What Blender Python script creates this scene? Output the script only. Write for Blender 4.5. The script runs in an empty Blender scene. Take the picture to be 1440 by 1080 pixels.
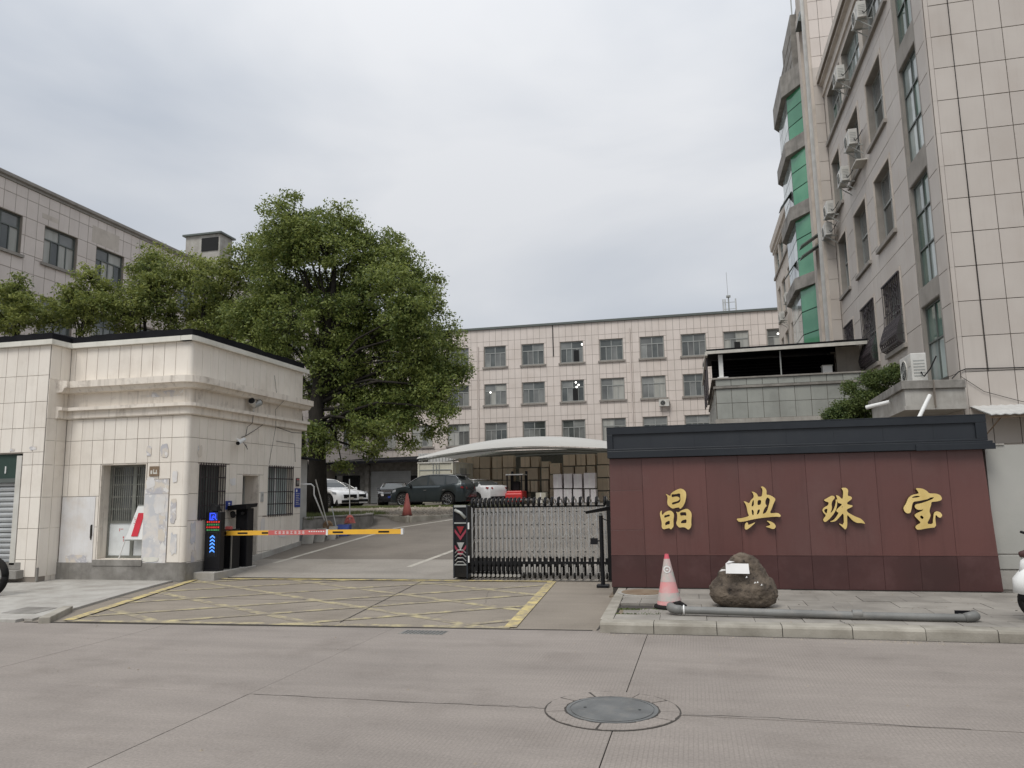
import bpy, bmesh, math, random
import numpy as np
from mathutils import Vector, Matrix, noise as mnoise
R = math.radians
scene = bpy.context.scene
col = scene.collection
random.seed(7)

# ---------------------------------------------------------------- camera
cam_d = bpy.data.cameras.new('camera')
cam = bpy.data.objects.new('camera', cam_d); col.objects.link(cam)
def cam_matrix(yaw, pitch, roll, loc):
    f = Vector((-math.sin(yaw)*math.cos(pitch), math.cos(yaw)*math.cos(pitch), math.sin(pitch)))
    r = Vector((math.cos(yaw), math.sin(yaw), 0)); u = r.cross(f)
    c, s = math.cos(roll), math.sin(roll)
    r2 = c*r + s*u; u2 = -s*r + c*u
    m = Matrix((r2, u2, -f)).transposed().to_4x4(); m.translation = loc
    return m
cam.matrix_world = cam_matrix(R(13.276), R(8.1186), R(-.9918), Vector((0, 0, 1.6)))
cam_d.sensor_fit = 'HORIZONTAL'; cam_d.sensor_width = 36.0; cam_d.lens = 26.396
cam_d.clip_start = .1; cam_d.clip_end = 3000
scene.camera = cam

# ---------------------------------------------------------------- sky and sun (bright overcast)
SUN_EL, SUN_AZ = 54.0, 197.0      # azimuth clockwise from +Y: light from behind the camera, a little from its left
w = bpy.data.worlds.new('World'); scene.world = w; w.use_nodes = True
nt = w.node_tree; nt.nodes.clear()
def N(t, **k):
    n = nt.nodes.new(t)
    for a, b in k.items(): setattr(n, a, b)
    return n
out = N('ShaderNodeOutputWorld'); bg = N('ShaderNodeBackground'); bg.inputs['Strength'].default_value = .1
sky = N('ShaderNodeTexSky', sky_type='NISHITA', sun_disc=False); sky.sun_elevation = R(SUN_EL); sky.sun_rotation = R(SUN_AZ)
tc = N('ShaderNodeTexCoord'); mp = N('ShaderNodeMapping'); mp.inputs['Scale'].default_value = (1, 1, 2.6); mp.inputs['Location'].default_value = (3.1, .4, .2)
n1 = N('ShaderNodeTexNoise'); n1.inputs['Scale'].default_value = 1.9; n1.inputs['Detail'].default_value = 5; n1.inputs['Roughness'].default_value = .48
n1.inputs['Distortion'].default_value = .3
rp = N('ShaderNodeValToRGB'); e = rp.color_ramp.elements
e[0].position = .3; e[0].color = (.44, .475, .53, 1); e[1].position = .68; e[1].color = (.665, .675, .695, 1)
el = rp.color_ramp.elements.new(.5); el.color = (.555, .578, .615, 1)
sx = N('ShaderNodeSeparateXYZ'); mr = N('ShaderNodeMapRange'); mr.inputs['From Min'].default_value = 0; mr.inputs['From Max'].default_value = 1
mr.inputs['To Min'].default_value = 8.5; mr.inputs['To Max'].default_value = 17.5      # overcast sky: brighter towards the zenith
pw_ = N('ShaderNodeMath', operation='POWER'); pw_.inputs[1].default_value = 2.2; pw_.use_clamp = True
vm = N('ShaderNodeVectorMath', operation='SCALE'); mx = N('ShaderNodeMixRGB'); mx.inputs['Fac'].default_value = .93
L = nt.links.new
L(tc.outputs['Generated'], mp.inputs['Vector']); L(mp.outputs['Vector'], n1.inputs['Vector']); L(n1.outputs['Fac'], rp.inputs['Fac'])
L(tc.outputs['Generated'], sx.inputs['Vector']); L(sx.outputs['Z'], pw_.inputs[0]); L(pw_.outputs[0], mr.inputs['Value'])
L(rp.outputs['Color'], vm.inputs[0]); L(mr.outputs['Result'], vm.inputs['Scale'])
L(sky.outputs['Color'], mx.inputs['Color1']); L(vm.outputs['Vector'], mx.inputs['Color2'])
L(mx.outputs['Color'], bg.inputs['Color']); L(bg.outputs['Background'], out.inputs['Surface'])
sd = bpy.data.lights.new('sun', 'SUN'); sd.energy = 1.5; sd.angle = R(28); sd.color = (1, .965, .91)
sun = bpy.data.objects.new('sun', sd); col.objects.link(sun)
a = R(SUN_AZ); dvec = Vector((math.sin(a)*math.cos(R(SUN_EL)), math.cos(a)*math.cos(R(SUN_EL)), math.sin(R(SUN_EL))))
sun.rotation_euler = dvec.to_track_quat('Z', 'Y').to_euler()
scene.view_settings.view_transform = 'Standard'; scene.view_settings.look = 'None'
scene.view_settings.gamma = 1; scene.view_settings.use_curve_mapping = False
scene.view_settings.exposure = 0.31

# ---------------------------------------------------------------- materials
MATS = {}
def mat(name, c, c2=None, rough=.8, scale=3.0, detail=6, metal=0., bump=0., bscale=40., rnd=0., streak=0., dirt=None, dirt_amt=0., dscale=1.2,
        stretch=(1, 1, 1), spec=.5, emit=None, estr=0., lo=.35, hi=.65, dlo=.5, dhi=.72, bdist=.01, rough2=None):
    """principled material; c..c2 mixed by noise, dirt patches on top, brightness varied per object"""
    if name in MATS: return MATS[name]
    m = bpy.data.materials.new(name); m.use_nodes = True; t = m.node_tree; t.nodes.clear(); lk = t.links.new
    def n(ty, **k):
        x = t.nodes.new(ty)
        for a_, b_ in k.items(): setattr(x, a_, b_)
        return x
    o = n('ShaderNodeOutputMaterial'); p = n('ShaderNodeBsdfPrincipled'); lk(p.outputs[0], o.inputs[0])
    p.inputs['Roughness'].default_value = rough; p.inputs['Metallic'].default_value = metal; p.inputs['Specular IOR Level'].default_value = spec
    g = n('ShaderNodeNewGeometry'); ma = n('ShaderNodeMapping'); ma.inputs['Scale'].default_value = stretch
    lk(g.outputs['Position'], ma.inputs['Vector']); vec = ma.outputs['Vector']
    cur = None
    if c2 is None: c2 = tuple(x*.88 for x in c)
    no = n('ShaderNodeTexNoise'); no.inputs['Scale'].default_value = scale; no.inputs['Detail'].default_value = detail; lk(vec, no.inputs['Vector'])
    r = n('ShaderNodeMapRange'); r.inputs['From Min'].default_value = lo; r.inputs['From Max'].default_value = hi; lk(no.outputs['Fac'], r.inputs['Value'])
    x = n('ShaderNodeMixRGB'); x.inputs['Color1'].default_value = (*c, 1); x.inputs['Color2'].default_value = (*c2, 1); lk(r.outputs[0], x.inputs['Fac']); cur = x.outputs['Color']
    if dirt:
        nd = n('ShaderNodeTexNoise'); nd.inputs['Scale'].default_value = dscale; nd.inputs['Detail'].default_value = 9; nd.inputs['Roughness'].default_value = .68; lk(vec, nd.inputs['Vector'])
        rd = n('ShaderNodeMapRange'); rd.inputs['From Min'].default_value = dlo; rd.inputs['From Max'].default_value = dhi; rd.inputs['To Max'].default_value = dirt_amt; lk(nd.outputs['Fac'], rd.inputs['Value'])
        xd = n('ShaderNodeMixRGB'); xd.inputs['Color2'].default_value = (*dirt, 1); lk(rd.outputs[0], xd.inputs['Fac']); lk(cur, xd.inputs['Color1']); cur = xd.outputs['Color']
    if streak:
        ms = n('ShaderNodeMapping'); ms.inputs['Scale'].default_value = (9, 9, .55); lk(g.outputs['Position'], ms.inputs['Vector'])
        ns = n('ShaderNodeTexNoise'); ns.inputs['Scale'].default_value = 1.0; ns.inputs['Detail'].default_value = 7; ns.inputs['Roughness'].default_value = .7; lk(ms.outputs[0], ns.inputs['Vector'])
        rs = n('ShaderNodeMapRange'); rs.inputs['From Min'].default_value = .52; rs.inputs['From Max'].default_value = .78; rs.inputs['To Max'].default_value = streak; lk(ns.outputs['Fac'], rs.inputs['Value'])
        xs = n('ShaderNodeMixRGB'); xs.inputs['Color2'].default_value = (c[0]*.32, c[1]*.3, c[2]*.28, 1); lk(rs.outputs[0], xs.inputs['Fac']); lk(cur, xs.inputs['Color1']); cur = xs.outputs['Color']
    if rnd:
        oi = n('ShaderNodeObjectInfo'); rr = n('ShaderNodeMapRange'); rr.inputs['To Min'].default_value = 1-rnd; rr.inputs['To Max'].default_value = 1+rnd; lk(oi.outputs['Random'], rr.inputs['Value'])
        hs = n('ShaderNodeHueSaturation'); lk(rr.outputs[0], hs.inputs['Value']); lk(cur, hs.inputs['Color']); cur = hs.outputs['Color']
    lk(cur, p.inputs['Base Color'])
    if rough2 is not None:
        r3 = n('ShaderNodeMapRange'); r3.inputs['To Min'].default_value = rough; r3.inputs['To Max'].default_value = rough2; lk(no.outputs['Fac'], r3.inputs['Value']); lk(r3.outputs[0], p.inputs['Roughness'])
    if bump:
        nb = n('ShaderNodeTexNoise'); nb.inputs['Scale'].default_value = bscale; nb.inputs['Detail'].default_value = 8; lk(vec, nb.inputs['Vector'])
        bp = n('ShaderNodeBump'); bp.inputs['Strength'].default_value = bump; bp.inputs['Distance'].default_value = bdist; lk(nb.outputs['Fac'], bp.inputs['Height']); lk(bp.outputs[0], p.inputs['Normal'])
    if emit:
        p.inputs['Emission Color'].default_value = (*emit, 1); p.inputs['Emission Strength'].default_value = estr
    MATS[name] = m
    return m

def road_mat(name, c, c2, tine=0., seed=0.):
    """broom-finished concrete with fine grooves across the road, stains and scratches"""
    m = mat(name, c, c2, rough=.86, scale=.55, detail=10, dirt=(c[0]*.62, c[1]*.60, c[2]*.58), dirt_amt=.55, dscale=1.1, dlo=.52, dhi=.74, bump=.25, bscale=120, bdist=.004, rnd=.02, lo=.3, hi=.7)
    t = m.node_tree; lk = t.links.new; p = next(x for x in t.nodes if x.type == 'BSDF_PRINCIPLED')
    src = p.inputs['Base Color'].links[0].from_socket
    g = t.nodes.new('ShaderNodeNewGeometry')
    # small scale speckle
    sp = t.nodes.new('ShaderNodeTexNoise'); sp.inputs['Scale'].default_value = 48; sp.inputs['Detail'].default_value = 6; sp.inputs['Roughness'].default_value = .8; lk(g.outputs['Position'], sp.inputs['Vector'])
    r = t.nodes.new('ShaderNodeMapRange'); r.inputs['From Min'].default_value = .25; r.inputs['From Max'].default_value = .75; r.inputs['To Min'].default_value = .66; r.inputs['To Max'].default_value = 1.27; lk(sp.outputs['Fac'], r.inputs['Value'])
    mu = t.nodes.new('ShaderNodeMixRGB'); mu.blend_type = 'MULTIPLY'; mu.inputs['Fac'].default_value = 1; lk(src, mu.inputs['Color1']); lk(r.outputs[0], mu.inputs['Color2']); cur = mu.outputs[0]
    # streaky wear along the road
    mp_ = t.nodes.new('ShaderNodeMapping'); mp_.inputs['Scale'].default_value = (.35, 2.6, 1); mp_.inputs['Location'].default_value = (seed, 0, 0); lk(g.outputs['Position'], mp_.inputs['Vector'])
    st = t.nodes.new('ShaderNodeTexNoise'); st.inputs['Scale'].default_value = 1.3; st.inputs['Detail'].default_value = 9; st.inputs['Roughness'].default_value = .65; lk(mp_.outputs[0], st.inputs['Vector'])
    r2 = t.nodes.new('ShaderNodeMapRange'); r2.inputs['From Min'].default_value = .35; r2.inputs['From Max'].default_value = .7; r2.inputs['To Min'].default_value = .90; r2.inputs['To Max'].default_value = 1.07; lk(st.outputs['Fac'], r2.inputs['Value'])
    m2 = t.nodes.new('ShaderNodeMixRGB'); m2.blend_type = 'MULTIPLY'; m2.inputs['Fac'].default_value = 1; lk(cur, m2.inputs['Color1']); lk(r2.outputs[0], m2.inputs['Color2']); cur = m2.outputs[0]
    if tine:
        wv = t.nodes.new('ShaderNodeTexWave'); wv.wave_type = 'BANDS'; wv.bands_direction = 'X'; wv.inputs['Scale'].default_value = 10.5; wv.inputs['Distortion'].default_value = .25; wv.inputs['Detail'].default_value = 1
        lk(g.outputs['Position'], wv.inputs['Vector'])
        mk = t.nodes.new('ShaderNodeTexNoise'); mk.inputs['Scale'].default_value = .75; mk.inputs['Detail'].default_value = 5; lk(g.outputs['Position'], mk.inputs['Vector'])
        sxx = t.nodes.new('ShaderNodeSeparateXYZ'); lk(g.outputs['Position'], sxx.inputs[0])
        gx = t.nodes.new('ShaderNodeMapRange'); gx.inputs['From Min'].default_value = -4.2; gx.inputs['From Max'].default_value = -1.2; lk(sxx.outputs['X'], gx.inputs['Value'])
        mr_ = t.nodes.new('ShaderNodeMapRange'); mr_.inputs['From Min'].default_value = .38; mr_.inputs['From Max'].default_value = .62; mr_.inputs['To Min'].default_value = .12; lk(mk.outputs['Fac'], mr_.inputs['Value'])
        mm = t.nodes.new('ShaderNodeMath'); mm.operation = 'MULTIPLY'; lk(gx.outputs[0], mm.inputs[0]); lk(mr_.outputs[0], mm.inputs[1])
        w1 = t.nodes.new('ShaderNodeMapRange'); w1.inputs['From Min'].default_value = .8; w1.inputs['From Max'].default_value = .98; w1.inputs['To Max'].default_value = tine; lk(wv.outputs['Fac'], w1.inputs['Value'])
        m3 = t.nodes.new('ShaderNodeMath'); m3.operation = 'MULTIPLY'; lk(w1.outputs[0], m3.inputs[0]); lk(mm.outputs[0], m3.inputs[1])
        m4 = t.nodes.new('ShaderNodeMixRGB'); m4.inputs['Color2'].default_value = (c[0]*.5, c[1]*.48, c[2]*.46, 1); lk(m3.outputs[0], m4.inputs['Fac']); lk(cur, m4.inputs['Color1']); cur = m4.outputs[0]
    lk(cur, p.inputs['Base Color'])
    return m

M = dict(
 road=road_mat('road_concrete', (.295, .259, .229), (.24, .211, .187), tine=.40),
 apron=road_mat('apron_concrete', (.29, .25, .203), (.215, .185, .15), seed=4.),
 strip=road_mat('pale_concrete', (.33, .30, .262), (.26, .237, .205), seed=9.),
 yard=road_mat('yard_paving', (.205, .179, .15), (.155, .135, .113), seed=2.),
 walk=mat('sidewalk_stone', (.30, .278, .245), (.215, .198, .174), rough=.9, scale=2.2, rnd=.1, dirt=(.18, .165, .145), dirt_amt=.6, bump=.3, bscale=70, dscale=1.6, detail=9),
 kerb=mat('kerb_stone', (.36, .335, .285), (.24, .22, .182), rough=.88, scale=3.2, rnd=.06, dirt=(.17, .15, .12), dirt_amt=.6, bump=.35, bscale=50, detail=9),
 cement=mat('grey_cement', (.30, .285, .26), (.20, .188, .168), rough=.92, scale=3.5, detail=10, dirt=(.11, .10, .09), dirt_amt=.7, dscale=2.5, bump=.5, bscale=60, streak=.4),
 cement_pale=mat('pale_cement', (.43, .415, .38), (.33, .31, .28), rough=.92, scale=2.5, dirt=(.2, .18, .15), dirt_amt=.55, bump=.35, bscale=50, streak=.35),
 joint=mat('dark_joint', (.06, .053, .046), rough=1),
 black=mat('black_metal', (.008, .008, .010), rough=.45, spec=.3),
 blackmatt=mat('matt_black', (.009, .009, .010), rough=.6, spec=.25),
 void=mat('dark_interior', (.012, .012, .013), rough=.9),
 rubber=mat('black_rubber', (.010, .010, .010), (.022, .020, .018), rough=.85, spec=.2, bump=.3),
 tile_gh=mat('cream_wall_tile', (.80, .745, .665), (.75, .69, .61), rough=.5, scale=1.1, rnd=.035, dirt=(.45, .38, .30), dirt_amt=.28, dscale=1.4, streak=.2, bump=.05, bscale=25),
 render_gh=mat('cream_render', (.78, .72, .635), (.71, .645, .56), rough=.75, scale=2.2, dirt=(.27, .22, .175), dirt_amt=.6, dscale=3.1, streak=.75, bump=.15, bscale=60, dlo=.54),
 grout=mat('tile_joint', (.27, .235, .20), rough=1), grout_dark=mat('dark_tile_joint', (.10, .085, .072), rough=1),
 coping=mat('pale_coping', (.74, .72, .65), (.62, .6, .53), rough=.6, scale=2, streak=.25),
 whitepaint=mat('white_wall_paint', (.73, .72, .71), (.66, .64, .62), rough=.7, scale=2.2, dirt=(.55, .47, .38), dirt_amt=.5, streak=.2, dscale=2.1),
 greypaint=mat('grey_patch_paint', (.55, .55, .56), (.68, .64, .60), rough=.75, scale=5, detail=9, lo=.45, hi=.6, dirt=(.74, .72, .68), dirt_amt=.9, dscale=6, dlo=.56, dhi=.62),
 scuffed=mat('scuffed_plaster', (.64, .58, .50), (.47, .46, .48), rough=.8, scale=4, detail=10, lo=.46, hi=.56, dirt=(.75, .73, .70), dirt_amt=.85, dscale=8, dlo=.55, dhi=.6),
 roofdark=mat('black_roof_sheet', (.010, .010, .012), (.016, .016, .018), rough=.9, spec=.1),
 grille=mat('dark_grille_bars', (.035, .026, .03), rough=.5),
 grille_green=mat('grey_green_bars', (.14, .145, .125), (.19, .19, .165), rough=.55, scale=9),
 panel_white=mat('white_sheet_panel', (.70, .72, .71), (.62, .64, .635), rough=.45, scale=3, dirt=(.45, .44, .42), dirt_amt=.4, dscale=5),
 red=mat('red_cloth', (.62, .03, .05), (.5, .02, .04), rough=.6),
 shutter=mat('grey_shutter', (.45, .46, .46), (.37, .38, .38), rough=.5, scale=2, metal=.2, streak=.15),
 green_box=mat('dark_green_board', (.022, .05, .038), rough=.6),
 maroon=mat('maroon_stone_panel', (.128, .055, .048), (.105, .045, .04), rough=.28, rough2=.42, scale=.9, detail=8, rnd=.07, dirt=(.165, .095, .084), dirt_amt=.4, dscale=.9, streak=.3, dlo=.48),
 maroon_dark=mat('dark_maroon_stone', (.070, .026, .024), (.052, .020, .018), rough=.4, rough2=.55, scale=1.1, rnd=.12, dirt=(.13, .07, .066), dirt_amt=.35, dscale=2, streak=.1),
 navy=mat('navy_metal', (.007, .010, .015), (.011, .015, .02), rough=.45, scale=2, dirt=(.03, .034, .04), dirt_amt=.4, bump=.03),
 navy2=mat('navy_metal_inset', (.012, .016, .022), (.018, .022, .028), rough=.5, scale=1.5, dirt=(.035, .038, .04), dirt_amt=.4),
 gold=mat('brushed_gold', (.95, .72, .30), (.74, .54, .19), rough=.42, metal=.45, scale=5, lo=.3, hi=.7, stretch=(1, 1, .5)),
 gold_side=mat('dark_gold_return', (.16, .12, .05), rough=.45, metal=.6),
 lava=mat('lava_rock', (.155, .122, .09), (.065, .05, .038), rough=.95, scale=6, detail=12, dirt=(.02, .017, .014), dirt_amt=.9, dscale=14, dlo=.55, dhi=.66, bump=1.0, bscale=22, bdist=.03),
 paper=mat('white_paper', (.80, .79, .77), rough=.7),
 pvc=mat('grey_pvc', (.19, .19, .18), (.14, .14, .132), rough=.5, scale=3, dirt=(.30, .27, .235), dirt_amt=.6, dscale=2.5),
 cone=mat('faded_red_plastic', (.68, .26, .26), (.60, .33, .32), rough=.6, scale=9, dirt=(.6, .52, .47), dirt_amt=.5, dscale=8),
 gate_red=mat('dull_red_strip', (.30, .035, .06), (.22, .03, .05), rough=.4), cone_red=mat('pinkish_red_plastic', (.62, .09, .13), (.55, .12, .14), rough=.5, scale=9),
 reflect=mat('worn_reflective_band', (.42, .42, .38), (.55, .40, .38), rough=.5, scale=14, detail=8),
 cone_far=mat('red_cone_plastic', (.60, .17, .14), (.5, .15, .13), rough=.6),
 steel=mat('stainless_steel', (.60, .60, .59), (.46, .46, .455), rough=.25, metal=.95, scale=7),
 steel_dull=mat('dull_steel', (.52, .51, .48), (.40, .39, .37), rough=.4, metal=.75, scale=7),
 alu=mat('pale_aluminium', (.55, .56, .55), (.46, .47, .46), rough=.45, metal=.4),
 frame_green=mat('dark_window_frame', (.11, .125, .115), rough=.45),
 frame_steel=mat('grey_window_frame', (.36, .37, .35), (.3, .31, .295), rough=.45, metal=.2),
 yellow=mat('yellow_road_paint', (.62, .50, .20), (.48, .39, .18), rough=.8, scale=3.0, detail=10, dirt=(.24, .205, .165), dirt_amt=.95, dscale=5.0, dlo=.42, dhi=.6),
 yellow_worn=mat('worn_pale_road_paint', (.50, .43, .23), (.39, .335, .205), rough=.85, scale=3.0, detail=10, dirt=(.23, .197, .157), dirt_amt=1., dscale=4.6, dlo=.38, dhi=.56),
 whiteline=mat('worn_white_line', (.50, .47, .41), (.38, .35, .30), rough=.8, scale=3, dirt=(.2, .18, .155), dirt_amt=.7, dscale=5),
 amber=mat('amber_arm_paint', (.85, .48, .04), (.78, .43, .05), rough=.4, scale=4),
 redsign=mat('red_sign_sheet', (.56, .13, .12), rough=.5),
 white=mat('white_plastic', (.78, .78, .76), (.7, .7, .68), rough=.5),
 offwhite=mat('aged_white_plastic', (.62, .60, .55), (.52, .5, .45), rough=.55, scale=3, dirt=(.38, .35, .3), dirt_amt=.5, streak=.3),
 bluesign=mat('blue_sign_sheet', (.02, .045, .25), rough=.45),
 tile_r=mat('beige_stone_tile', (.51, .465, .42), (.465, .42, .378), rough=.55, scale=.9, rnd=.03, dirt=(.47, .41, .355), dirt_amt=.4, dscale=.9, streak=.1, bump=.03),
 tile_pink=mat('pinkish_wall_tile', (.67, .60, .55), (.61, .545, .495), rough=.55, scale=.8, rnd=.04, dirt=(.55, .47, .41), dirt_amt=.4, dscale=.7, streak=.18),
 render_r=mat('beige_render', (.58, .52, .455), (.51, .455, .395), rough=.8, scale=1.8, dirt=(.27, .235, .2), dirt_amt=.4, dscale=2, streak=.3),
 grey_reveal=mat('grey_window_reveal', (.31, .285, .255), (.25, .23, .205), rough=.85, scale=2.5, streak=.35),
 conc_band=mat('stained_concrete_band', (.33, .31, .28), (.2, .188, .17), rough=.9, scale=2, detail=9, dirt=(.12, .11, .10), dirt_amt=.6, dscale=1.5, streak=.5, bump=.3),
 green_glass=mat('green_glass', (.06, .25, .13), (.13, .37, .21), rough=.06, scale=.5, spec=1., rnd=.16, lo=.4, hi=.6),
 grey_tile=mat('grey_green_tile', (.34, .35, .32), (.29, .30, .275), rough=.5, scale=1.2, rnd=.05, dirt=(.2, .2, .18), dirt_amt=.4, streak=.2),
 greywall=mat('grey_painted_wall', (.40, .395, .365), (.35, .345, .315), rough=.85, scale=.9, dirt=(.48, .46, .42), dirt_amt=.35, dscale=1.5, bump=.1),
 bark=mat('dark_bark', (.028, .023, .018), (.014, .012, .009), rough=.95, scale=9, bump=.8, bscale=30, bdist=.02, stretch=(1, 1, .3)),
 canopy_white=mat('white_canopy_membrane', (.55, .54, .50), (.47, .46, .43), rough=.65, scale=.5, dirt=(.5, .48, .42), dirt_amt=.4, dscale=.5),
 carton=mat('brown_carton', (.66, .55, .42), (.58, .48, .36), rough=.85, scale=1.5, rnd=.13),
 carton_wrap=mat('film_wrapped_carton', (.80, .76, .77), (.72, .68, .69), rough=.35, scale=3, rnd=.05),
 tape=mat('pale_carton_label', (.62, .55, .42), rough=.7),
 container=mat('cream_container_steel', (.60, .575, .47), (.53, .505, .41), rough=.55, scale=1.2, streak=.2),
 rust=mat('rusty_brown_iron', (.20, .135, .085), (.26, .2, .14), rough=.9, scale=6, bump=.3, dirt=(.12, .09, .06), dirt_amt=.6),
 iron=mat('grey_iron_lid', (.17, .175, .172), (.125, .128, .125), rough=.6, metal=.3, scale=5, detail=8, dirt=(.25, .235, .21), dirt_amt=.5, dscale=8, bump=.3, bscale=90),
 grass=mat('grass_blades', (.09, .12, .035), (.13, .14, .05), rough=.8, scale=4, rnd=.1),
 soil=mat('dry_soil', (.22, .175, .125), (.14, .11, .08), rough=1, scale=5, bump=.6, bscale=30, bdist=.03),
 gravel=mat('gravel_stone', (.36, .31, .25), (.22, .19, .155), rough=.95, scale=14),
 brick_slab=mat('grey_paving_offcut', (.36, .34, .30), (.26, .245, .215), rough=.9, scale=4, rnd=.1),
 wood=mat('worn_wood', (.28, .20, .13), (.2, .14, .09), rough=.8, stretch=(1, 1, .2), scale=20),
 straw=mat('broom_bristle', (.36, .24, .14), (.25, .165, .095), rough=.9, scale=30),
 blueplastic=mat('blue_plastic', (.03, .06, .25), rough=.5),
 car_white=mat('white_car_paint', (.74, .74, .74), rough=.25, spec=.6),
 car_black=mat('black_car_paint', (.012, .012, .014), rough=.2, spec=.6),
 car_dark=mat('dark_slate_car_paint', (.035, .045, .048), (.03, .04, .043), rough=.22, metal=.3, spec=.6),
 car_glass=mat('car_glass', (.05, .056, .056), rough=.05, spec=.7),
 chrome=mat('chrome_trim', (.65, .65, .65), rough=.2, metal=1.),
 lamp_glass=mat('headlamp_glass', (.30, .31, .32), rough=.15),
 tail=mat('red_tail_lamp', (.25, .01, .012), rough=.25),
 truck_red=mat('red_forklift_paint', (.55, .035, .035), rough=.4),
 led_blue=mat('blue_led', (.01, .02, .3), emit=(.03, .08, 1.), estr=1.2),
 led_blue2=mat('pale_blue_led', (.05, .15, .5), emit=(.08, .30, 1.), estr=1.1),
 led_red=mat('red_led', (.3, .01, .01), emit=(1., .06, .05), estr=.8),
 led_green=mat('green_led', (.02, .2, .05), emit=(.15, .55, .2), estr=.45),
 lamp_on=mat('lit_room_lamp', (.8, .8, .8), emit=(1., .97, .9), estr=2.6),
 ac=mat('air_conditioner_casing', (.60, .595, .56), (.52, .51, .475), rough=.55, scale=3, dirt=(.38, .36, .32), dirt_amt=.4, dscale=4),
 curtain=mat('pale_curtain', (.42, .42, .39), (.33, .33, .3), rough=.5, scale=6, stretch=(1, 1, .1)),
 corrug=mat('pale_corrugated_sheet', (.60, .60, .58), (.5, .5, .48), rough=.5, metal=.2, scale=2, dirt=(.4, .37, .33), dirt_amt=.3),
)
def glassmat(name, c, c2, rough=.05):
    m = mat(name, c, c2, rough=rough, scale=.8, rnd=.35, spec=.7)
    return m
M['pane_dark'] = glassmat('dark_window_pane', (.06, .068, .066), (.12, .13, .125))
M['pane_grey'] = glassmat('curtained_window_pane', (.22, .225, .215), (.13, .135, .13))
M['pane_green'] = glassmat('greenish_window_pane', (.05, .12, .09), (.16, .22, .19))
M['pane_pale'] = glassmat('pale_window_pane', (.42, .47, .45), (.22, .26, .25))  # pale base colour only, no emission

def leaf_mat(name, c1, c2, trans=.35):
    m = bpy.data.materials.new(name); m.use_nodes = True; t = m.node_tree; t.nodes.clear(); lk = t.links.new
    o = t.nodes.new('ShaderNodeOutputMaterial'); g = t.nodes.new('ShaderNodeNewGeometry')
    no = t.nodes.new('ShaderNodeTexNoise'); no.inputs['Scale'].default_value = .9; no.inputs['Detail'].default_value = 3; lk(g.outputs['Position'], no.inputs['Vector'])
    ad = t.nodes.new('ShaderNodeMath'); ad.operation = 'ADD'; mu = t.nodes.new('ShaderNodeMath'); mu.operation = 'MULTIPLY'; mu.inputs[1].default_value = .8
    lk(g.outputs['Random Per Island'], mu.inputs[0]); lk(mu.outputs[0], ad.inputs[0]); lk(no.outputs['Fac'], ad.inputs[1])
    r = t.nodes.new('ShaderNodeMapRange'); r.inputs['From Min'].default_value = .45; r.inputs['From Max'].default_value = 1.3; lk(ad.outputs[0], r.inputs['Value'])
    x = t.nodes.new('ShaderNodeMixRGB'); x.inputs['Color1'].default_value = (*c1, 1); x.inputs['Color2'].default_value = (*c2, 1); lk(r.outputs[0], x.inputs['Fac'])
    d = t.nodes.new('ShaderNodeBsdfPrincipled'); d.inputs['Roughness'].default_value = .5; d.inputs['Specular IOR Level'].default_value = .35; lk(x.outputs[0], d.inputs['Base Color'])
    tr = t.nodes.new('ShaderNodeBsdfTranslucent'); hs = t.nodes.new('ShaderNodeHueSaturation'); hs.inputs['Value'].default_value = 1.5; hs.inputs['Hue'].default_value = .49; lk(x.outputs[0], hs.inputs['Color']); lk(hs.outputs[0], tr.inputs['Color'])
    mi = t.nodes.new('ShaderNodeMixShader'); mi.inputs[0].default_value = trans; lk(d.outputs[0], mi.inputs[1]); lk(tr.outputs[0], mi.inputs[2]); lk(mi.outputs[0], o.inputs[0])
    return m
def membrane_mat():
    m = bpy.data.materials.new('translucent_membrane'); m.use_nodes = True; t = m.node_tree; lk = t.links.new; p = next(x for x in t.nodes if x.type == 'BSDF_PRINCIPLED'); o = next(x for x in t.nodes if x.type == 'OUTPUT_MATERIAL')
    p.inputs['Base Color'].default_value = (.56, .55, .52, 1); p.inputs['Roughness'].default_value = .7
    tr = t.nodes.new('ShaderNodeBsdfTranslucent'); tr.inputs['Color'].default_value = (.5, .5, .47, 1); mi = t.nodes.new('ShaderNodeMixShader'); mi.inputs[0].default_value = .2
    lk(p.outputs[0], mi.inputs[1]); lk(tr.outputs[0], mi.inputs[2]); lk(mi.outputs[0], o.inputs[0]); return m
M['membrane'] = membrane_mat()
M['leaf_dark'] = leaf_mat('camphor_leaves', (.062, .10, .026), (.25, .29, .08))
M['leaf_mid'] = leaf_mat('young_camphor_leaves', (.075, .11, .03), (.29, .32, .09))
M['leaf_shrub'] = leaf_mat('shrub_leaves', (.045, .08, .024), (.17, .21, .07))

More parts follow.
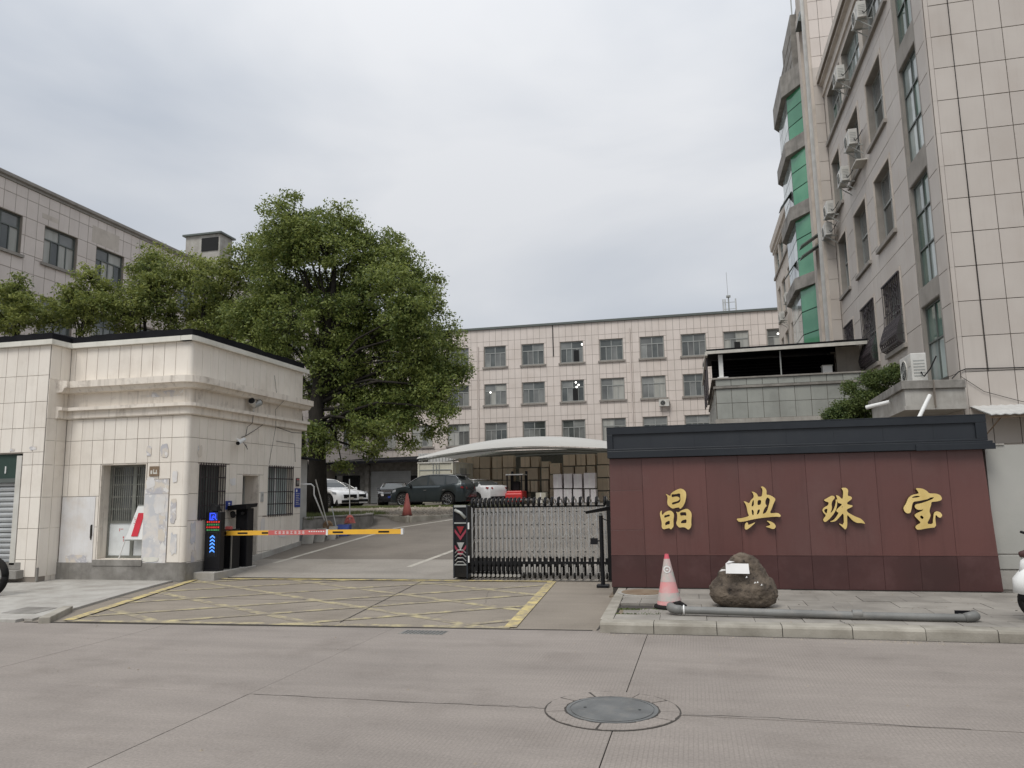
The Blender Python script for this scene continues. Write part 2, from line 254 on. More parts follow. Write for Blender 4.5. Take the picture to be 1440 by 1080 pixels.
# ---------------------------------------------------------------- mesh helpers
class MB:
    """collects shapes and links them as ONE mesh object"""
    def __init__(s): s.v = []; s.f = []; s.mi = []; s.m = 0
    def add(s, vs, fs):
        b = len(s.v); s.v += [tuple(x) for x in vs]; s.f += [tuple(b+i for i in f) for f in fs]; s.mi += [s.m]*len(fs); return s
    def box(s, x0, x1, y0, y1, z0, z1):
        return s.hexa([(x0,y0,z0),(x1,y0,z0),(x1,y1,z0),(x0,y1,z0),(x0,y0,z1),(x1,y0,z1),(x1,y1,z1),(x0,y1,z1)])
    def hexa(s, p):
        return s.add(p, [(0,3,2,1),(4,5,6,7),(0,1,5,4),(1,2,6,5),(2,3,7,6),(3,0,4,7)])
    def pbox(s, P, u0, u1, z0, z1, d0, d1):
        return s.hexa([P(u0,z0,d0),P(u1,z0,d0),P(u1,z0,d1),P(u0,z0,d1),P(u0,z1,d0),P(u1,z1,d0),P(u1,z1,d1),P(u0,z1,d1)])
    def prism(s, poly, z0, z1):
        n = len(poly); return s.add([(x,y,z0) for x,y in poly]+[(x,y,z1) for x,y in poly], [tuple(range(n-1,-1,-1)), tuple(range(n,2*n))]+[(i,(i+1)%n,n+(i+1)%n,n+i) for i in range(n)])
    def extr(s, poly3, dvec):
        n = len(poly3); d = Vector(dvec); a = [Vector(p) for p in poly3]
        return s.add([tuple(p) for p in a]+[tuple(p+d) for p in a], [tuple(range(n-1,-1,-1)), tuple(range(n,2*n))]+[(i,(i+1)%n,n+(i+1)%n,n+i) for i in range(n)])
    def cyl(s, a, b, r, r2=None, n=10, cap=True):
        a = Vector(a); b = Vector(b); r2 = r if r2 is None else r2; ax = (b-a)
        if ax.length < 1e-6: return s
        ax.normalize(); q = ax.orthogonal().normalized(); t = ax.cross(q)
        vs = [tuple(a+(q*math.cos(k*2*math.pi/n)+t*math.sin(k*2*math.pi/n))*r) for k in range(n)]+[tuple(b+(q*math.cos(k*2*math.pi/n)+t*math.sin(k*2*math.pi/n))*r2) for k in range(n)]
        fs = [(k,(k+1)%n,n+(k+1)%n,n+k) for k in range(n)]
        if cap: fs += [tuple(range(n-1,-1,-1)), tuple(range(n,2*n))]
        return s.add(vs, fs)
    def tube(s, pts, r, n=6, r_end=None):
        pts = [Vector(p) for p in pts]; m = len(pts); vs = []; fs = []
        q = None
        for i, p in enumerate(pts):
            d = (pts[min(i+1,m-1)]-pts[max(i-1,0)]).normalized()
            if q is None: q = d.orthogonal().normalized()
            q = (q-d*q.dot(d)); q = q.normalized() if q.length > 1e-5 else d.orthogonal().normalized(); t = d.cross(q)
            rr = (r if r_end is None else r+(r_end-r)*i/(m-1)) if not isinstance(r, (list, tuple)) else r[i]
            vs += [tuple(p+(q*math.cos(k*2*math.pi/n)+t*math.sin(k*2*math.pi/n))*rr) for k in range(n)]
        for i in range(m-1): fs += [(i*n+k, i*n+(k+1)%n, (i+1)*n+(k+1)%n, (i+1)*n+k) for k in range(n)]
        fs += [tuple(range(n-1,-1,-1)), tuple(range((m-1)*n, m*n))]
        return s.add(vs, fs)
    def lathe(s, prof, c=(0,0,0), n=20):
        m = len(prof); vs = []; fs = []
        for r, z in prof: vs += [(c[0]+r*math.cos(k*2*math.pi/n), c[1]+r*math.sin(k*2*math.pi/n), c[2]+z) for k in range(n)]
        for i in range(m-1): fs += [(i*n+k, i*n+(k+1)%n, (i+1)*n+(k+1)%n, (i+1)*n+k) for k in range(n)]
        fs += [tuple(range(n-1,-1,-1)), tuple(range((m-1)*n, m*n))]
        return s.add(vs, fs)
    def disc(s, c, r, n=24, a=(1,0,0), b=(0,1,0), r2=None):
        c = Vector(c); a = Vector(a); b = Vector(b); r2 = r if r2 is None else r2
        return s.add([tuple(c+a*r*math.cos(k*2*math.pi/n)+b*r2*math.sin(k*2*math.pi/n)) for k in range(n)], [tuple(range(n))])
    def mesh(s, name, off=(0,0,0), mats=(), smooth=False, fixn=True):
        me = bpy.data.meshes.new(name); o = off
        me.from_pydata([(x-o[0], y-o[1], z-o[2]) for x,y,z in s.v], [], s.f)
        for m in mats: me.materials.append(m)
        if len(mats) > 1: me.polygons.foreach_set('material_index', s.mi)
        if fixn:
            bm = bmesh.new(); bm.from_mesh(me); bmesh.ops.recalc_face_normals(bm, faces=bm.faces); bm.to_mesh(me); bm.free()
        if smooth: me.polygons.foreach_set('use_smooth', [True]*len(me.polygons))
        me.update(); return me
    def build(s, name, m, parent=None, smooth=False, label=None, kind=None, fixn=True, bevel=0, local=False):
        root = parent
        off = (0,0,0)
        if parent is not None and not local:
            while root.parent: root = root.parent
            off = tuple(root.location)
        ms = m if isinstance(m, (list, tuple)) else [m]
        o = bpy.data.objects.new(name, s.mesh(name, off, ms, smooth, fixn)); col.objects.link(o)
        if parent is not None: o.parent = parent
        if label: o['label'] = label
        if kind: o['kind'] = kind
        if bevel:
            b = o.modifiers.new('bevel', 'BEVEL'); b.width = bevel; b.segments = 2; b.limit_method = 'ANGLE'; b.angle_limit = R(40)
        return o
def thing(name, label, cat, loc=(0,0,0), rz=0., group=None):
    o = bpy.data.objects.new(name, None); col.objects.link(o); o.empty_display_size = .2
    o.location = loc; o.rotation_euler = (0,0,rz); o['label'] = label; o['category'] = cat
    if group: o['group'] = group
    return o
def tag(o, label=None, cat=None, group=None, kind=None):
    if label: o['label'] = label
    if cat: o['category'] = cat
    if group: o['group'] = group
    if kind: o['kind'] = kind
    return o
def copy_tree(o, parent=None):
    c = o.copy(); col.objects.link(c)
    c.parent = parent
    for ch in list(o.children): copy_tree(ch, c)
    return c
def PF(Y):            # plane facing the camera side (-Y): u = X, depth d grows outwards
    return lambda u, z, d: (u, Y-d, z)
def PR(X):            # plane facing +X: u = Y
    return lambda u, z, d: (X+d, u, z)
def PL(X):            # plane facing -X: u = Y
    return lambda u, z, d: (X-d, u, z)

def subtract(r, holes):
    rs = [r]
    for h in holes:
        nr = []
        for (a,b,c,d) in rs:
            if h[0] >= b or h[1] <= a or h[2] >= d or h[3] <= c: nr.append((a,b,c,d)); continue
            if h[2] > c: nr.append((a,b,c,h[2]))
            if h[3] < d: nr.append((a,b,h[3],d))
            z0, z1 = max(c,h[2]), min(d,h[3])
            if h[0] > a: nr.append((a,h[0],z0,z1))
            if h[1] < b: nr.append((h[1],b,z0,z1))
        rs = nr
    return [q for q in rs if q[1]-q[0] > .02 and q[3]-q[2] > .02]
def wall(P, u0, u1, z0, z1, th, holes):
    """a wall slab th thick with rectangular openings"""
    m = MB()
    us = sorted({u0,u1,*[min(max(h[0],u0),u1) for h in holes],*[min(max(h[1],u0),u1) for h in holes]})
    for a, b in zip(us, us[1:]):
        if b-a < 1e-4: continue
        for q in subtract((a,b,z0,z1), holes): m.pbox(P, a, b, q[2], q[3], -th, 0)
    return m
TILE = {}
def tiles(P, key, us, zs, parent, m, holes=(), gap=.006, th=.012, name='wall_tile', budget=300, joined=False, dj=0.):
    """cladding in real pieces: every cell of the grid us x zs is a slab; openings are cut out"""
    root = parent
    while root.parent: root = root.parent
    off = Vector(root.location); n = 0; J = MB()
    for i in range(len(us)-1):
        for j in range(len(zs)-1):
            for (a,b,c,d) in subtract((us[i],us[i+1],zs[j],zs[j+1]), holes):
                a+=gap/2; b-=gap/2; c+=gap/2; d-=gap/2
                if b-a < .02 or d-c < .02: continue
                t = th+random.uniform(0, .003)
                if joined or n >= budget: J.pbox(P,a,b,c,d,0.0,t); continue
                k = (key, round(b-a,2), round(d-c,2), m.name)
                if k not in TILE:
                    mb = MB(); o3 = Vector(P(0,0,0)); hw, hh = (b-a)/2, (d-c)/2
                    p = lambda u,z,dd: tuple(Vector(P(u,z,dd))-o3)
                    e_ = min(.004, hw/3)
                    A = [p(-hw,-hh,0),p(hw,-hh,0),p(hw,hh,0),p(-hw,hh,0),p(-hw,-hh,th-e_),p(hw,-hh,th-e_),p(hw,hh,th-e_),p(-hw,hh,th-e_),p(-hw+e_,-hh+e_,th),p(hw-e_,-hh+e_,th),p(hw-e_,hh-e_,th),p(-hw+e_,hh-e_,th)]
                    mb.add(A, [(0,1,5,4),(1,2,6,5),(2,3,7,6),(3,0,4,7),(4,5,9,8),(5,6,10,9),(6,7,11,10),(7,4,8,11),(8,9,10,11),(3,2,1,0)])
                    TILE[k] = mb.mesh(name, (0,0,0), [m])
                o = bpy.data.objects.new(name, TILE[k]); col.objects.link(o)
                o.location = Vector(P((a+b)/2,(c+d)/2, random.uniform(-.002,.0025)))-off; o.parent = parent; n += 1
    if J.v: J.build(name+'_field', m, parent, kind='stuff')
    return n
def rng(a, b, step):
    r = [a]
    while r[-1]+step < b-1e-3: r.append(r[-1]+step)
    r.append(b); return r
def window(P, u0, u1, z0, z1, parent, fm, pm, cols=4, transom=.3, d=-.12, fw=.05, name='window', pane_d=None, rowsplit=None):
    """frame with real bars, every pane its own piece"""
    pd = d-.015 if pane_d is None else pane_d
    f = MB(); f.pbox(P,u0,u0+fw,z0,z1,d-.03,d+.02); f.pbox(P,u1-fw,u1,z0,z1,d-.03,d+.02)
    f.pbox(P,u0+fw,u1-fw,z0,z0+fw,d-.03,d+.02); f.pbox(P,u0+fw,u1-fw,z1-fw,z1,d-.03,d+.02)
    zt = z1-(z1-z0)*transom if transom else z1-fw
    cells = []
    if transom:
        f.pbox(P,u0+fw,u1-fw,zt-fw/2,zt+fw/2,d-.028,d+.022)
        um = (u0+u1)/2; f.pbox(P,um-fw/2,um+fw/2,zt+fw/2,z1-fw,d-.028,d+.018)
        cells += [(u0+fw,um-fw/2,zt+fw/2,z1-fw),(um+fw/2,u1-fw,zt+fw/2,z1-fw)]
    w_ = (u1-u0-2*fw)/cols; zt2 = zt-fw/2 if transom else z1-fw
    for i in range(cols):
        a_ = u0+fw+i*w_; b_ = a_+w_
        if i: f.pbox(P,a_-fw*.4,a_+fw*.4,z0+fw,zt2,d-.028,d+.018)
        zz = [z0+fw]+(rowsplit or [])+[zt2]
        for c_, d_ in zip(zz, zz[1:]): cells.append((a_+(fw*.4 if i else 0), b_-(fw*.4 if i<cols-1 else 0), c_, d_))
    if rowsplit:
        for r_ in rowsplit: f.pbox(P,u0+fw,u1-fw,r_-.02,r_+.02,d-.027,d+.021)
    fo = f.build(name, fm, parent)
    for c in cells:
        k = ('pane', round(c[1]-c[0],2), round(c[3]-c[2],2), str(P(1,0,0)[0]==P(0,0,0)[0])+str(P(0,0,1)), )
        mm = random.choice(pm) if isinstance(pm, list) else pm
        p = MB().pbox(P,c[0],c[1],c[2],c[3],pd-.008,pd+random.uniform(-.002,.002)).build('pane', mm, fo)
    return fo
# ================================================================ GROUND
def gz(Y): return max(0., min(.86, (Y-13.4)*.1))
def fy(x): return 8.46+.0565*(x+8.65)          # line where the entrance apron meets the road
base = MB().box(-400, 400, -60, 900, -1.2, -.25).build('ground', M['soil'], kind='structure')
road = MB().box(-60, 60, -14, 9.3, -.24, -.03).build('road', M['joint'], kind='structure')
xs = [-18.6, -15.6, -12.6, -9.6, -6.6, -3.6, -.6, 5.4, 11.4]
for i in range(len(xs)-1):
    for (y0, y1) in ((-3.2, 1.2), (1.2, 5.74), (5.74, None)):
        a, b = xs[i]+.004, xs[i+1]-.004
        sk = .035
        if y1 is None:
            if a > -1.3: p = [(a, y0+.004), (b, y0+.004), (b, 9.1), (a+sk, 9.1)]
            elif b > -1.3: p = [(a, y0+.004), (b, y0+.004), (b+sk, 9.1), (-1.15, 9.1), (-1.15, fy(-1.2)), (a+sk, fy(a+sk))]
            elif a < -8.7 and b > -8.7: p = [(a, y0+.004), (b, y0+.004), (b+sk, fy(b+sk)), (-8.65, fy(-8.65)), (a+sk, 8.6)]
            elif a < -8.7: p = [(a, y0+.004), (b, y0+.004), (b, 8.7), (a, 8.7)]
            else: p = [(a, y0+.004), (b, y0+.004), (b+sk, fy(b+sk)), (a+sk, fy(a+sk))]
        else: p = [(a-sk, y0+.004), (b-sk, y0+.004), (b, y1-.004), (a, y1-.004)]
        MB().prism(p, -.15, random.uniform(-.0015, .001)).build('road_slab', M['road'], road)
# entrance apron and ramp
ap = MB().prism([(-10.2, 8.38), (-1.15, fy(-1.15)), (-1.22, 13.5), (-10.2, 13.5)], -.2, 0.).build('entrance_apron', M['apron'], kind='structure')
st = MB()
def sheet(mb, poly_fn, y0, y1, n):      # strip following the ramp profile
    ys = [y0+(y1-y0)*i/n for i in range(n+1)]
    for a, b in zip(ys, ys[1:]):
        (xa0, xa1), (xb0, xb1) = poly_fn(a), poly_fn(b)
        mb.add([(xa0,a,gz(a)+mb.dz),(xa1,a,gz(a)+mb.dz),(xb1,b,gz(b)+mb.dz),(xb0,b,gz(b)+mb.dz)], [(0,1,2,3)])
st.dz = 0.001; sheet(st, lambda y: (-10.2, -1.22), 13.5, 15.4, 4); st.build('ramp_strip', M['strip'], kind='structure')
yd = MB(); yd.dz = 0; sheet(yd, lambda y: (-45, 25), 15.4, 22, 8); sheet(yd, lambda y: (-45, 25), 22, 75, 4)
yd.add([(-1.22,13.5,0),(25,13.5,0),(25,15.4,.2),(-1.22,15.4,.2)], [(0,1,2,3)]); yd.add([(-45,13.5,0),(-10.2,13.5,0),(-10.2,15.4,.2),(-45,15.4,.2)], [(0,1,2,3)])
yard = yd.build('yard_pavement', M['yard'], kind='structure')
MB().box(-.9-.4, 30, 11.6, 13.6, -.2, .015).build('verge_ground', M['soil'], kind='structure')
# expansion joint along the apron edge: black rubber strip
j = MB(); j.prism([(-8.65, fy(-8.65)-.012), (-1.2, fy(-1.2)-.012), (-1.2, fy(-1.2)+.022), (-8.65, fy(-8.65)+.022)], -.05, .006)
j.build('rubber_joint_strip', M['joint'], ap)
for (a, b) in (((-9.3, 10.72), (-3.6, 10.9)), ((-9.9, 13.5), (-1.3, 13.52)), ((-4.9, 13.4), (-4.4, 9.0)), ((-9.9, 15.4), (-4.9, 15.42))):
    d = (Vector(b)-Vector(a)).normalized(); nx, ny = -d.y*.007, d.x*.007
    z = .002+gz(a[1])+.004*(a[1]>13)
    MB().add([(a[0]-nx,a[1]-ny,z),(b[0]-nx,b[1]-ny,z),(b[0]+nx,b[1]+ny,z),(a[0]+nx,a[1]+ny,z)], [(0,1,2,3)]).build('slab_joint', M['joint'], ap)
# yellow box junction marking
QB = [(-8.12, 8.62), (-2.18, 8.92), (-2.50, 13.42), (-9.52, 13.28)]
def clip_line(p, d, poly):
    ts = []
    for i in range(4):
        a, b = Vector(poly[i]), Vector(poly[(i+1)%4]); e_ = b-a
        den = d.x*e_.y-d.y*e_.x
        if abs(den) < 1e-9: continue
        t = ((a.x-p.x)*e_.y-(a.y-p.y)*e_.x)/den; s_ = ((a.x-p.x)*d.y-(a.y-p.y)*d.x)/den
        if 0 <= s_ <= 1: ts.append(t)
    return (min(ts), max(ts)) if len(ts) >= 2 else None
def paint(a, b, wd, z, m, name='painted_line', par=None, ramp=False):
    a = Vector(a); b = Vector(b); d = (b-a).normalized(); n_ = Vector((-d.y, d.x))*wd/2
    mb = MB(); k = max(1, int((b-a).length/.5)); pts = [a+(b-a)*i/k for i in range(k+1)]
    for p, q in zip(pts, pts[1:]):
        e1 = [p-n_, q-n_, q+n_, p+n_]
        mb.add([(v.x, v.y, (gz(v.y) if ramp else 0)+z) for v in e1], [(0,1,2,3)])
    return mb.build(name, m, par)
for c in (4.7, 6.1, 7.45, 8.85, 10.3):
    p = Vector((0, c)); d = Vector((1, -.59)); t = clip_line(p, d, QB)
    if t and t[1]-t[0] > .4: paint(p+d*t[0], p+d*t[1], .135, .003, M['yellow_worn'], par=ap)
for c in (11.0, 12.28, 13.5, 14.7, 16.2, 17.7, 19.1):
    p = Vector((0, c)); d = Vector((1, .7)); t = clip_line(p, d, QB)
    if t and t[1]-t[0] > .4: paint(p+d*t[0], p+d*t[1], .135, .006, M['yellow_worn'], par=ap)
for i, m_ in enumerate((M['yellow_worn'], M['yellow'], M['yellow'], M['yellow'])):
    paint(QB[i], QB[(i+1)%4], .15, .009+.002*i, m_, par=ap)
# white lines in the yard drive
paint((-8.85, 14.9), (-8.1, 19.6), .12, .004, M['whiteline'], par=yard, ramp=True)
paint((-5.65, 14.6), (-5.05, 17.6), .12, .004, M['whiteline'], par=yard, ramp=True)
paint((-8.1, 19.7), (-6.6, 21.9), .12, .005, M['whiteline'], par=yard, ramp=True)
paint((-6.6, 21.9), (-4.4, 24.2), .12, .006, M['whiteline'], par=yard, ramp=True)

# ---------------------------------------------------------------- right pavement: body, kerb stones, paving stones
pv = MB().box(-1.0, 14, 8.95, 11.8, -.2, .085).build('pavement', M['joint'], kind='structure')
def kerb_stone(x0, x1, y0, y1, z1, par, seed):
    m = MB(); g = .004; e_ = .022; r_ = lambda: random.uniform(-.004, .004)
    prof = [(y0, -.1), (y0+r_(), z1-.03), (y0+.012, z1-.008), (y0+.035, z1), (y1, z1), (y1, -.1)]
    n = len(prof); m.add([(x0+g, y, z) for y, z in prof]+[(x1-g, y+r_()*.5, z+(r_()*.4 if z > 0 else 0)) for y, z in prof], [tuple(range(n)), tuple(range(2*n-1, n-1, -1))]+[(i,(i+1)%n,n+(i+1)%n,n+i) for i in range(n)])
    return m.build('kerb_stone', M['kerb'], par)
kx = [-1.1, -.5, .18, .86, 1.56, 2.26, 2.93, 3.62, 4.3, 5., 5.7, 6.4, 7.1, 7.8, 8.5, 9.2]
for i in range(len(kx)-1): kerb_stone(kx[i], kx[i+1], 8.78+random.uniform(-.006,.006), 9.0, .12+random.uniform(-.004,.004), pv, i)
# pale edge stones that turn up along the drive
ex = [(9.0, 9.75), (9.75, 10.45), (10.45, 11.1), (11.1, 11.78)]
for a_, b_ in ex: MB().prism([(-1.12-.02*(a_-9), a_+.005), (-.97-.03*(a_-9), a_+.005), (-.97-.03*(b_-9), b_-.005), (-1.12-.02*(b_-9), b_-.005)], -.1, .118).build('kerb_stone', M['kerb'], pv, bevel=.008)
ny = 0; y = 9.004
rows = [9.004, 9.36, 9.8, 10.26, 10.74, 11.24, 11.78]
for r_ in range(len(rows)-1):
    x = -.97-.03*(rows[r_]-9) + (0 if r_ % 2 else .0); first = True
    while x < 8.5:
        wdt = (.26 if (r_ % 2 and first) else .52)+random.uniform(-.01, .01); first = False
        x2 = x+wdt
        skip = (r_ in (0, 1, 2) and False)
        hole = (rows[r_] >= 9.3 and rows[r_] < 9.9 and x2 < -.45)       # missing pavers: soil and weeds
        if not hole:
            zt = .118+random.uniform(-.004, .003)
            MB().prism([(x+.003, rows[r_]+.003), (x2-.003, rows[r_]+.003), (x2-.003, rows[r_+1]-.003), (x+.003, rows[r_+1]-.003)], .05, zt).build('paving_stone', M['walk'], pv)
        x = x2
MB().box(-.96, -.42, 9.37, 9.79, .07, .104).build('soil_patch', M['soil'], pv, kind='stuff')
MB().prism([(-.9, 9.42), (-.68, 9.41), (-.67, 9.70), (-.91, 9.72)], .08, .113).build('paving_stone', M['walk'], pv)
wd = MB()
for k in range(420):
    x = random.uniform(-.99, -.42); y = random.choice([random.gauss(9.77, .03), random.gauss(9.4, .02), random.uniform(9.4, 9.78) if x > -.62 else 9.77]); 
    a_ = random.uniform(0, 6.28); l_ = random.uniform(.012, .035); h = random.uniform(.01, .03)
    wd.add([(x, y, .1), (x+math.cos(a_)*l_*.5, y+math.sin(a_)*l_*.5, .1+h), (x+math.cos(a_)*l_, y+math.sin(a_)*l_, .1+h*.7), (x+math.cos(a_+.5)*l_*.6, y+math.sin(a_+.5)*l_*.6, .1+h*.5)], [(0,1,2,3)])
wo = wd.build('weeds', M['leaf_shrub'], kind='stuff', fixn=False)
tag(wo, 'low green weeds in the missing pavers by the traffic cone', 'weeds')
# litter and crumbs in the gutter and on the road
lt = MB()
for k in range(520):
    t = random.random()
    if t < .45: x = random.uniform(-1, 6); y = 8.70-abs(random.gauss(0, .05)); z = 0
    elif t < .6: x = random.gauss(2.1, .25); y = 8.7-abs(random.gauss(0, .05)); z = .0
    elif t < .8: x = random.uniform(-.9, 5); y = random.uniform(9, 11.7); z = .12
    else: x = random.uniform(-8, 3); y = random.uniform(4, 8.6); z = 0
    s_ = random.choice([.004, .006, .008, .014])*random.uniform(.7, 1.2); a_ = random.uniform(0, 3)
    c_, d_ = math.cos(a_)*s_, math.sin(a_)*s_
    lt.add([(x-c_,y-d_,z),(x+d_,y-c_,z),(x+c_,y+d_,z),(x-d_,y+c_,z),(x,y,z+s_*.8)], [(0,1,4),(1,2,4),(2,3,4),(3,0,4)])
tag(lt.build('street_litter', M['gravel'], kind='stuff'), 'small crumbs and grit scattered on road and pavement', 'grit')
lf = MB()
for k in range(46):
    x = random.uniform(-.8, 4.2); y = random.choice([random.uniform(9.05, 11.6), random.uniform(9.4, 10.1)]); a_ = random.uniform(0, 6); s_ = random.uniform(.012, .024)
    lf.add([(x,y,.122),(x+math.cos(a_)*s_,y+math.sin(a_)*s_*.6,.128),(x+math.cos(a_)*s_*2,y+math.sin(a_)*s_*2,.123),(x+math.cos(a_+.8)*s_,y+math.sin(a_+.8)*s_,.126)], [(0,1,2,3)])
tag(lf.build('fallen_leaves', M['bark'], kind='stuff'), 'dry brown leaves lying on the pavement before the maroon wall', 'fallen leaves')

# rusty round cover in the pavement
t = thing('manhole_cover', 'rusty brown round cover in the pavement at the foot of the maroon wall', 'manhole cover', (-.78, 11.27, .12))
MB().lathe([(.36, 0), (.36, .004), (.31, .005)], (-.78, 11.27, .12), 36).build('rim', M['cement_pale'], t)
MB().lathe([(.30, .005), (.30, .012), (.28, .014), (0.001, .014)], (-.78, 11.27, .12), 36).build('lid', M['rust'], t)

# road manhole with cracked concrete collar
mc = (-.655, 5.79, 0)
t = thing('manhole_cover', 'grey iron lid in the road within a cracked concrete collar', 'manhole cover', mc)
RO = .485; RI = .345
MB().lathe([(RO+.012, .0035), (RI-.04, .0025)], mc, 48).build('crack_bed', M['joint'], t)
ang = [0, 38, 70, 118, 150, 197, 228, 262, 305, 334, 360]
for a0, a1 in zip(ang, ang[1:]):
    n_ = 7; o_ = []; i_ = []
    for k in range(n_+1):
        a_ = R(a0+1.1+(a1-a0-2.2)*k/n_)+random.uniform(-.008, .008)
        ro = RO+random.uniform(-.008, .006); ri = RI+random.uniform(-.004, .012)
        if k in (0, n_): a_ += random.uniform(-.025, .025)
        o_.append((mc[0]+ro*math.cos(a_), mc[1]+ro*math.sin(a_))); i_.append((mc[0]+ri*math.cos(a_), mc[1]+ri*math.sin(a_)))
    MB().prism(o_+i_[::-1], .001, .006+random.uniform(0, .003)).build('collar_piece', M['road'], t)
MB().lathe([(.335, .002), (.335, .008), (.31, .008), (.31, .004)], mc, 48).build('rim', M['iron'], t)
MB().lathe([(.30, .002), (.30, .009), (.285, .0075), (.001, .0075)], mc, 48).build('lid', M['iron'], t)
for sx_ in (-1, 1): MB().lathe([(.012, .0076), (.012, .0085), (.001, .0085)], (mc[0]+sx_*.2, mc[1]+.01, 0), 10).build('key_hole', M['void'], t)
ck = MB()
def crack(pts, wdt=.006, z=.0022, par=None):
    mb = MB()
    for i in range(len(pts)-1):
        a_, b_ = Vector(pts[i]), Vector(pts[i+1]); k = 7
        prev = None
        for q in range(k+1):
            p = a_+(b_-a_)*q/k+Vector((random.uniform(-.014, .014), random.uniform(-.014, .014)))
            ww = wdt*random.uniform(.5, 1.2)
            if prev is not None:
                d = (p-prev[0]); 
                if d.length > 1e-4:
                    n_ = Vector((-d.y, d.x)).normalized(); mb.add([(prev[0].x-n_.x*prev[1], prev[0].y-n_.y*prev[1], z), (p.x-n_.x*ww, p.y-n_.y*ww, z), (p.x+n_.x*ww, p.y+n_.y*ww, z), (prev[0].x+n_.x*prev[1], prev[0].y+n_.y*prev[1], z)], [(0,1,2,3)])
            prev = (p, ww)
    return mb.build('crack', M['joint'], par)
crack([(-1.14, 5.75), (-1.5, 5.76), (-2.2, 5.72), (-3.55, 5.74)], .003, par=road); crack([(-.16, 5.76), (.5, 5.78), (1.7, 5.74)], .004, par=road)
crack([(1.5, 9.2), (1.53, 9.0), (1.6, 8.86)], .004, .1245, par=pv); crack([(2.95, 9.35), (3.05, 9.0)], .003, .1245, par=pv)
for a_, b_ in (((-1.0, 8.765), (2.4, 8.76)), ((2.4, 8.76), (6, 8.765))): crack([a_, b_], .012, .003, par=road)
crack([(-1.14, 8.9), (-1.16, 9.8), (-1.2, 11.0), (-1.22, 11.7)], .016, .004, par=ap)
crack([(-.96, 11.79), (1.5, 11.785), (4.0, 11.785)], .010, .1245, par=pv)
# drain grate by the joint, shallow
t = thing('drain_grate', 'narrow grey drain grate sunk in the road at the apron joint', 'drain grate', (-3.1, 8.5, 0))
MB().box(-3.38, -2.84, 8.38, 8.62, -.02, .003).build('frame', M['cement'], t)
for k in range(11): MB().box(-3.34+k*.046, -3.34+k*.046+.024, 8.40, 8.60, -.01, .008).build('bar', M['iron'], t)
# ---------------------------------------------------------------- left pavement
lp = MB().prism([(-40, 8.52), (-8.62, 8.55), (-8.78, 9.1), (-9.42, 11.4), (-9.72, 12.9), (-40, 12.9)], -.2, .03).build('pavement', M['cement_pale'], kind='structure')
for a_, b_ in (((-8.30, 8.42), (-8.80, 9.32)), ):
    d = (Vector(b_)-Vector(a_)).normalized(); n_ = Vector((-d.y, d.x))*.07
    MB().prism([tuple(Vector(a_)-n_), tuple(Vector(b_)-n_), tuple(Vector(b_)+n_), tuple(Vector(a_)+n_)], -.05, .08).build('kerb_stone', M['kerb'], lp, bevel=.012)
for a_, b_ in (((-8.83, 9.38), (-9.14, 10.4)), ((-9.15, 10.42), (-9.44, 11.45)), ((-9.45, 11.47), (-9.72, 12.6))):
    d = (Vector(b_)-Vector(a_)).normalized(); n_ = Vector((-d.y, d.x))*.06
    MB().prism([tuple(Vector(a_)-n_), tuple(Vector(b_)-n_), tuple(Vector(b_)+n_), tuple(Vector(a_)+n_)], -.05, .036).build('kerb_stone', M['cement_pale'], lp, bevel=.006)
for k in range(10): MB().box(-8.75-(k+1)*.9, -8.75-k*.9-.006, 8.42, 8.54, -.05, .036).build('kerb_stone', M['cement_pale'], lp)
MB().prism([(-9.5, 8.9), (-8.95, 8.9), (-9.08, 9.42), (-9.62, 9.45)], .0, .036).build('cover_slab', M['cement'], lp)
for a_, b_ in (((-14, 10.4), (-9.1, 10.4)), ((-11.0, 8.6), (-11.4, 12.6)), ((-12.9, 8.6), (-13.3, 12.2))): crack([a_, b_], .003, .0335, par=lp)
crack([(-9.72, 13.0), (-9.0, 13.2), (-8.3, 13.1)], .004, .0025, par=ap); crack([(-6.1, 9.3), (-5.4, 10.3), (-5.2, 11.2), (-4.9, 12.6)], .003, .0025, par=ap)
crack([(-3.4, 9.2), (-3.0, 10.8), (-3.3, 12.1)], .002, .0025, par=ap)

# ================================================================ GATEHOUSE
XC, YF = -9.5, 12.75          # corner of the front (facing the street) and the side (facing the drive)
XB, YB = -12.35, 12.25        # the block with the roller shutter stands forward
YE = 17.12; ZR = 4.66
G = thing('gatehouse', 'low cream tiled gatehouse with black roof edge and barred windows beside the drive', 'gatehouse', (-11, 15, 0))
PFg, PSg, PBg, PRg = PF(YF), PR(XC), PF(YB), PR(XB)
win_f = (-11.46, -10.40, .40, 2.27)
w1 = (13.12, 13.97, 1.14, 2.25); door = (14.62, 15.27, .16, 2.06); w2 = (15.63, 16.72, 1.12, 2.27)
RC = .07
wall(PFg, XB-.01, XC-RC, -.1, ZR, .22, [win_f]).build('wall', M['grout'], G)
wall(PSg, YF+RC, YE, -.1, ZR, .22, [w1, door, w2]).build('wall', M['grout'], G)
wall(PF(YE+.0), XC-3, XC-.22, -.1, ZR, .2, []).build('wall', M['render_gh'], G)
cp = [(XC-RC+RC*math.sin(R(a_)), YF+RC-RC*math.cos(R(a_))) for a_ in range(0, 91, 15)]
def corner(z0, z1, out_, m_, nm='corner_pier'):
    o_ = [(XC-RC+(RC+out_)*math.sin(R(a_)), YF+RC-(RC+out_)*math.cos(R(a_))) for a_ in range(0, 91, 15)]
    i_ = [(XC-RC-.05, YF+RC+.05)]
    return MB().prism(o_+i_, z0, z1).build(nm, m_, G)
shutter = (-16.4, -12.85, .40, 2.5)
wall(PBg, -17.5, XB, -.1, ZR, .22, [shutter]).build('wall', M['grout'], G)
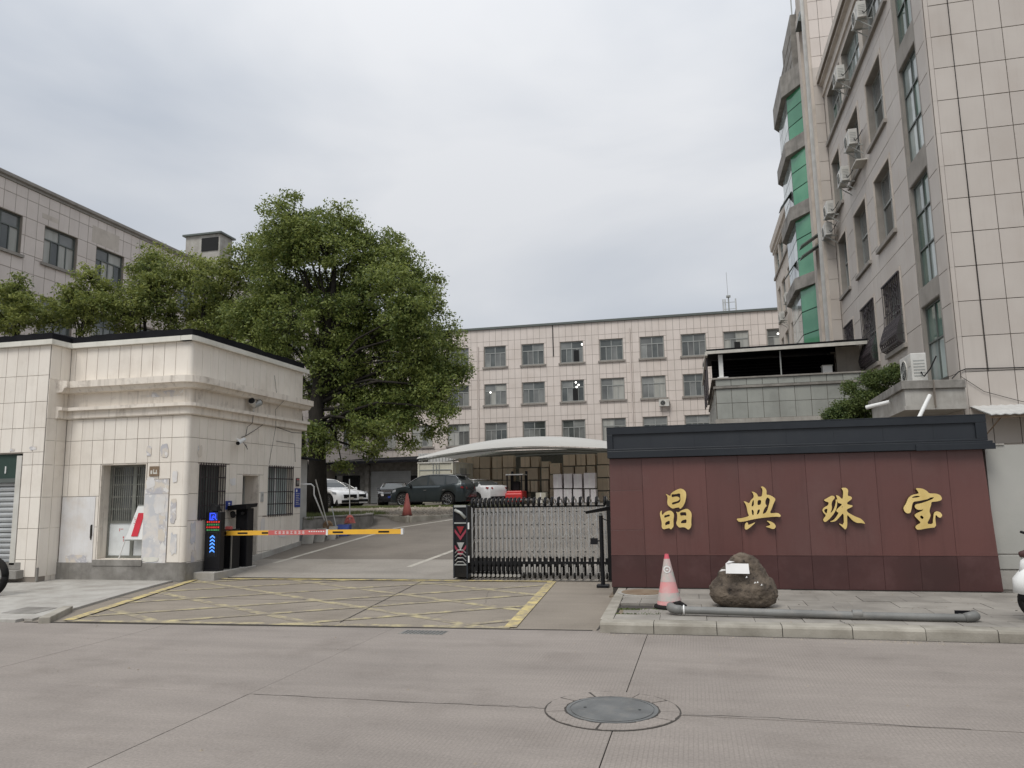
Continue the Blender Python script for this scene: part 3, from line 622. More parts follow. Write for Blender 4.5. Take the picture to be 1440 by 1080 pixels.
wall(PRg, YB+.225, YF+.2, -.1, ZR, .2, []).build('wall', M['render_gh'], G)
ft = M['tile_gh']
ux = [XB+.02]+[XB+.14+.262*i for i in range(10)]+[XC-RC]
zs_lo = [.36, 1.04, 1.64, 2.27, 2.75, 3.19]
patches = [(-12.33, -11.53, .30, 1.64), (-10.42, -9.86, .30, 1.95)]
tiles(PFg, 'F', ux, zs_lo, G, ft, [win_f]+patches, gap=.008)
tiles(PFg, 'F', ux, [3.97, ZR], G, ft, [], gap=.008)
uy = [YF+RC]+[YF+RC+.262*i for i in range(1, 16)]+[YE]
zs_side = [.15, .36, 1.14, 1.66, 2.27, 2.75, 3.19]
tiles(PSg, 'S', uy, zs_side, G, ft, [w1, (door[0], door[1], 0, door[3]), w2], gap=.008)
tiles(PSg, 'S', uy, [3.97, ZR], G, ft, [], gap=.008)
for z0, z1 in ((.36, 1.04), (1.04, 1.64), (1.64, 2.27), (2.27, 2.75), (2.75, 3.19), (3.97, ZR)): corner(z0+.004, z1-.004, .013, ft, 'wall_tile')
# left block
ub = [-17.5+.262*i for i in range(0, 1)]
ub = [XB-.005-.262*i for i in range(12)][::-1]
tiles(PBg, 'F', ub, [2.52, 3.0, 3.52, 4.05, ZR], G, ft, [], gap=.008)
tiles(PBg, 'F', [-12.84, -12.6, XB-.005], [.12, .45, 1.04, 1.64, 2.27, 2.52], G, ft, [], gap=.008)
tiles(PRg, 'S', [YB+.005, YB+.25, YF], [.12, 1.04, 1.64, 2.27, 2.75, 3.19], G, ft, [], gap=.006)
tiles(PRg, 'S', [YB+.005, YB+.25, YF], [3.97, ZR], G, ft, [], gap=.006)
wall(PBg, -17.5, ub[0]-.01, 2.52, ZR, .01, []).build('render_band', M['render_gh'], G).location.y -= .012
# smooth frieze between the two string courses
MB().pbox(PFg, XB, XC-RC, 3.19, 3.97, 0, .012).build('frieze', M['render_gh'], G); MB().pbox(PSg, YF+RC, YE, 3.19, 3.97, 0, .012).build('frieze', M['render_gh'], G)
corner(3.19, 3.97, .012, M['render_gh'], 'frieze'); MB().pbox(PRg, YB+.0, YF-.02, 3.19, 3.97, -.01, .013).build('frieze', M['render_gh'], G)
def course(prof, m_, nm='string_course'):
    """moulding swept round the front, the rounded corner and the side; prof = (outward, z)"""
    path = [((XB, YB+.18), (1, 0)), ((XB, YF), (1, -1)), ((XC-RC, YF), (0, -1))]+[((XC-RC+RC*math.sin(R(a_)), YF+RC-RC*math.cos(R(a_))), (math.sin(R(a_)), -math.cos(R(a_)))) for a_ in (22, 45, 68)]+[((XC, YF+RC), (1, 0)), ((XC, YE+.12), (1, 0))]
    m = MB(); n = len(prof); vs = []
    for (p, d) in path: vs += [(p[0]+d[0]*o_, p[1]+d[1]*o_, z) for o_, z in prof]
    fs = [(i*n+k, i*n+(k+1)%n, (i+1)*n+(k+1)%n, (i+1)*n+k) for i in range(len(path)-1) for k in range(n)]
    fs += [tuple(range(n)), tuple(range(len(vs)-1, len(vs)-n-1, -1))]
    m.add(vs, fs); return m.build(nm, m_, G)
course([(-.02, 3.97), (.26, 3.94), (.26, 3.81), (.20, 3.80), (.15, 3.72), (-.02, 3.71)], M['render_gh'])
course([(-.02, 3.44), (.17, 3.42), (.17, 3.355), (.085, 3.35), (.085, 3.21), (.06, 3.19), (-.02, 3.19)], M['render_gh'])
# coping and black roof sheet
def edge_poly(o_, o2=None):
    return [(-17.6, YB-o_), (XB+o_, YB-o_), (XB+o_, YF-o_), (XC+o_*.6, YF-o_), (XC+o_, YF+o_*.5), (XC+o_, YE+o_*2)]
def ring(o_in, o_out, z0, z1, m_, nm):
    a_ = edge_poly(o_out); b_ = edge_poly(o_in); m = MB()
    for i in range(len(a_)-1):
        p = [a_[i], a_[i+1], b_[i+1], b_[i]]
        m.add([(x,y,z0) for x,y in p]+[(x,y,z1) for x,y in p], [(3,2,1,0),(4,5,6,7),(0,1,5,4),(2,3,7,6)])
    a0, b0, a1, b1 = a_[0], b_[0], a_[-1], b_[-1]
    m.add([(a0[0],a0[1],z0),(b0[0],b0[1],z0),(b0[0],b0[1],z1),(a0[0],a0[1],z1)], [(0,1,2,3)]); m.add([(a1[0],a1[1],z0),(b1[0],b1[1],z0),(b1[0],b1[1],z1),(a1[0],a1[1],z1)], [(0,1,2,3)])
    return m.build(nm, m_, G)
ring(-.2, .09, ZR, ZR+.10, M['coping'], 'coping')
MB().prism([(-17.5, YB+.24), (XB-.24, YB+.24), (XB-.24, YF+.24), (XC-.24, YF+.24), (XC-.24, YE), (-17.5, YE)], ZR-.3, ZR+.10).build('roof_slab', M['cement'], G)
# black corrugated sheet roof with drooping uneven edge
m = MB(); pts = []
ep = edge_poly(.0)
def along(poly, step):
    o_ = []
    for (a_, b_) in zip(poly, poly[1:]):
        L_ = math.dist(a_, b_); k = max(1, int(L_/step)); o_ += [(a_[0]+(b_[0]-a_[0])*i/k, a_[1]+(b_[1]-a_[1])*i/k) for i in range(k)]
    return o_+[poly[-1]]
ap_ = along(edge_poly(.02), .09); c0 = (-13.2, 16.2)
top = []; low = []; inn = []
for i, (x, y) in enumerate(ap_):
    z = ZR+.25+.008*math.sin(i*1.57)+.03*mnoise.noise(Vector((x*1.1, y*1.1, 3))); dl = .165+.02*mnoise.noise(Vector((x*2, y*2, 0)))
    top.append((x, y, z)); low.append((x, y, z-dl)); inn.append((x+(c0[0]-x)*.55, y+(c0[1]-y)*.55, z+.18))
n = len(top); m.add(top+low+inn, [(i, i+1, n+i+1, n+i) for i in range(n-1)]+[(i+1, i, 2*n+i, 2*n+i+1) for i in range(n-1)])
low2 = [(x+(c0[0]-x)*.06, y+(c0[1]-y)*.06, z) for x, y, z in low]
m.add(low+low2, [(i, i+1, n+i+1, n+i) for i in range(n-1)])
m.add([(x, y, ZR+.09) for x, y in [(-17.5, YB+.12), (XB-.1, YB+.12), (XB-.1, YF+.12), (XC-.12, YF+.12), (XC-.12, YE-.1), (-17.5, YE)]]+[(x, y, ZR+.2) for x, y in [(-17.5, YB+.12), (XB-.1, YB+.12), (XB-.1, YF+.12), (XC-.12, YF+.12), (XC-.12, YE-.1), (-17.5, YE)]], [(i, i+1, 7+i, 6+i) for i in range(5)])
m.build('roof_sheet', M['roofdark'], G)
# plinth
MB().pbox(PFg, XB+.0, XC-RC, -.05, .355, 0, .03).build('plinth', M['cement'], G); corner(-.05, .355, .03, M['cement'], 'plinth')
MB().pbox(PSg, YF+RC, 14.45, -.05, .345, 0, .03).build('plinth', M['cement'], G)
MB().hexa([PSg(14.45,-.1,0), PSg(YE,-.1,0), PSg(YE,-.1,.06), PSg(14.45,-.1,.06), PSg(14.45,.24,0), PSg(YE,.47,0), PSg(YE,.47,.06), PSg(14.45,.24,.06)]).build('plinth', M['cement_pale'], G)
MB().box(-9.5, -9.02, 13.05, 14.5, -.05, .15).build('step', M['cement_pale'], G, bevel=.015)
MB().box(-12.3, XB+.0+.02, YB-.02, YB+.02, -.1, .3).build('plinth', M['cement'], G)
# paint patches and scuffed plaster
MB().pbox(PFg, -12.31, -11.53, .30, 1.635, 0, .018).build('paint_patch', M['whitepaint'], G, label='white painted patch below the cream tiles')
MB().pbox(PFg, -10.40, -9.87, .30, 1.66, 0, .017).build('paint_patch', M['greypaint'], G, label='patchy grey paint between window and corner')
MB().pbox(PFg, -10.40, -9.87, 1.665, 1.945, 0, .015).build('paint_patch', M['scuffed'], G, label='scuffed cement smears on cream tile')
def blotch(P, u, z, ru, rz_, m_, d, seed, lab=None):
    q = random.Random(seed); n_ = 22; pts = []; sq = lambda v: math.copysign(abs(v)**.45, v)
    for k in range(n_):
        a_ = 2*math.pi*k/n_; f_ = q.uniform(.72, 1.05); g_ = q.uniform(.72, 1.05); pts.append((u+ru*f_*sq(math.cos(a_)), z+rz_*g_*sq(math.sin(a_))))
    m_b = MB(); m_b.add([P(a_, b_, d) for a_, b_ in pts]+[P(a_, b_, d-.002) for a_, b_ in pts], [tuple(range(n_)), tuple(range(2*n_-1, n_-1, -1))]+[(i, (i+1)%n_, n_+(i+1)%n_, n_+i) for i in range(n_)])
    return m_b.build('repair_patch', m_, G)
for i, (u, z, a_, b_, mm) in enumerate(((-10.28, 1.88, .10, .12, 'whitepaint'), (-10.05, 1.45, .14, .20, 'whitepaint'), (-9.98, 1.0, .09, .3, 'scuffed'), (-9.74, 1.35, .07, .25, 'scuffed'), (-9.70, .72, .08, .22, 'greypaint'), (-9.74, 2.0, .06, .12, 'whitepaint'), (-10.0, 2.5, .09, .14, 'scuffed'), (-10.35, 2.5, .06, .12, 'scuffed'), (-11.9, .42, .3, .09, 'scuffed'), (-11.58, .95, .03, .16, 'bark'), (-10.2, .42, .2, .05, 'coping'))):
    blotch(PFg, u, z, a_, b_, M[mm], .0195+i*.0006, i)
for i, (u, z, a_, b_, mm) in enumerate(((13.0, .9, .09, .22, 'greypaint'), (13.05, .45, .10, .14, 'scuffed'), (14.25, 1.9, .12, .08, 'whitepaint'), (15.45, .9, .09, .2, 'whitepaint'), (16.3, .7, .2, .1, 'whitepaint'), (13.1, 2.5, .08, .12, 'scuffed'))):
    blotch(PSg, u, z, a_, b_, M[mm], .0195+i*.0006, 30+i)
for i, (u, z, a_, b_) in enumerate(((-10.05, 3.62, .38, .07), (-9.72, 3.66, .1, .09), (-10.5, 3.6, .12, .03))): blotch(PFg, u, z, a_, b_, M['scuffed'], .0145+i*.0006, 50+i)
for i, (u, z, a_, b_) in enumerate(((-12.6, 2.62, .1, .04), (-13.1, 2.6, .07, .03))): blotch(PBg, u, z-.02, a_, b_, M['scuffed'], .019+i*.0006, 60+i)
# front window opening: recess, barred top, white sheet panels below
rv = MB(); D = -.30
for (a_, b_, c_, d_) in ((win_f[0]-.0, win_f[0]+.02, win_f[2], win_f[3]), (win_f[1]-.02, win_f[1], win_f[2], win_f[3]), (win_f[0]+.02, win_f[1]-.02, win_f[3]-.02, win_f[3]), (win_f[0]+.02, win_f[1]-.02, win_f[2], win_f[2]+.02)): rv.pbox(PFg, a_, b_, c_, d_, D, -.001)
rv.build('reveal', M['render_gh'], G)
MB().pbox(PFg, win_f[0]-.04, win_f[1]+.02, .30, .41, -.3, .045).build('sill', M['cement'], G)
W = MB(); um = -10.86
for (a_, b_, c_, d_) in ((win_f[0]+.02, win_f[0]+.06, .42, 2.25), (win_f[1]-.06, win_f[1]-.02, .42, 2.25), (um-.035, um+.035, .42, 2.25), (win_f[0]+.06, um-.035, 1.1, 1.15), (um+.035, win_f[1]-.06, 1.1, 1.15), (win_f[0]+.06, um-.035, 2.21, 2.25), (um+.035, win_f[1]-.06, 2.21, 2.25), (win_f[0]+.06, um-.035, .42, .47), (um+.035, win_f[1]-.06, .42, .47)): W.pbox(PFg, a_, b_, c_, d_, D+.02, D+.06)
wo = W.build('window', M['grille_green'], G)
for (a_, b_) in ((win_f[0]+.06, um-.035), (um+.035, win_f[1]-.06)):
    MB().pbox(PFg, a_, b_, .47, 1.1, D+.025, D+.04).build('sheet_panel', M['panel_white'], wo)
    MB().pbox(PFg, a_, b_, 1.15, 2.21, D-.02, D-.01).build('pane', M['pane_grey'], wo)
    for z in (1.38, 1.62, 1.86, 2.05): MB().pbox(PFg, a_, b_, z-.012, z+.012, D+.05, D+.066).build('cross_bar', M['grille_green'], wo)
    n = int((b_-a_)/.05)
    for k in range(n): x = a_+.02+k*(b_-a_-.02)/n; MB().pbox(PFg, x, x+.014, 1.15, 2.21, D+.066, D+.08).build('bar', M['grille_green'], wo)
def barred(P, q, nb, zb, bm, pm, par, d=.02, back=True, tilt=0):
    f = MB(); a_, b_, c_, d_ = q
    if back:
        for (u0,u1,z0,z1) in ((a_,a_+.03,c_,d_),(b_-.03,b_,c_,d_),(a_+.03,b_-.03,d_-.03,d_),(a_+.03,b_-.03,c_,c_+.03),((a_+b_)/2-.02,(a_+b_)/2+.02,c_+.03,d_-.03)): f.pbox(P,u0,u1,z0,z1,-.16,-.12)
    wo_ = f.build('window', M['frame_green'] if pm != M['pane_pale'] else M['white'], par)
    for (u0, u1) in ((a_+.03, (a_+b_)/2-.02), ((a_+b_)/2+.02, b_-.03)): MB().pbox(P,u0,u1,c_+.03,d_-.03,-.155,-.145).build('pane', pm, wo_)
    rv_ = MB()
    for (u0,u1,z0,z1) in ((a_-.001,a_+.012,c_,d_),(b_-.012,b_+.001,c_,d_),(a_+.012,b_-.012,d_-.012,d_),(a_+.012,b_-.012,c_,c_+.012)): rv_.pbox(P,u0,u1,z0,z1,-.17,.0)
    rv_.build('reveal', M['render_gh'], wo_)
    for k in range(nb+1): u = a_+.01+(b_-a_-.03)*k/nb; MB().pbox(P,u,u+.013,c_-.01,d_+.02,d,d+.014).build('bar', bm, wo_)
    for z in zb: MB().pbox(P,a_-.01,b_+.01,z-.012,z+.012,d-.008,d+.006).build('cross_bar', bm, wo_)
    return wo_
barred(PSg, w1, 10, (1.16, 1.42, 1.7, 1.98, 2.22), M['grille'], M['pane_dark'], G, .03)
barred(PSg, w2, 11, (1.15, 1.4, 1.68, 1.98, 2.24), M['grille'], M['pane_pale'], G, .03)
# door recess
dr = MB()
for (u0,u1,z0,z1) in ((door[0],door[0]+.02,door[2],door[3]),(door[1]-.02,door[1],door[2],door[3]),(door[0]+.02,door[1]-.02,door[3]-.02,door[3])): dr.pbox(PSg,u0,u1,z0,z1,-.42,0)
dr.build('reveal', M['render_gh'], G)
MB().pbox(PSg, door[0], door[1], -.05, .18, -.42, .03).build('step', M['cement_pale'], G)
do = MB().pbox(PSg, door[0]+.02, door[1]-.03, .19, 2.02, -.40, -.36).build('door', M['pane_grey'], G)
MB().pbox(PSg, door[0]+.02, door[0]+.06, .19, 2.02, -.36, -.33).build('frame', M['frame_steel'], do); MB().pbox(PSg, door[1]-.07, door[1]-.03, .19, 2.02, -.36, -.33).build('frame', M['frame_steel'], do)
sq = MB(); cpx = (door[0]+door[1])/2-.06; sq.add([PSg(cpx-.13,1.55,-.35),PSg(cpx,1.42,-.35),PSg(cpx+.13,1.55,-.35),PSg(cpx,1.68,-.35)], [(0,1,2,3)]); sq.build('red_paper', M['red'], do)
# roller shutter and its post
MB().box(shutter[0], shutter[1], YB+.16, YB+.2, .40, 2.5).build('shutter_back', M['void'], G)
sh = MB(); 
so = MB().box(shutter[0], shutter[1]-.12, YB+.10, YB+.14, .40, .46).build('roller_shutter', M['shutter'], G)
z = .46
while z < 1.93:
    s_ = MB(); s_.extr([(shutter[0], YB+.14, z), (shutter[0], YB+.105, z+.012), (shutter[0], YB+.095, z+.05), (shutter[0], YB+.105, z+.085), (shutter[0], YB+.14, z+.097)], (shutter[1]-.12-shutter[0], 0, 0)); s_.build('slat', M['shutter'], so); z += .1
MB().box(shutter[0], shutter[1]-.12, YB+.02, YB+.10, 1.94, 2.02).build('shutter_rail', M['frame_green'], G)
MB().box(shutter[0], shutter[1]-.12, YB+.05, YB+.12, 2.02, 2.5).build('shutter_box', M['green_box'], G)
MB().box(-13.30, -13.275, YB+.035, YB+.05, 2.12, 2.26).build('painted_stroke', M['white'], G)
MB().box(shutter[1]-.12, shutter[1]-.0, YB-.02, YB+.13, .35, 2.46).build('shutter_guide', M['offwhite'], G)
MB().box(shutter[0], -12.62, YB-.18, YB+.16, .1, .26).build('step', M['cement'], G, bevel=.01); MB().box(shutter[0], -12.70, YB-.02, YB+.16, .26, .40).build('step', M['cement'], G, bevel=.01)
# address plate, boxes, signs on the walls
def plaque(P, q, nm, label, cat, m_, th=.02, marks=(), d0=.014):
    t_ = thing(nm, label, cat, P((q[0]+q[1])/2, q[2], d0)); MB().pbox(P, *q, d0, d0+th).build('plate', m_, t_)
    for (a_, b_, c_, d_, mm) in marks: MB().pbox(P, a_, b_, c_, d_, d0+th, d0+th+.003).build('print', mm, t_)
    return t_
plaque(PFg, (-10.31, -10.10, 2.01, 2.20), 'wall_plaque', 'small tarnished brass plaque on the cream front wall right of its window', 'plaque', M['rust'], marks=[(-10.28,-10.24,2.05,2.12,M['offwhite']),(-10.22,-10.13,2.05,2.08,M['offwhite']),(-10.22,-10.2,2.08,2.14,M['offwhite']),(-10.16,-10.14,2.08,2.13,M['offwhite'])])
plaque(PSg, (16.83, 17.08, 1.30, 1.76), 'notice_board', 'blue notice with white print at the far end of the gatehouse side', 'notice', M['bluesign'], marks=[(16.86,16.92,1.67,1.73,M['white'])]+[(16.86, 17.05-.03*(k%3), 1.62-k*.042, 1.632-k*.042, M['offwhite']) for k in range(7)])
plaque(PSg, (16.87, 17.02, 1.81, 2.01), 'notice_board', 'small dark grey sign with red top above the blue notice', 'notice', M['grille'], marks=[(16.88,17.01,1.96,1.99,M['redsign'])]+[(16.89,17.0,1.93-k*.035,1.942-k*.035,M['offwhite']) for k in range(3)])
plaque(PSg, (14.02, 14.22, 1.32, 1.50), 'house_number_sign', 'small blue sign with a white mark behind the black LED column', 'sign', M['bluesign'], marks=[(14.09,14.15,1.36,1.38,M['white']),(14.10,14.14,1.395,1.42,M['white']),(14.09,14.15,1.435,1.46,M['white'])])
plaque(PSg, (15.33, 15.43, 1.46, 1.68), 'door_entry_panel', 'grey entry panel on the cream wall beside the gatehouse door', 'entry panel', M['alu'], marks=[(15.35,15.41,1.58,1.64,M['frame_steel'])])
# easel board in the window recess
eb = thing('notice_easel', 'tilted white board with red banner strip leaning in the gatehouse window recess', 'notice board', (-10.75, 12.6, .41))
PE = PF(12.84)
MB().hexa([PE(-10.89,.78,0),PE(-10.42,.78,0),PE(-10.42,.78,-.02),PE(-10.89,.78,-.02),PE(-10.70,1.44,-.09),PE(-10.42,1.44,-.09),PE(-10.42,1.44,-.11),PE(-10.70,1.44,-.11)]).build('board', M['white'], eb)
MB().add([PE(-10.75,.85,.003),PE(-10.60,.85,.003),PE(-10.52,1.30,-.062),PE(-10.66,1.30,-.062)], [(0,1,2,3)]).build('red_strip', M['red'], eb)
MB().cyl(PE(-10.89,.78,-.01), PE(-11.0,.41,.01), .012, n=6).build('leg', M['white'], eb)
MB().cyl(PE(-10.70,1.44,-.1), PE(-10.42,1.44,-.1), .016, n=6).build('top_rail', M['frame_steel'], eb)
MB().cyl(PE(-10.89,.78,-.0), PE(-10.42,.78,-.0), .014, n=6).build('bottom_rail', M['frame_steel'], eb)
sc = MB()
for k in range(9): u = -10.80+.05*(k%3)*.3; z = 1.2-k*.035; sc.add([PE(u+.06,z,-.035),PE(u+.09,z,-.035),PE(u+.095,z+.012,-.037),PE(u+.065,z+.012,-.037)], [(0,1,2,3)])
sc.build('print', M['redsign'], eb)
# scraps of red print left on the white sheet panel
mk = MB()
for (u, z, a_, b_) in ((-11.17, 1.0, .014, .06), (-11.14, .99, .06, .012), (-11.08, .84, .03, .03), (-11.07, .80, .012, .06), (-10.93, .93, .012, .07)): mk.pbox(PFg, u, u+a_, z-b_, z, D+.041, D+.043)
mk.build('tape_scrap', M['redsign'], G)
# twin floodlight, camera, cables
t = thing('floodlight', 'twin-headed small lamp on a bracket standing on the lower string course', 'lamp', (-9.4, 14.78, 3.42))
MB().cyl((-9.38, 14.78, 3.40), (-9.38, 14.78, 3.58), .016, n=8).build('stem', M['offwhite'], t)
for s_, c_ in ((-1, M['offwhite']), (1, M['frame_steel'])): 
    MB().cyl((-9.38, 14.78, 3.56), (-9.33, 14.78+s_*.16, 3.66), .05, .075, n=12).build('lamp_head', c_, t); MB().cyl((-9.33, 14.78+s_*.16, 3.66), (-9.325, 14.78+s_*.175, 3.665), .07, n=12).build('lens', M['blackmatt'], t)
t = thing('security_camera', 'white bullet camera on the gatehouse side wall under the twin lamp', 'security camera', (-9.46, 14.3, 2.72))
MB().cyl((-9.49, 14.36, 2.80), (-9.38, 14.3, 2.76), .03, n=8).build('mount', M['white'], t); MB().cyl((-9.36, 14.42, 2.80), (-9.28, 14.08, 2.70), .045, n=12).build('body', M['white'], t); MB().cyl((-9.28, 14.08, 2.70), (-9.275, 14.065, 2.695), .04, n=12).build('lens', M['blackmatt'], t)
MB().tube([(-9.37, 14.4, 2.75), (-9.33, 14.5, 2.62), (-9.4, 14.62, 2.6), (-9.47, 14.66, 2.72)], .006, 5).build('cable', M['blackmatt'], t)
cb = MB()
cb.tube([(-9.36, 14.75, 3.42), (-9.37, 14.73, 3.18), (-9.47, 14.7, 3.1), (-9.475, 14.66, 2.9)], .006, 5); cb.tube([(-9.40, 15.2, 3.19), (-9.47, 15.0, 3.05), (-9.475, 14.66, 2.9), (-9.475, 14.5, 2.86)], .006, 5)
cb.tube([(-9.47, 15.75, 4.4), (-9.47, 15.86, 3.98), (-9.28, 15.87, 3.95), (-9.28, 15.87, 3.8), (-9.45, 15.8, 3.6), (-9.40, 15.75, 3.2), (-9.47, 15.70, 2.6), (-9.47, 15.62, 2.3)], .004, 5)
cb.tube([(-9.41, 15.8, 3.18), (-9.40, 16.5, 3.10), (-9.42, 17.1, 3.13)], .007, 5); cb.tube([(-9.47, 15.9, 2.86), (-9.47, 16.75, 2.84), (-9.47, 16.8, 2.4)], .005, 5)
cb.build('cable', M['blackmatt'], G)

# ================================================================ LED column, cabinet, camera post, barrier
t = thing('led_guide_column', 'black parking guide column with blue emblem, red and green text and blue arrows', 'LED sign', (-9.24, 13.35, .15))
PD = PF(13.28)
MB().box(-9.42, -9.07, 13.28, 13.42, .15, 1.29).build('housing', M['black'], t, bevel=.008)
MB().box(-9.40, -9.09, 13.24, 13.46, .13, .18).build('foot', M['black'], t)
def cells(P, rows, u0, z1, s_, d, m_, nm, par):
    mb = MB()
    for j_, r_ in enumerate(rows):
        for i_, ch in enumerate(r_):
            if ch != ' ': mb.pbox(P, u0+i_*s_, u0+(i_+.86)*s_, z1-(j_+.86)*s_, z1-j_*s_, d, d+.003)
    return mb.build(nm, m_, par)
cells(PD, ['#####  ', '#    # ', '#  # # ', '# #### ', '# #  # ', '####  #'], -9.325, 1.275, .024, .002, M['led_blue'], 'emblem', t)
MB().pbox(PD, -9.335, -9.15, 1.125, 1.28, .0005, .002).build('emblem_glow_panel', M['bluesign'], t)
for k, m_ in enumerate((M['led_red'], M['led_green'], M['led_red'], M['led_green'])):
    mb = MB(); z = 1.085-k*.052
    for i_ in range(6):
        u = -9.385+i_*.05; rr = random.Random(k*9+i_)
        for (a_, b_, c_, d_) in ((0,.034,.022,.028),(0,.034,0,.006),(rr.choice([0,.014,.028]),.006,.006,.022),(rr.choice([0,.02]),.006,.006,.022)):
            mb.pbox(PD, u+a_, u+a_+(b_ if b_ > .01 else .006), z+c_, z+d_, .002, .005)
    mb.build('text_row', m_, t)
fr = MB()
for q in ((-9.345,-9.335,.42,.90),(-9.15,-9.14,.42,.90),(-9.335,-9.15,.89,.90),(-9.335,-9.15,.42,.43)): fr.pbox(PD, *q, .001, .006)
fr.build('arrow_frame', M['navy2'], t)
ar = MB()
for k in range(5):
    z = .80-k*.068; uc = -9.245
    ar.add([PD(uc-.055,z-.025,.004),PD(uc-.055,z+.005,.004),PD(uc,z+.045,.004),PD(uc,z+.012,.004)], [(0,1,2,3)]); ar.add([PD(uc+.055,z-.025,.004),PD(uc+.055,z+.005,.004),PD(uc,z+.045,.004),PD(uc,z+.012,.004)], [(0,3,2,1)])
ar.build('arrow', M['led_blue2'], t)
MB().pbox(PD, -9.325, -9.17, .44, .54, .001, .003).build('vent', M['navy'], t)
t = thing('camera', 'small black camera mounted on top of the LED column', 'camera', (-9.24, 13.34, 1.29))
MB().box(-9.27, -9.2, 13.30, 13.38, 1.29, 1.33).build('mount', M['blackmatt'], t)
MB().hexa([(-9.34,13.26,1.33),(-9.16,13.26,1.31),(-9.16,13.42,1.31),(-9.34,13.42,1.33),(-9.30,13.28,1.46),(-9.18,13.28,1.40),(-9.18,13.40,1.40),(-9.30,13.40,1.46)]).build('body', M['blackmatt'], t)
t = thing('barrier_cabinet', 'low black barrier motor cabinet between the LED column and the taller post', 'barrier cabinet', (-9.2, 13.85, .12))
MB().box(-9.38, -9.10, 13.72, 14.0, .10, .93).build('body', M['black'], t, bevel=.01); MB().box(-9.12, -9.095, 13.70, 13.72, .10, .86).build('door_edge', M['steel_dull'], t)
MB().box(-9.34, -9.2, 13.706, 13.72, .28, .40).build('label_plate', M['white'], t) if False else None
MB().cyl((-9.2, 13.72, .86), (-9.2, 13.60, .86), .05, n=14).build('arm_hub', M['steel_dull'], t)
MB().box(-9.3, -9.22, 13.70, 13.719, .98-.02, 1.02).build('red_light', M['redsign'], t) if False else None
MB().box(-9.27, -9.15, 13.72, 13.8, .93, .99).build('red_light', M['redsign'], t)
t = thing('camera_post', 'tall black post with a visored plate camera beside the gatehouse door', 'camera post', (-9.15, 14.25, .1))
MB().box(-9.32, -9.04, 14.15, 14.38, .08, 1.34).build('body', M['black'], t, bevel=.012)
MB().hexa([(-9.44,14.04,1.30),(-8.98,14.0,1.33),(-8.98,14.4,1.37),(-9.44,14.4,1.37),(-9.44,14.02,1.40),(-8.98,13.98,1.43),(-8.98,14.42,1.44),(-9.44,14.42,1.42)]).build('visor', M['black'], t)
MB().cyl((-9.36, 14.1, 1.24), (-9.28, 14.0, 1.2), .055, n=12).build('lens', M['blackmatt'], t); MB().cyl((-9.12, 14.12, 1.25), (-9.10, 14.04, 1.24), .03, n=12).build('lens', M['blackmatt'], t)
# barrier arm, lowered across the drive
t = thing('boom_barrier', 'lowered yellow barrier arm with black dashes and a red middle section', 'barrier arm', (-9.3, 13.63, .86))
za, zb_ = .815, .905
def armz(x): return (x+9.35)*.005
segs = [(-9.35, -8.22, 'amber'), (-8.22, -6.95, 'redsign'), (-6.95, -5.42, 'amber')]
for x0, x1, mm in segs:
    MB().hexa([(x0,13.60,za+armz(x0)),(x1,13.60,za+armz(x1)),(x1,13.645,za+armz(x1)),(x0,13.645,za+armz(x0)),(x0,13.60,zb_+armz(x0)),(x1,13.60,zb_+armz(x1)),(x1,13.645,zb_+armz(x1)),(x0,13.645,zb_+armz(x0))]).build('arm_section', M[mm], t)
for x0, x1 in ((-8.9, -8.68), (-8.36, -8.223), (-6.83, -6.61), (-5.88, -5.66)): MB().box(x0, x1, 13.596, 13.5995, za+.028+armz(x0), zb_-.03+armz(x0)).build('black_dash', M['black'], t)
MB().box(-5.42, -5.38, 13.59, 13.655, za+.01, zb_+.028).build('end_cap', M['white'], t); MB().box(-6.97, -6.93, 13.59, 13.655, za, zb_+.02).build('collar', M['white'], t)
tx = MB()
for k in range(8):
    u = -8.08+k*.085; rr = random.Random(k+3)
    for q in ((0,.055,.046,.053),(0,.055,.0,.007),(.024,.031,.007,.046),(rr.choice([0,.01]),rr.choice([.03,.055]),.022,.029)): tx.box(u+q[0], u+q[1], 13.597, 13.5995, za+.022+q[2]+armz(u), za+.022+q[3]+armz(u))
for k in range(7): tx.box(-7.34+k*.05, -7.31+k*.05, 13.597, 13.5995, za+.05+armz(-7), za+.07+armz(-7))
tx.build('lettering', M['white'], t)
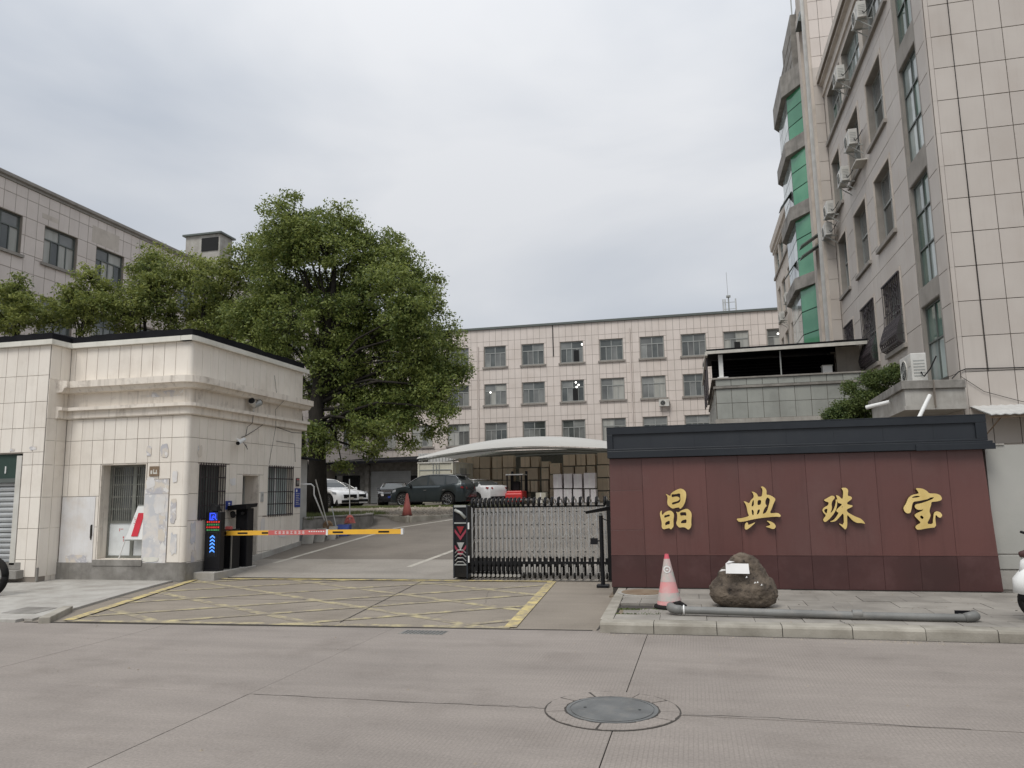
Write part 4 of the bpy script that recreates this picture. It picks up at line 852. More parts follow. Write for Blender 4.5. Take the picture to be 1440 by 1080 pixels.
LETTERS = {'jing':[([(-0.4061,1.5201),(-0.3745,1.5071),(-0.3493,1.4888),(-0.3321,1.4913),(-0.3258,1.5236),(-0.2777,1.5574),(-0.2288,1.5821),(-0.1804,1.5972),(-0.1337,1.5791),(-0.1049,1.5442),(-0.1001,1.4891),(-0.1099,1.4412),(-0.1223,1.3933),(-0.1524,1.332),(-0.1986,1.288),(-0.2176,1.3156),(-0.2621,1.3093),(-0.3104,1.2961),(-0.3502,1.3206),(-0.3814,1.3554),(-0.3863,1.3969),(-0.3763,1.4657),(-0.39,1.497)],[[(-0.3174,1.5132),(-0.2663,1.511),(-0.1872,1.5263),(-0.1902,1.463),(-0.1888,1.4217),(-0.204,1.3875),(-0.3077,1.3545),(-0.3194,1.365),(-0.3114,1.3903),(-0.2372,1.4052),(-0.2056,1.4254),(-0.1975,1.4528),(-0.2203,1.4737),(-0.261,1.4778),(-0.3162,1.4648)]]),([(-0.472,1.2739),(-0.4755,1.2257),(-0.4649,1.2016),(-0.4359,1.2391),(-0.38,1.266),(-0.3389,1.269),(-0.3029,1.2377),(-0.2932,1.1965),(-0.3083,1.1214),(-0.3076,1.0326),(-0.3486,0.9851),(-0.3713,1.0091),(-0.3986,1.0058),(-0.4608,0.9891),(-0.4867,1.02),(-0.4803,1.0884),(-0.4943,1.1572),(-0.5039,1.2191),(-0.4969,1.2535)],[[(-0.4377,1.1979),(-0.3964,1.2043),(-0.3584,1.2143),(-0.3565,1.1834),(-0.3977,1.1755),(-0.4395,1.1581)],[(-0.4253,1.0949),(-0.3625,1.1252),(-0.3618,1.0671),(-0.4031,1.0585),(-0.4274,1.0484),(-0.4333,1.0676)]]),([(-0.2647,1.2545),(-0.2315,1.237),(-0.1824,1.2707),(-0.1,1.2972),(-0.0544,1.2625),(-0.0332,1.2145),(-0.0467,1.1193),(-0.0477,1.031),(-0.092,0.977),(-0.1405,1.018),(-0.1809,1.0216),(-0.2285,1.0151),(-0.2606,1.0527),(-0.2691,1.0869),(-0.2499,1.1346),(-0.2474,1.2166)],[[(-0.2078,1.2368),(-0.1634,1.2431),(-0.1161,1.2427),(-0.1107,1.188),(-0.1522,1.1952),(-0.1999,1.1888)],[(-0.1863,1.1204),(-0.1144,1.1403),(-0.1172,1.0824),(-0.1646,1.0794),(-0.2017,1.0796)]])],'dian':[([(0.7188,1.3937),(0.7521,1.3877),(0.7909,1.3629),(0.8063,1.3731),(0.8238,1.4075),(0.8627,1.4416),(0.8706,1.4622),(0.8601,1.5109),(0.8379,1.5321),(0.8745,1.5281),(0.9195,1.4961),(0.9303,1.4544),(0.9706,1.4573),(0.9858,1.4674),(1.0004,1.5641),(0.9727,1.6027),(1.0063,1.6056),(1.0412,1.5772),(1.0557,1.5424),(1.0488,1.4837),(1.0917,1.4796),(1.143,1.4512),(1.1752,1.4164),(1.144,1.3618),(1.1128,1.2866),(1.075,1.2115),(1.1944,1.2206),(1.2315,1.1827),(1.2201,1.1589),(1.1514,1.1663),(0.9517,1.1475),(0.817,1.1246),(0.7286,1.1012),(0.6339,1.0902),(0.6018,1.1415),(0.6842,1.1464),(0.79,1.1765),(0.7692,1.2215),(0.7606,1.3045),(0.7437,1.3601)],[[(0.8503,1.4037),(0.8673,1.4069),(0.8623,1.324),(0.8249,1.3141)],[(0.9208,1.4075),(0.9709,1.4089),(0.9636,1.3434),(0.9128,1.3303)],[(1.0598,1.447),(1.0883,1.4245),(1.0932,1.3969),(1.0519,1.2667),(1.0262,1.2258),(1.009,1.2156),(0.9783,1.2022),(0.9989,1.2673),(1.0209,1.3014),(1.0454,1.3218),(1.0303,1.346),(1.0247,1.3633),(1.0343,1.4115)],[(0.8256,1.2692),(0.8454,1.2655),(0.8574,1.2413),(0.8507,1.1862),(0.8311,1.1933)],[(0.9122,1.2648),(0.9494,1.2747),(0.929,1.213),(0.8945,1.1927),(0.9032,1.227)]]),([(0.7193,1.0565),(0.7481,1.0907),(0.764,1.0769),(0.7689,1.0459),(0.8133,1.0628),(0.8783,1.0898),(0.8113,1.0285),(0.7763,1.0012),(0.7346,0.9754),(0.7123,0.9947)],[]),([(1.0236,1.1092),(1.0812,1.0985),(1.132,1.0674),(1.1524,1.0264),(1.1338,0.9924),(1.1005,0.9858),(1.062,1.0031),(1.0036,1.0218),(1.0641,1.0372),(1.0784,1.0541),(1.0537,1.0816)],[])],'zhu':[([(1.8296,1.3935),(1.8844,1.4232),(1.9446,1.4576),(1.9792,1.4489),(1.9855,1.4217),(1.9453,1.3783),(1.9323,1.3312),(1.9367,1.2771),(1.9057,1.2019),(1.9483,1.2433),(1.9745,1.2969),(1.9917,1.3574),(1.9971,1.4047),(2.0155,1.3943),(2.0098,1.3437),(1.9949,1.2697),(1.9581,1.2028),(1.9022,1.136),(1.8376,1.0814),(1.8125,1.0896),(1.8038,1.12),(1.8508,1.1769),(1.8179,1.2109),(1.8016,1.2516),(1.8301,1.2919),(1.8865,1.3182),(1.8993,1.362),(1.8616,1.3727)],[[(1.824,1.2514),(1.8477,1.268),(1.8767,1.2711),(1.8586,1.197),(1.8377,1.2175)]]),([(2.0801,1.5624),(2.1252,1.5684),(2.1562,1.5577),(2.1732,1.5303),(2.1577,1.4496),(2.1984,1.4436),(2.2171,1.4217),(2.2011,1.395),(2.1411,1.3555),(2.1455,1.3285),(2.2141,1.3155),(2.2093,1.2941),(2.1275,1.2581),(2.1374,1.2211),(2.1855,1.1871),(2.246,1.1531),(2.307,1.1292),(2.3418,1.0923),(2.3637,1.0509),(2.3147,1.0659),(2.252,1.0663),(2.1979,1.1001),(2.1577,1.1539),(2.1299,1.1876),(2.1225,1.0205),(2.0935,0.9706),(2.0582,1.0075),(2.0024,1.0681),(2.0792,1.0341),(2.0863,1.2149),(2.0379,1.1617),(1.9758,1.0951),(1.924,1.0834),(1.8892,1.0877),(1.9449,1.1088),(1.9865,1.1554),(2.0228,1.2156),(1.9978,1.2225),(1.9897,1.2428),(2.0008,1.2629),(2.0823,1.3327),(2.0388,1.3467),(2.0172,1.3571),(2.0126,1.4247),(1.9996,1.4655),(2.0401,1.4514),(2.0781,1.4049),(2.0917,1.4168),(2.1055,1.518)],[[(2.0566,1.2858),(2.0865,1.3036),(2.0804,1.2903)]])],'bao':[([(3.0536,1.5453),(3.1387,1.5405),(3.1966,1.5064),(3.2265,1.4663),(3.3143,1.4662),(3.3665,1.441),(3.3837,1.3981),(3.3691,1.3687),(3.3044,1.3532),(3.2437,1.3507),(3.237,1.3081),(3.2137,1.2493),(3.2073,1.21),(3.219,1.1706),(3.2065,1.1314),(3.1598,1.0468),(3.235,1.043),(3.2428,1.0984),(3.264,1.2029),(3.3048,1.2208),(3.3456,1.2053),(3.3688,1.1626),(3.3386,1.127),(3.3098,1.1403),(3.2828,1.1765),(3.2711,1.1113),(3.2764,1.0004),(3.1638,0.988),(3.0405,0.9625),(3.0094,0.9889),(3.0152,1.0216),(3.0886,1.0636),(3.0528,1.1065),(3.0077,1.1627),(3.0358,1.192),(3.1242,1.2306),(3.132,1.2502),(3.1068,1.2406),(3.0524,1.2445),(3.0235,1.2778),(3.0342,1.3172),(3.1147,1.3327),(3.1962,1.3613),(3.259,1.3867),(3.2886,1.4139),(3.237,1.412),(3.1985,1.3876),(3.1491,1.3784),(3.0747,1.3629),(3.0162,1.3571),(2.9945,1.3177),(2.9792,1.2453),(2.9598,1.1961),(2.9137,1.1933),(2.8858,1.2265),(2.8774,1.2729),(2.9192,1.3319),(2.9498,1.4044),(3.0026,1.4499),(3.0959,1.4683),(3.086,1.495)],[[(2.9929,1.407),(3.0193,1.4298),(3.069,1.439),(3.1138,1.4284),(3.0667,1.4126)],[(3.081,1.1522),(3.1004,1.1651),(3.1284,1.1387),(3.1138,1.1093),(3.0851,1.1292)]])]}
# ================================================================ MAROON SIGN WALL
S = thing('sign_wall', 'maroon stone entrance wall with navy metal cap and four gold characters', 'entrance wall', (1.35, 12, .1))
YS = 11.8; xl = lambda z: -1.275+.03*(z-.1)/2; xr = lambda z: 4.055-.08*(z-.1)/2
core = MB(); core.hexa([(xl(.1)+.02,YS+.03,-.1),(xr(.1)-.02,YS+.03,-.1),(xr(.1)-.02,YS+.5,-.1),(xl(.1)+.02,YS+.5,-.1),(xl(2.1)+.02,YS+.03,2.1),(xr(2.1)-.02,YS+.03,2.1),(xr(2.1)-.02,YS+.5,2.1),(xl(2.1)+.02,YS+.5,2.1)])
core.build('wall_core', M['maroon_dark'], S)
px_ = [None, -.75, -.275, .2, .675, 1.15, 1.625, 2.1, 2.575, 3.05, 3.52, None]
def panel(a, b, z0, z1, m_, nm='stone_panel', y=YS):
    l0, l1 = (xl(z0), xl(z1)) if a is None else (a, a); r0, r1 = (xr(z0), xr(z1)) if b is None else (b, b); g = .0014; j_ = random.uniform(-.0025, .0025)
    return MB().hexa([(l0+g,y+j_,z0+g),(r0-g,y+j_,z0+g),(r0-g,y+.03,z0+g),(l0+g,y+.03,z0+g),(l1+g,y+j_,z1-g),(r1-g,y+j_,z1-g),(r1-g,y+.03,z1-g),(l1+g,y+.03,z1-g)]).build(nm, m_, S, bevel=.002)
for i in range(len(px_)-1):
    if i == 0:
        for z0, z1 in ((.615, .98), (.98, 1.58), (1.58, 2.07)): panel(px_[i], px_[i+1], z0, z1, M['maroon'])
    else: panel(px_[i], px_[i+1], .615, 2.07, M['maroon'])
    panel(px_[i], px_[i+1], .125, .608, M['maroon_dark'])
MB().hexa([(xl(.6),YS-.006,.604),(xr(.6),YS-.006,.604),(xr(.6),YS+.02,.604),(xl(.6),YS+.02,.604),(xl(.6),YS-.006,.62),(xr(.6),YS-.006,.62),(xr(.6),YS+.02,.62),(xl(.6),YS+.02,.62)]).build('trim_line', M['maroon'], S)
MB().box(-1.26, 4.03, YS+.01, YS+.03, .0, .125).build('shadow_gap', M['joint'], S)
for sx_, X_ in ((-1, -1.26), (1, 4.0)): pass
# side returns
for f_, nm in ((xl, -1), (xr, 1)):
    for z0, z1, mm in ((.12, .608, 'maroon_dark'), (.615, 2.07, 'maroon')):
        a0, a1 = f_(z0), f_(z1); d_ = -nm*.02
        MB().hexa([(min(a0,a0+d_),YS+.032,z0),(max(a0,a0+d_),YS+.032,z0),(max(a0,a0+d_),YS+.5,z0),(min(a0,a0+d_),YS+.5,z0),(min(a1,a1+d_),YS+.032,z1),(max(a1,a1+d_),YS+.032,z1),(max(a1,a1+d_),YS+.5,z1),(min(a1,a1+d_),YS+.5,z1)]).build('stone_panel', M[mm], S)
# navy cap: lower lip, recessed field, raised frame
x0, x1 = -1.265, 4.03
MB().box(x0-.0, x1+.055, YS-.10, YS+.55, 2.075, 2.185).build('cap_lip', M['navy'], S, bevel=.006)
MB().box(3.1, x1+.075, YS-.125, YS-.102, 2.065, 2.15).build('cap_lip', M['navy'], S, bevel=.003)
MB().box(x0+.0, x1-.02, YS-.06, YS+.5, 2.186, 2.52).build('cap_field', M['navy2'], S)
for q in ((x0, x1, 2.44, 2.54), (x0, x1, 2.187, 2.215), ): MB().box(q[0], q[1], YS-.092, YS-.061, q[2], q[3]).build('cap_frame', M['navy'], S, bevel=.004)
for a_, b_ in ((x0, x0+.09), (x1-.14, x1)): MB().box(a_, b_, YS-.09, YS-.061, 2.216, 2.439).build('cap_frame', M['navy'], S, bevel=.004)
MB().box(x0-.0, x1+.0, YS-.095, YS+.5, 2.541, 2.556).build('cap_top', M['navy'], S)
for k in range(1, 8): MB().box(x0+k*.66, x0+k*.66+.006, YS-.0625, YS-.06, 2.216, 2.439).build('cap_joint', M['navy'], S)
# characters
NM = {'jing': 'small-sun triple character, first gold character', 'dian': 'gold character with four uprights over a long bar', 'zhu': 'gold character with a narrow left half and a long sweeping foot', 'bao': 'gold character with a roof stroke on top, nearest the white scooter end'}
def letter(key, polys, d0, d1, m_, nm, grow=0., dx=0., off=True):
    cu = bpy.data.curves.new(nm, 'CURVE'); cu.dimensions = '2D'; cu.fill_mode = 'BOTH'; cu.extrude = (d1-d0)/2; cu.bevel_depth = .0015 if grow == 0 else 0; cu.bevel_resolution = 0; cu.offset = grow
    meshes = []
    objs = []
    for pi_, (o_, hs) in enumerate(polys):
        c = bpy.data.curves.new(nm, 'CURVE'); c.dimensions = '2D'; c.fill_mode = 'BOTH'; c.extrude = (d1-d0)/2; c.offset = grow
        for ring_ in [o_]+hs:
            # smooth the traced outline once (Chaikin) so strokes read as brushed
            pts = ring_; q = []
            for i in range(len(pts)):
                a_, b_ = Vector(pts[i]), Vector(pts[(i+1) % len(pts)]); q += [a_*.78+b_*.22, a_*.22+b_*.78]
            sp = c.splines.new('POLY'); sp.points.add(len(q)-1); sp.use_cyclic_u = True
            for i, p in enumerate(q): sp.points[i].co = (p.x+dx, p.y, 0, 1)
        ob = bpy.data.objects.new(nm, c); me = bpy.data.meshes.new_from_object(ob); bpy.data.objects.remove(ob)
        meshes.append((me, pi_))
    vs, fs = [], []
    for me, pi_ in meshes:
        b_ = len(vs); vs += [(v.co.x, YS-(d0+d1)/2-v.co.z-.0007*pi_, v.co.y) for v in me.vertices]; fs += [tuple(b_+i for i in p.vertices) for p in me.polygons]
    mb = MB(); mb.add(vs, fs); o = mb.build(nm, m_, S)
    return o
for key, polys in LETTERS.items():
    o = letter(key, polys, .062, .075, M['gold'], 'gold_character'); o['label'] = NM[key]
    s_ = MB()
    b = letter(key, polys, .008, .0615, M['gold_side'], 'character_return')
    root_local = b; b.parent = o
# ---------------------------------------------------------------- grey wall right of it
gw = thing('boundary_wall', 'grey painted boundary wall with bare block base beyond the maroon wall', 'wall', (6, 12.1, .1))
MB().box(4.075, 12, 12.0, 12.25, .62, 2.13).build('wall', M['greywall'], gw)
MB().box(4.075, 12, 12.0+.004, 12.25, .605, .62).build('joint_line', M['cement'], gw)
MB().box(4.065, 12, 12.02, 12.25, -.1, .605).build('base', M['cement'], gw)
for r_, (z0, z1) in enumerate(((.12, .40), (.40, .605))):
    x = 4.07
    while x < 9: 
        w_ = random.uniform(.28, .42); MB().box(x+.006, x+w_, 11.995+random.uniform(0,.02), 12.05, z0+.004, z1-.006).build('block', random.choice([M['greywall'], M['greywall'], M['cement_pale'], M['cement_pale']]), gw, bevel=.01); x += w_+.006
MB().box(4.0, 4.32, 11.98, 12.2, 2.13, 2.15).build('loose_slab', M['cement_pale'], gw)
# ---------------------------------------------------------------- rock, notice, cone, pipe
def rock():
    m = MB(); nu, nv = 110, 70; C = Vector((.535, 10.12, .13)); H = .66
    hw = lambda t: float(np.interp(t, [0,.06,.2,.34,.5,.66,.82,.93,1.], [.27,.33,.385,.385,.315,.25,.19,.12,.0]))
    cx = lambda t: float(np.interp(t, [0,.2,.34,.5,.7,1.], [.01,.0,-.005,.0,.015,.03]))
    vs = []
    for j_ in range(nv+1):
        t = j_/nv; 
        for i_ in range(nu):
            a_ = 2*math.pi*i_/nu; r = hw(t); sq_ = 1+.06*math.cos(2*a_+.6)+.05*math.cos(3*a_+1.1)+.03*math.cos(5*a_)
            p = Vector((cx(t)+r*sq_*math.cos(a_), r*.72*sq_*math.sin(a_), t*H))
            d_ = mnoise.noise(p*4.2+Vector((3,1,2)))*.05+mnoise.noise(p*10)*.018+mnoise.noise(p*26)*.008+abs(mnoise.noise(p*15+Vector((5,5,5))))*-.015
            d_ -= .02*max(0, mnoise.noise(p*6+Vector((9,9,9))))
            n_ = Vector((math.cos(a_), math.sin(a_)*.8, .25)).normalized()
            if t > .97: n_ = Vector((0,0,1))
            vs.append(tuple(C+p+n_*d_*(1 if t > .04 else .4)))
    fs = [(j_*nu+i_, j_*nu+(i_+1)%nu, (j_+1)*nu+(i_+1)%nu, (j_+1)*nu+i_) for j_ in range(nv) for i_ in range(nu)]
    fs += [tuple(range(nu-1,-1,-1)), tuple(range(nv*nu, (nv+1)*nu))]
    m.add(vs, fs); return m
ro = tag(rock().build('boulder', M['lava'], smooth=True), 'rough dark brown boulder on the pavement before the maroon wall', 'boulder')
no = thing('paper_notice', 'white paper sheet taped to the top of the brown boulder', 'notice', (.48, 9.84, .55))
MB().hexa([(.345,9.83,.552),(.625,9.84,.548),(.625,9.845,.548),(.345,9.835,.552),(.35,9.865,.672),(.62,9.875,.665),(.62,9.88,.665),(.35,9.87,.672)]).build('sheet', M['paper'], no)
MB().add([(.355,9.855,.672),(.38,9.85,.675),(.46,9.875,.688),(.39,9.87,.702)], [(0,1,2,3)]).build('tape', M['whitepaint'], no)
MB().add([(.27,9.88,.57),(.345,9.84,.585),(.345,9.84,.60),(.30,9.87,.60)], [(0,1,2,3)]).build('tape', M['whitepaint'], no)
for q in ((.68,.445),(.71,.45),(.755,.42),(.585,.51)): MB().add([(q[0]-.012,9.825,q[1]-.01),(q[0]+.012,9.825,q[1]-.004),(q[0]+.004,9.83,q[1]+.014)], [(0,1,2)]).build('paint_fleck', M['paper'], no)
lr = MB()
for k in range(5): lr.box(.39, .59-.02*(k%2), 9.829+.0055*k, 9.83+.0055*k, .655-.021*k, .658-.021*k) if False else None
def cone(name, label, loc, H, bands, tilt, base_m, base_r):
    t = thing(name, label, 'traffic cone', loc)
    ax = Vector((tilt, .02, 1)).normalized(); q = ax.orthogonal().normalized(); s_ = ax.cross(q); L0 = Vector(loc)
    rad = lambda h: .145*(1-h/H)*H/.68+.022
    for (h0, h1, mm) in bands:
        m = MB(); n = 24; vs = []
        for h in (h0, (h0+h1)/2, h1): vs += [tuple(L0+ax*h+(q*math.cos(2*math.pi*k/n)+s_*math.sin(2*math.pi*k/n))*(rad(h)+(.0015 if 'reflect' in mm else 0)+.003*mnoise.noise(Vector((h*5,k*.6,0))))) for k in range(n)]
        m.add(vs, [(i*n+k, i*n+(k+1)%n, (i+1)*n+(k+1)%n, (i+1)*n+k) for i in range(2) for k in range(n)]); m.build('band' if h0 > .03 else 'skirt', M[mm], t, smooth=True)
    m = MB(); top = L0+ax*H; m.cyl(tuple(top-ax*.012), tuple(top), rad(H)+.001, n=18); m.build('tip', M[bands[-1][2]], t)
    b = MB(); n = 28
    b.lathe([(base_r, 0), (base_r+.006, .014), (base_r-.004, .036), (.16*H/.68, .045), (.14*H/.68, .05)], loc, 26); b.build('base', M[base_m], t, smooth=True)
    return t
cn = cone('traffic_cone', 'tall faded red and grey banded cone standing beside the grey pipe end', (-.355, 9.9, .12), .66,
     [(.03, .09, 'cone'), (.09, .19, 'reflect'), (.19, .32, 'cone'), (.32, .50, 'reflect'), (.50, .60, 'reflect'), (.60, .66, 'cone_red')], -.015, 'rubber', .19)
rg = MB(); 
for k in range(16):
    a0, a1 = 2*math.pi*k/16, 2*math.pi*(k+1)/16; P_ = lambda a_, r: (-.365+r*math.cos(a_), 9.9-.072-.0*abs(math.cos(a_))+ (abs(math.cos(a_))*r)*.25, .12+.475+r*math.sin(a_))
    rg.add([P_(a0,.030),P_(a1,.030),P_(a1,.045),P_(a0,.045)], [(0,1,2,3)])
rg.build('emblem_ring', M['white'], cn); MB().box(-.38,-.35,9.822,9.824,.587,.603).build('emblem_bar', M['white'], cn)
t = thing('drain_pipe', 'long grey plastic pipe lying on the pavement with elbows at both ends', 'pipe', (1.3, 9.28, .12))
MB().cyl((-.22, 9.32, .185), (1.72, 9.28, .165), .043, n=18).build('pipe_length', M['pvc'], t, smooth=False); MB().cyl((1.70, 9.28, .165), (2.80, 9.26, .164), .041, n=18).build('pipe_length', M['pvc'], t)
MB().cyl((1.66, 9.281, .182), (1.76, 9.279, .182), .0475, n=18).build('collar', M['pvc'], t)
MB().tube([(-.20, 9.32, .186), (-.26, 9.325, .188), (-.31, 9.35, .195), (-.325, 9.41, .20), (-.325, 9.46, .20)], .053, 14).build('elbow', M['pvc'], t, smooth=True)
MB().cyl((-.18, 9.32, .186), (-.165, 9.32, .186), .054, n=18).build('white_ring', M['white'], t)
MB().tube([(2.78, 9.26, .165), (2.84, 9.262, .18), (2.895, 9.29, .182), (2.90, 9.36, .185)], .050, 14).build('elbow', M['pvc'], t, smooth=True)
MB().tube([(-.30, 9.47, .22), (-.22, 9.52, .235), (-.16, 9.50, .20), (-.15, 9.55, .13)], .028, 8).build('rubber_strap', M['rubber'], t, smooth=True)
t = thing('metal_bracket', 'small black bracket plate standing behind the far elbow of the grey pipe', 'bracket', (2.83, 9.45, .12))
MB().box(2.74, 2.92, 9.44, 9.45, .12, .215).build('plate', M['black'], t)
for u in (2.775, 2.85): MB().box(u, u+.03, 9.435, 9.44, .165, .185).build('slot', M['pvc'], t)

# ================================================================ SLIDING GATE
GT = thing('folding_gate', 'stainless accordion gate drawn across half of the drive', 'gate', (-2.9, 13.75, 0))
Yg0, Yg1 = 13.56, 13.96; GZ = .03
tops = [215,250,288,325,362,400,437,475,512,545,580,615,655,700,745,790,840,895,950,1010,1070,1130,1195,1262,1330]
fx = [-4.33+(630+x/6-641)*.01325 for x in tops]
fx = [x for x in fx]
frame_m = MB(); hw_ = .0105
for y in (Yg0, Yg1): 
    frame_m.box(-hw_, hw_, y-.012, y+.012, .30, 1.36)
frame_m.tube([(0, Yg0, 1.355), (0, Yg0+.03, 1.39), (0, Yg0+.1, 1.41), (0, Yg1-.1, 1.41), (0, Yg1-.03, 1.39), (0, Yg1, 1.355)], .015, 8)
cap_m = MB(); cap_m.tube([(0, Yg0-.015, 1.29), (0, Yg0-.018, 1.36), (0, Yg0+.02, 1.425), (0, Yg0+.12, 1.44)], [.020, .026, .028, .02], 8); cap_m.cyl((-.03, Yg0-.02, 1.32), (.03, Yg0-.02, 1.32), .012, n=8)
foot_m = MB(); foot_m.box(-.022, .022, Yg0-.02, Yg0+.02, .13, .37); foot_m.box(-.03, .03, Yg0-.024, Yg0+.03, .24, .30); foot_m.box(-.018, .018, Yg0-.01, Yg1+.01, .20, .26); foot_m.box(-.02, .02, Yg1-.02, Yg1+.02, .10, .36)
wheel_m = MB(); wheel_m.cyl((-.014, Yg0-.004, .065), (.014, Yg0-.004, .065), .058, n=16); wheel_m.cyl((-.014, Yg1, .065), (.014, Yg1, .065), .058, n=16)
plate_m = MB(); plate_m.box(-.016, .016, Yg0-.026, Yg0-.022, .08, .26)
ME = dict(frame=frame_m.mesh('gate_frame', mats=[M['steel']]), cap=cap_m.mesh('cap', mats=[M['blackmatt']], smooth=True), foot=foot_m.mesh('foot', mats=[M['blackmatt']]), wheel=wheel_m.mesh('wheel', mats=[M['rubber']]), plate=plate_m.mesh('steel_plate', mats=[M['steel_dull']]))
ME['hub'] = MB().cyl((-.018, Yg0-.01, .065), (.018, Yg0-.01, .065), .03, n=12).mesh('hub', mats=[M['steel_dull']])
ME['hub'] = (lambda m_: (m_.cyl((0, Yg0-.07, .065), (0, Yg0-.062, .065), .03, n=12), m_)[1])(MB()).mesh('hub', mats=[M['steel_dull']])
go = Vector(GT.location)
def inst(nm, me, loc, par):
    o = bpy.data.objects.new(nm, me); col.objects.link(o); o.location = loc; o.parent = par; return o
for i, x in enumerate(fx):
    fo = inst('gate_frame', ME['frame'], (x-go.x, -go.y, GZ), GT)
    inst('cap', ME['cap'], (0,0,0), fo); inst('foot', ME['foot'], (0,0,0), fo)
    inst('wheel', ME['wheel'], (.0,0,0), fo)
    if i < 12: inst('hub', ME['hub'], (0,0,0), fo)
    else: inst('steel_plate', ME['plate'], (0,0,0), fo)
    if i+1 < len(fx):
        x2 = fx[i+1]; g_ = x2-x
        if g_ > .055:
            for (y_, sg) in ((Yg0+.016, 1),):
                for z0, z1 in ((.36, .60), (.60, .84), (.84, 1.08), (1.08, 1.30)):
                    for aa, bb in (((x, z0), (x2, z1)), ((x2, z0), (x, z1))):
                        if g_ < .09 and (bb[0] < aa[0]): continue
                        m = MB(); dz = .016; yy = y_+(.004 if bb[0] > aa[0] else -.004)
                        m.hexa([(aa[0],yy-.003,aa[1]-dz+GZ),(bb[0],yy-.003,bb[1]-dz+GZ),(bb[0],yy+.003,bb[1]-dz+GZ),(aa[0],yy+.003,aa[1]-dz+GZ),(aa[0],yy-.003,aa[1]+dz+GZ),(bb[0],yy-.003,bb[1]+dz+GZ),(bb[0],yy+.003,bb[1]+dz+GZ),(aa[0],yy+.003,aa[1]+dz+GZ)])
                        m.build('scissor_bar', M['steel_dull'] if sg > 0 else M['frame_steel'], GT)
            pv_ = MB(); xm = (x+x2)/2
            for z in (.48, .72, .96, 1.19): pv_.cyl((xm, Yg0-.005, z+GZ), (xm, Yg0+.02, z+GZ), .011, n=8)
            pv_.box(x, x2, Yg0-.012, Yg0-.004, 1.27+GZ, 1.30+GZ); pv_.box(x, x2, Yg0-.012, Yg0-.004, .27+GZ, .31+GZ)
            pv_.build('pivots', M['blackmatt'], GT)
        else:
            MB().box(x+.0155, x2-.0155, Yg0+.01, Yg0+.016, .35, 1.32).build('dark_gap_strip', M['navy2'], GT)  # shade of the narrow gap between folded bars, put in as a near-black strip
# gate head
hx0, hx1 = -4.345, -4.075
hd = MB().box(hx0, hx1, 13.50, 14.02, .05, 1.345).build('gate_head', M['black'], GT, bevel=.015)
PH = PF(13.50)
for q in ((hx0-.004, hx0+.02, .04, 1.36), (hx1-.02, hx1+.004, .04, 1.36), (hx0+.02, hx1-.02, 1.32, 1.36), (hx0+.02, hx1-.02, 1.02, 1.045), (hx0+.02, hx1-.02, .27, .29)): MB().pbox(PH, *q, .0, .022).build('trim', M['navy2'] if q[0] < hx0 or q[1] > hx1 else M['frame_steel'], hd)
for zc in (.93, .64):
    for s_, mm, w_ in ((0, 'cone_red', .035), ):
        m = MB(); uc = (hx0+hx1)/2
        m.add([PH(hx0+.025,zc,.012),PH(hx0+.025,zc-.06,.012),PH(uc,zc-.21,.012),PH(uc,zc-.14,.012)], [(0,1,2,3)]); m.add([PH(hx1-.025,zc,.012),PH(hx1-.025,zc-.06,.012),PH(uc,zc-.21,.012),PH(uc,zc-.14,.012)], [(0,3,2,1)])
        m.build('red_chevron', M['gate_red'], hd)
    MB().add([PH(uc-.07,zc+.04,.006),PH(uc+.07,zc+.04,.006),PH(uc,zc-.10,.014)], [(0,1,2)]).build('chevron_infill', M['tail'] if zc > .8 else M['steel_dull'], hd)
for k, z in enumerate((.52, .45, .38, .31)):
    m = MB(); uc = (hx0+hx1)/2; m.tube([PH(hx0+.03,z-.03,.01),PH(uc-.05,z+.025,.02),PH(uc+.05,z+.025,.02),PH(hx1-.03,z-.03,.01)], .009, 6); m.build('curved_bar', M['steel_dull'], hd)
MB().tube([PH(hx0+.03,1.27,.01),PH(-4.2,1.22,.03),PH(hx1-.03,1.12,.02)], .03, 8).build('visor', M['frame_steel'], hd, smooth=True)
MB().pbox(PH, hx0+.02, hx1-.02, .06, .26, .001, .012).build('bumper', M['rubber'], hd)
MB().cyl((hx1+.02, 13.49, .07), (hx1+.06, 13.49, .07), .055, n=16).build('wheel', M['rubber'], GT)
for z in (.98, .38): MB().pbox(PH, hx1+.01, hx1+.035, z-.06, z+.06, -.01, .02).build('white_marker', M['white'], GT)
MB().box(fx[-1]+.03, fx[-1]+.09, 13.5, 14.02, .03, 1.40).build('end_post', M['blackmatt'], GT)
MB().box(-4.3, -1.32, 13.74, 13.78, .0, .008).build('guide_rail', M['rust'], GT)
# plate camera on its post at the wall end
t = thing('camera_post', 'slim black post with slanting camera beside the maroon wall', 'camera post', (-1.52, 12.75, 0))
MB().box(-1.62, -1.42, 12.66, 12.84, .0, .05).build('foot_plate', M['black'], t, bevel=.01)
MB().cyl((-1.52, 12.75, .05), (-1.52, 12.75, 1.17), .036, n=14).build('pole', M['black'], t)
MB().cyl((-1.52, 12.75, 1.12), (-1.52, 12.75, 1.21), .026, n=10).build('neck', M['frame_steel'], t)
MB().hexa([(-1.76,12.66,1.20),(-1.28,12.70,1.27),(-1.28,12.86,1.27),(-1.76,12.82,1.20),(-1.77,12.64,1.245),(-1.27,12.68,1.345),(-1.27,12.88,1.345),(-1.77,12.84,1.245)]).build('camera_hood', M['black'], t, bevel=.008)
MB().box(-1.70, -1.58, 12.69, 12.72, .70, .80).build('lamp', M['black'], t); MB().cyl((-1.6, 12.72, .75), (-1.5, 12.74, .77), .012, n=8).build('lamp_arm', M['black'], t)
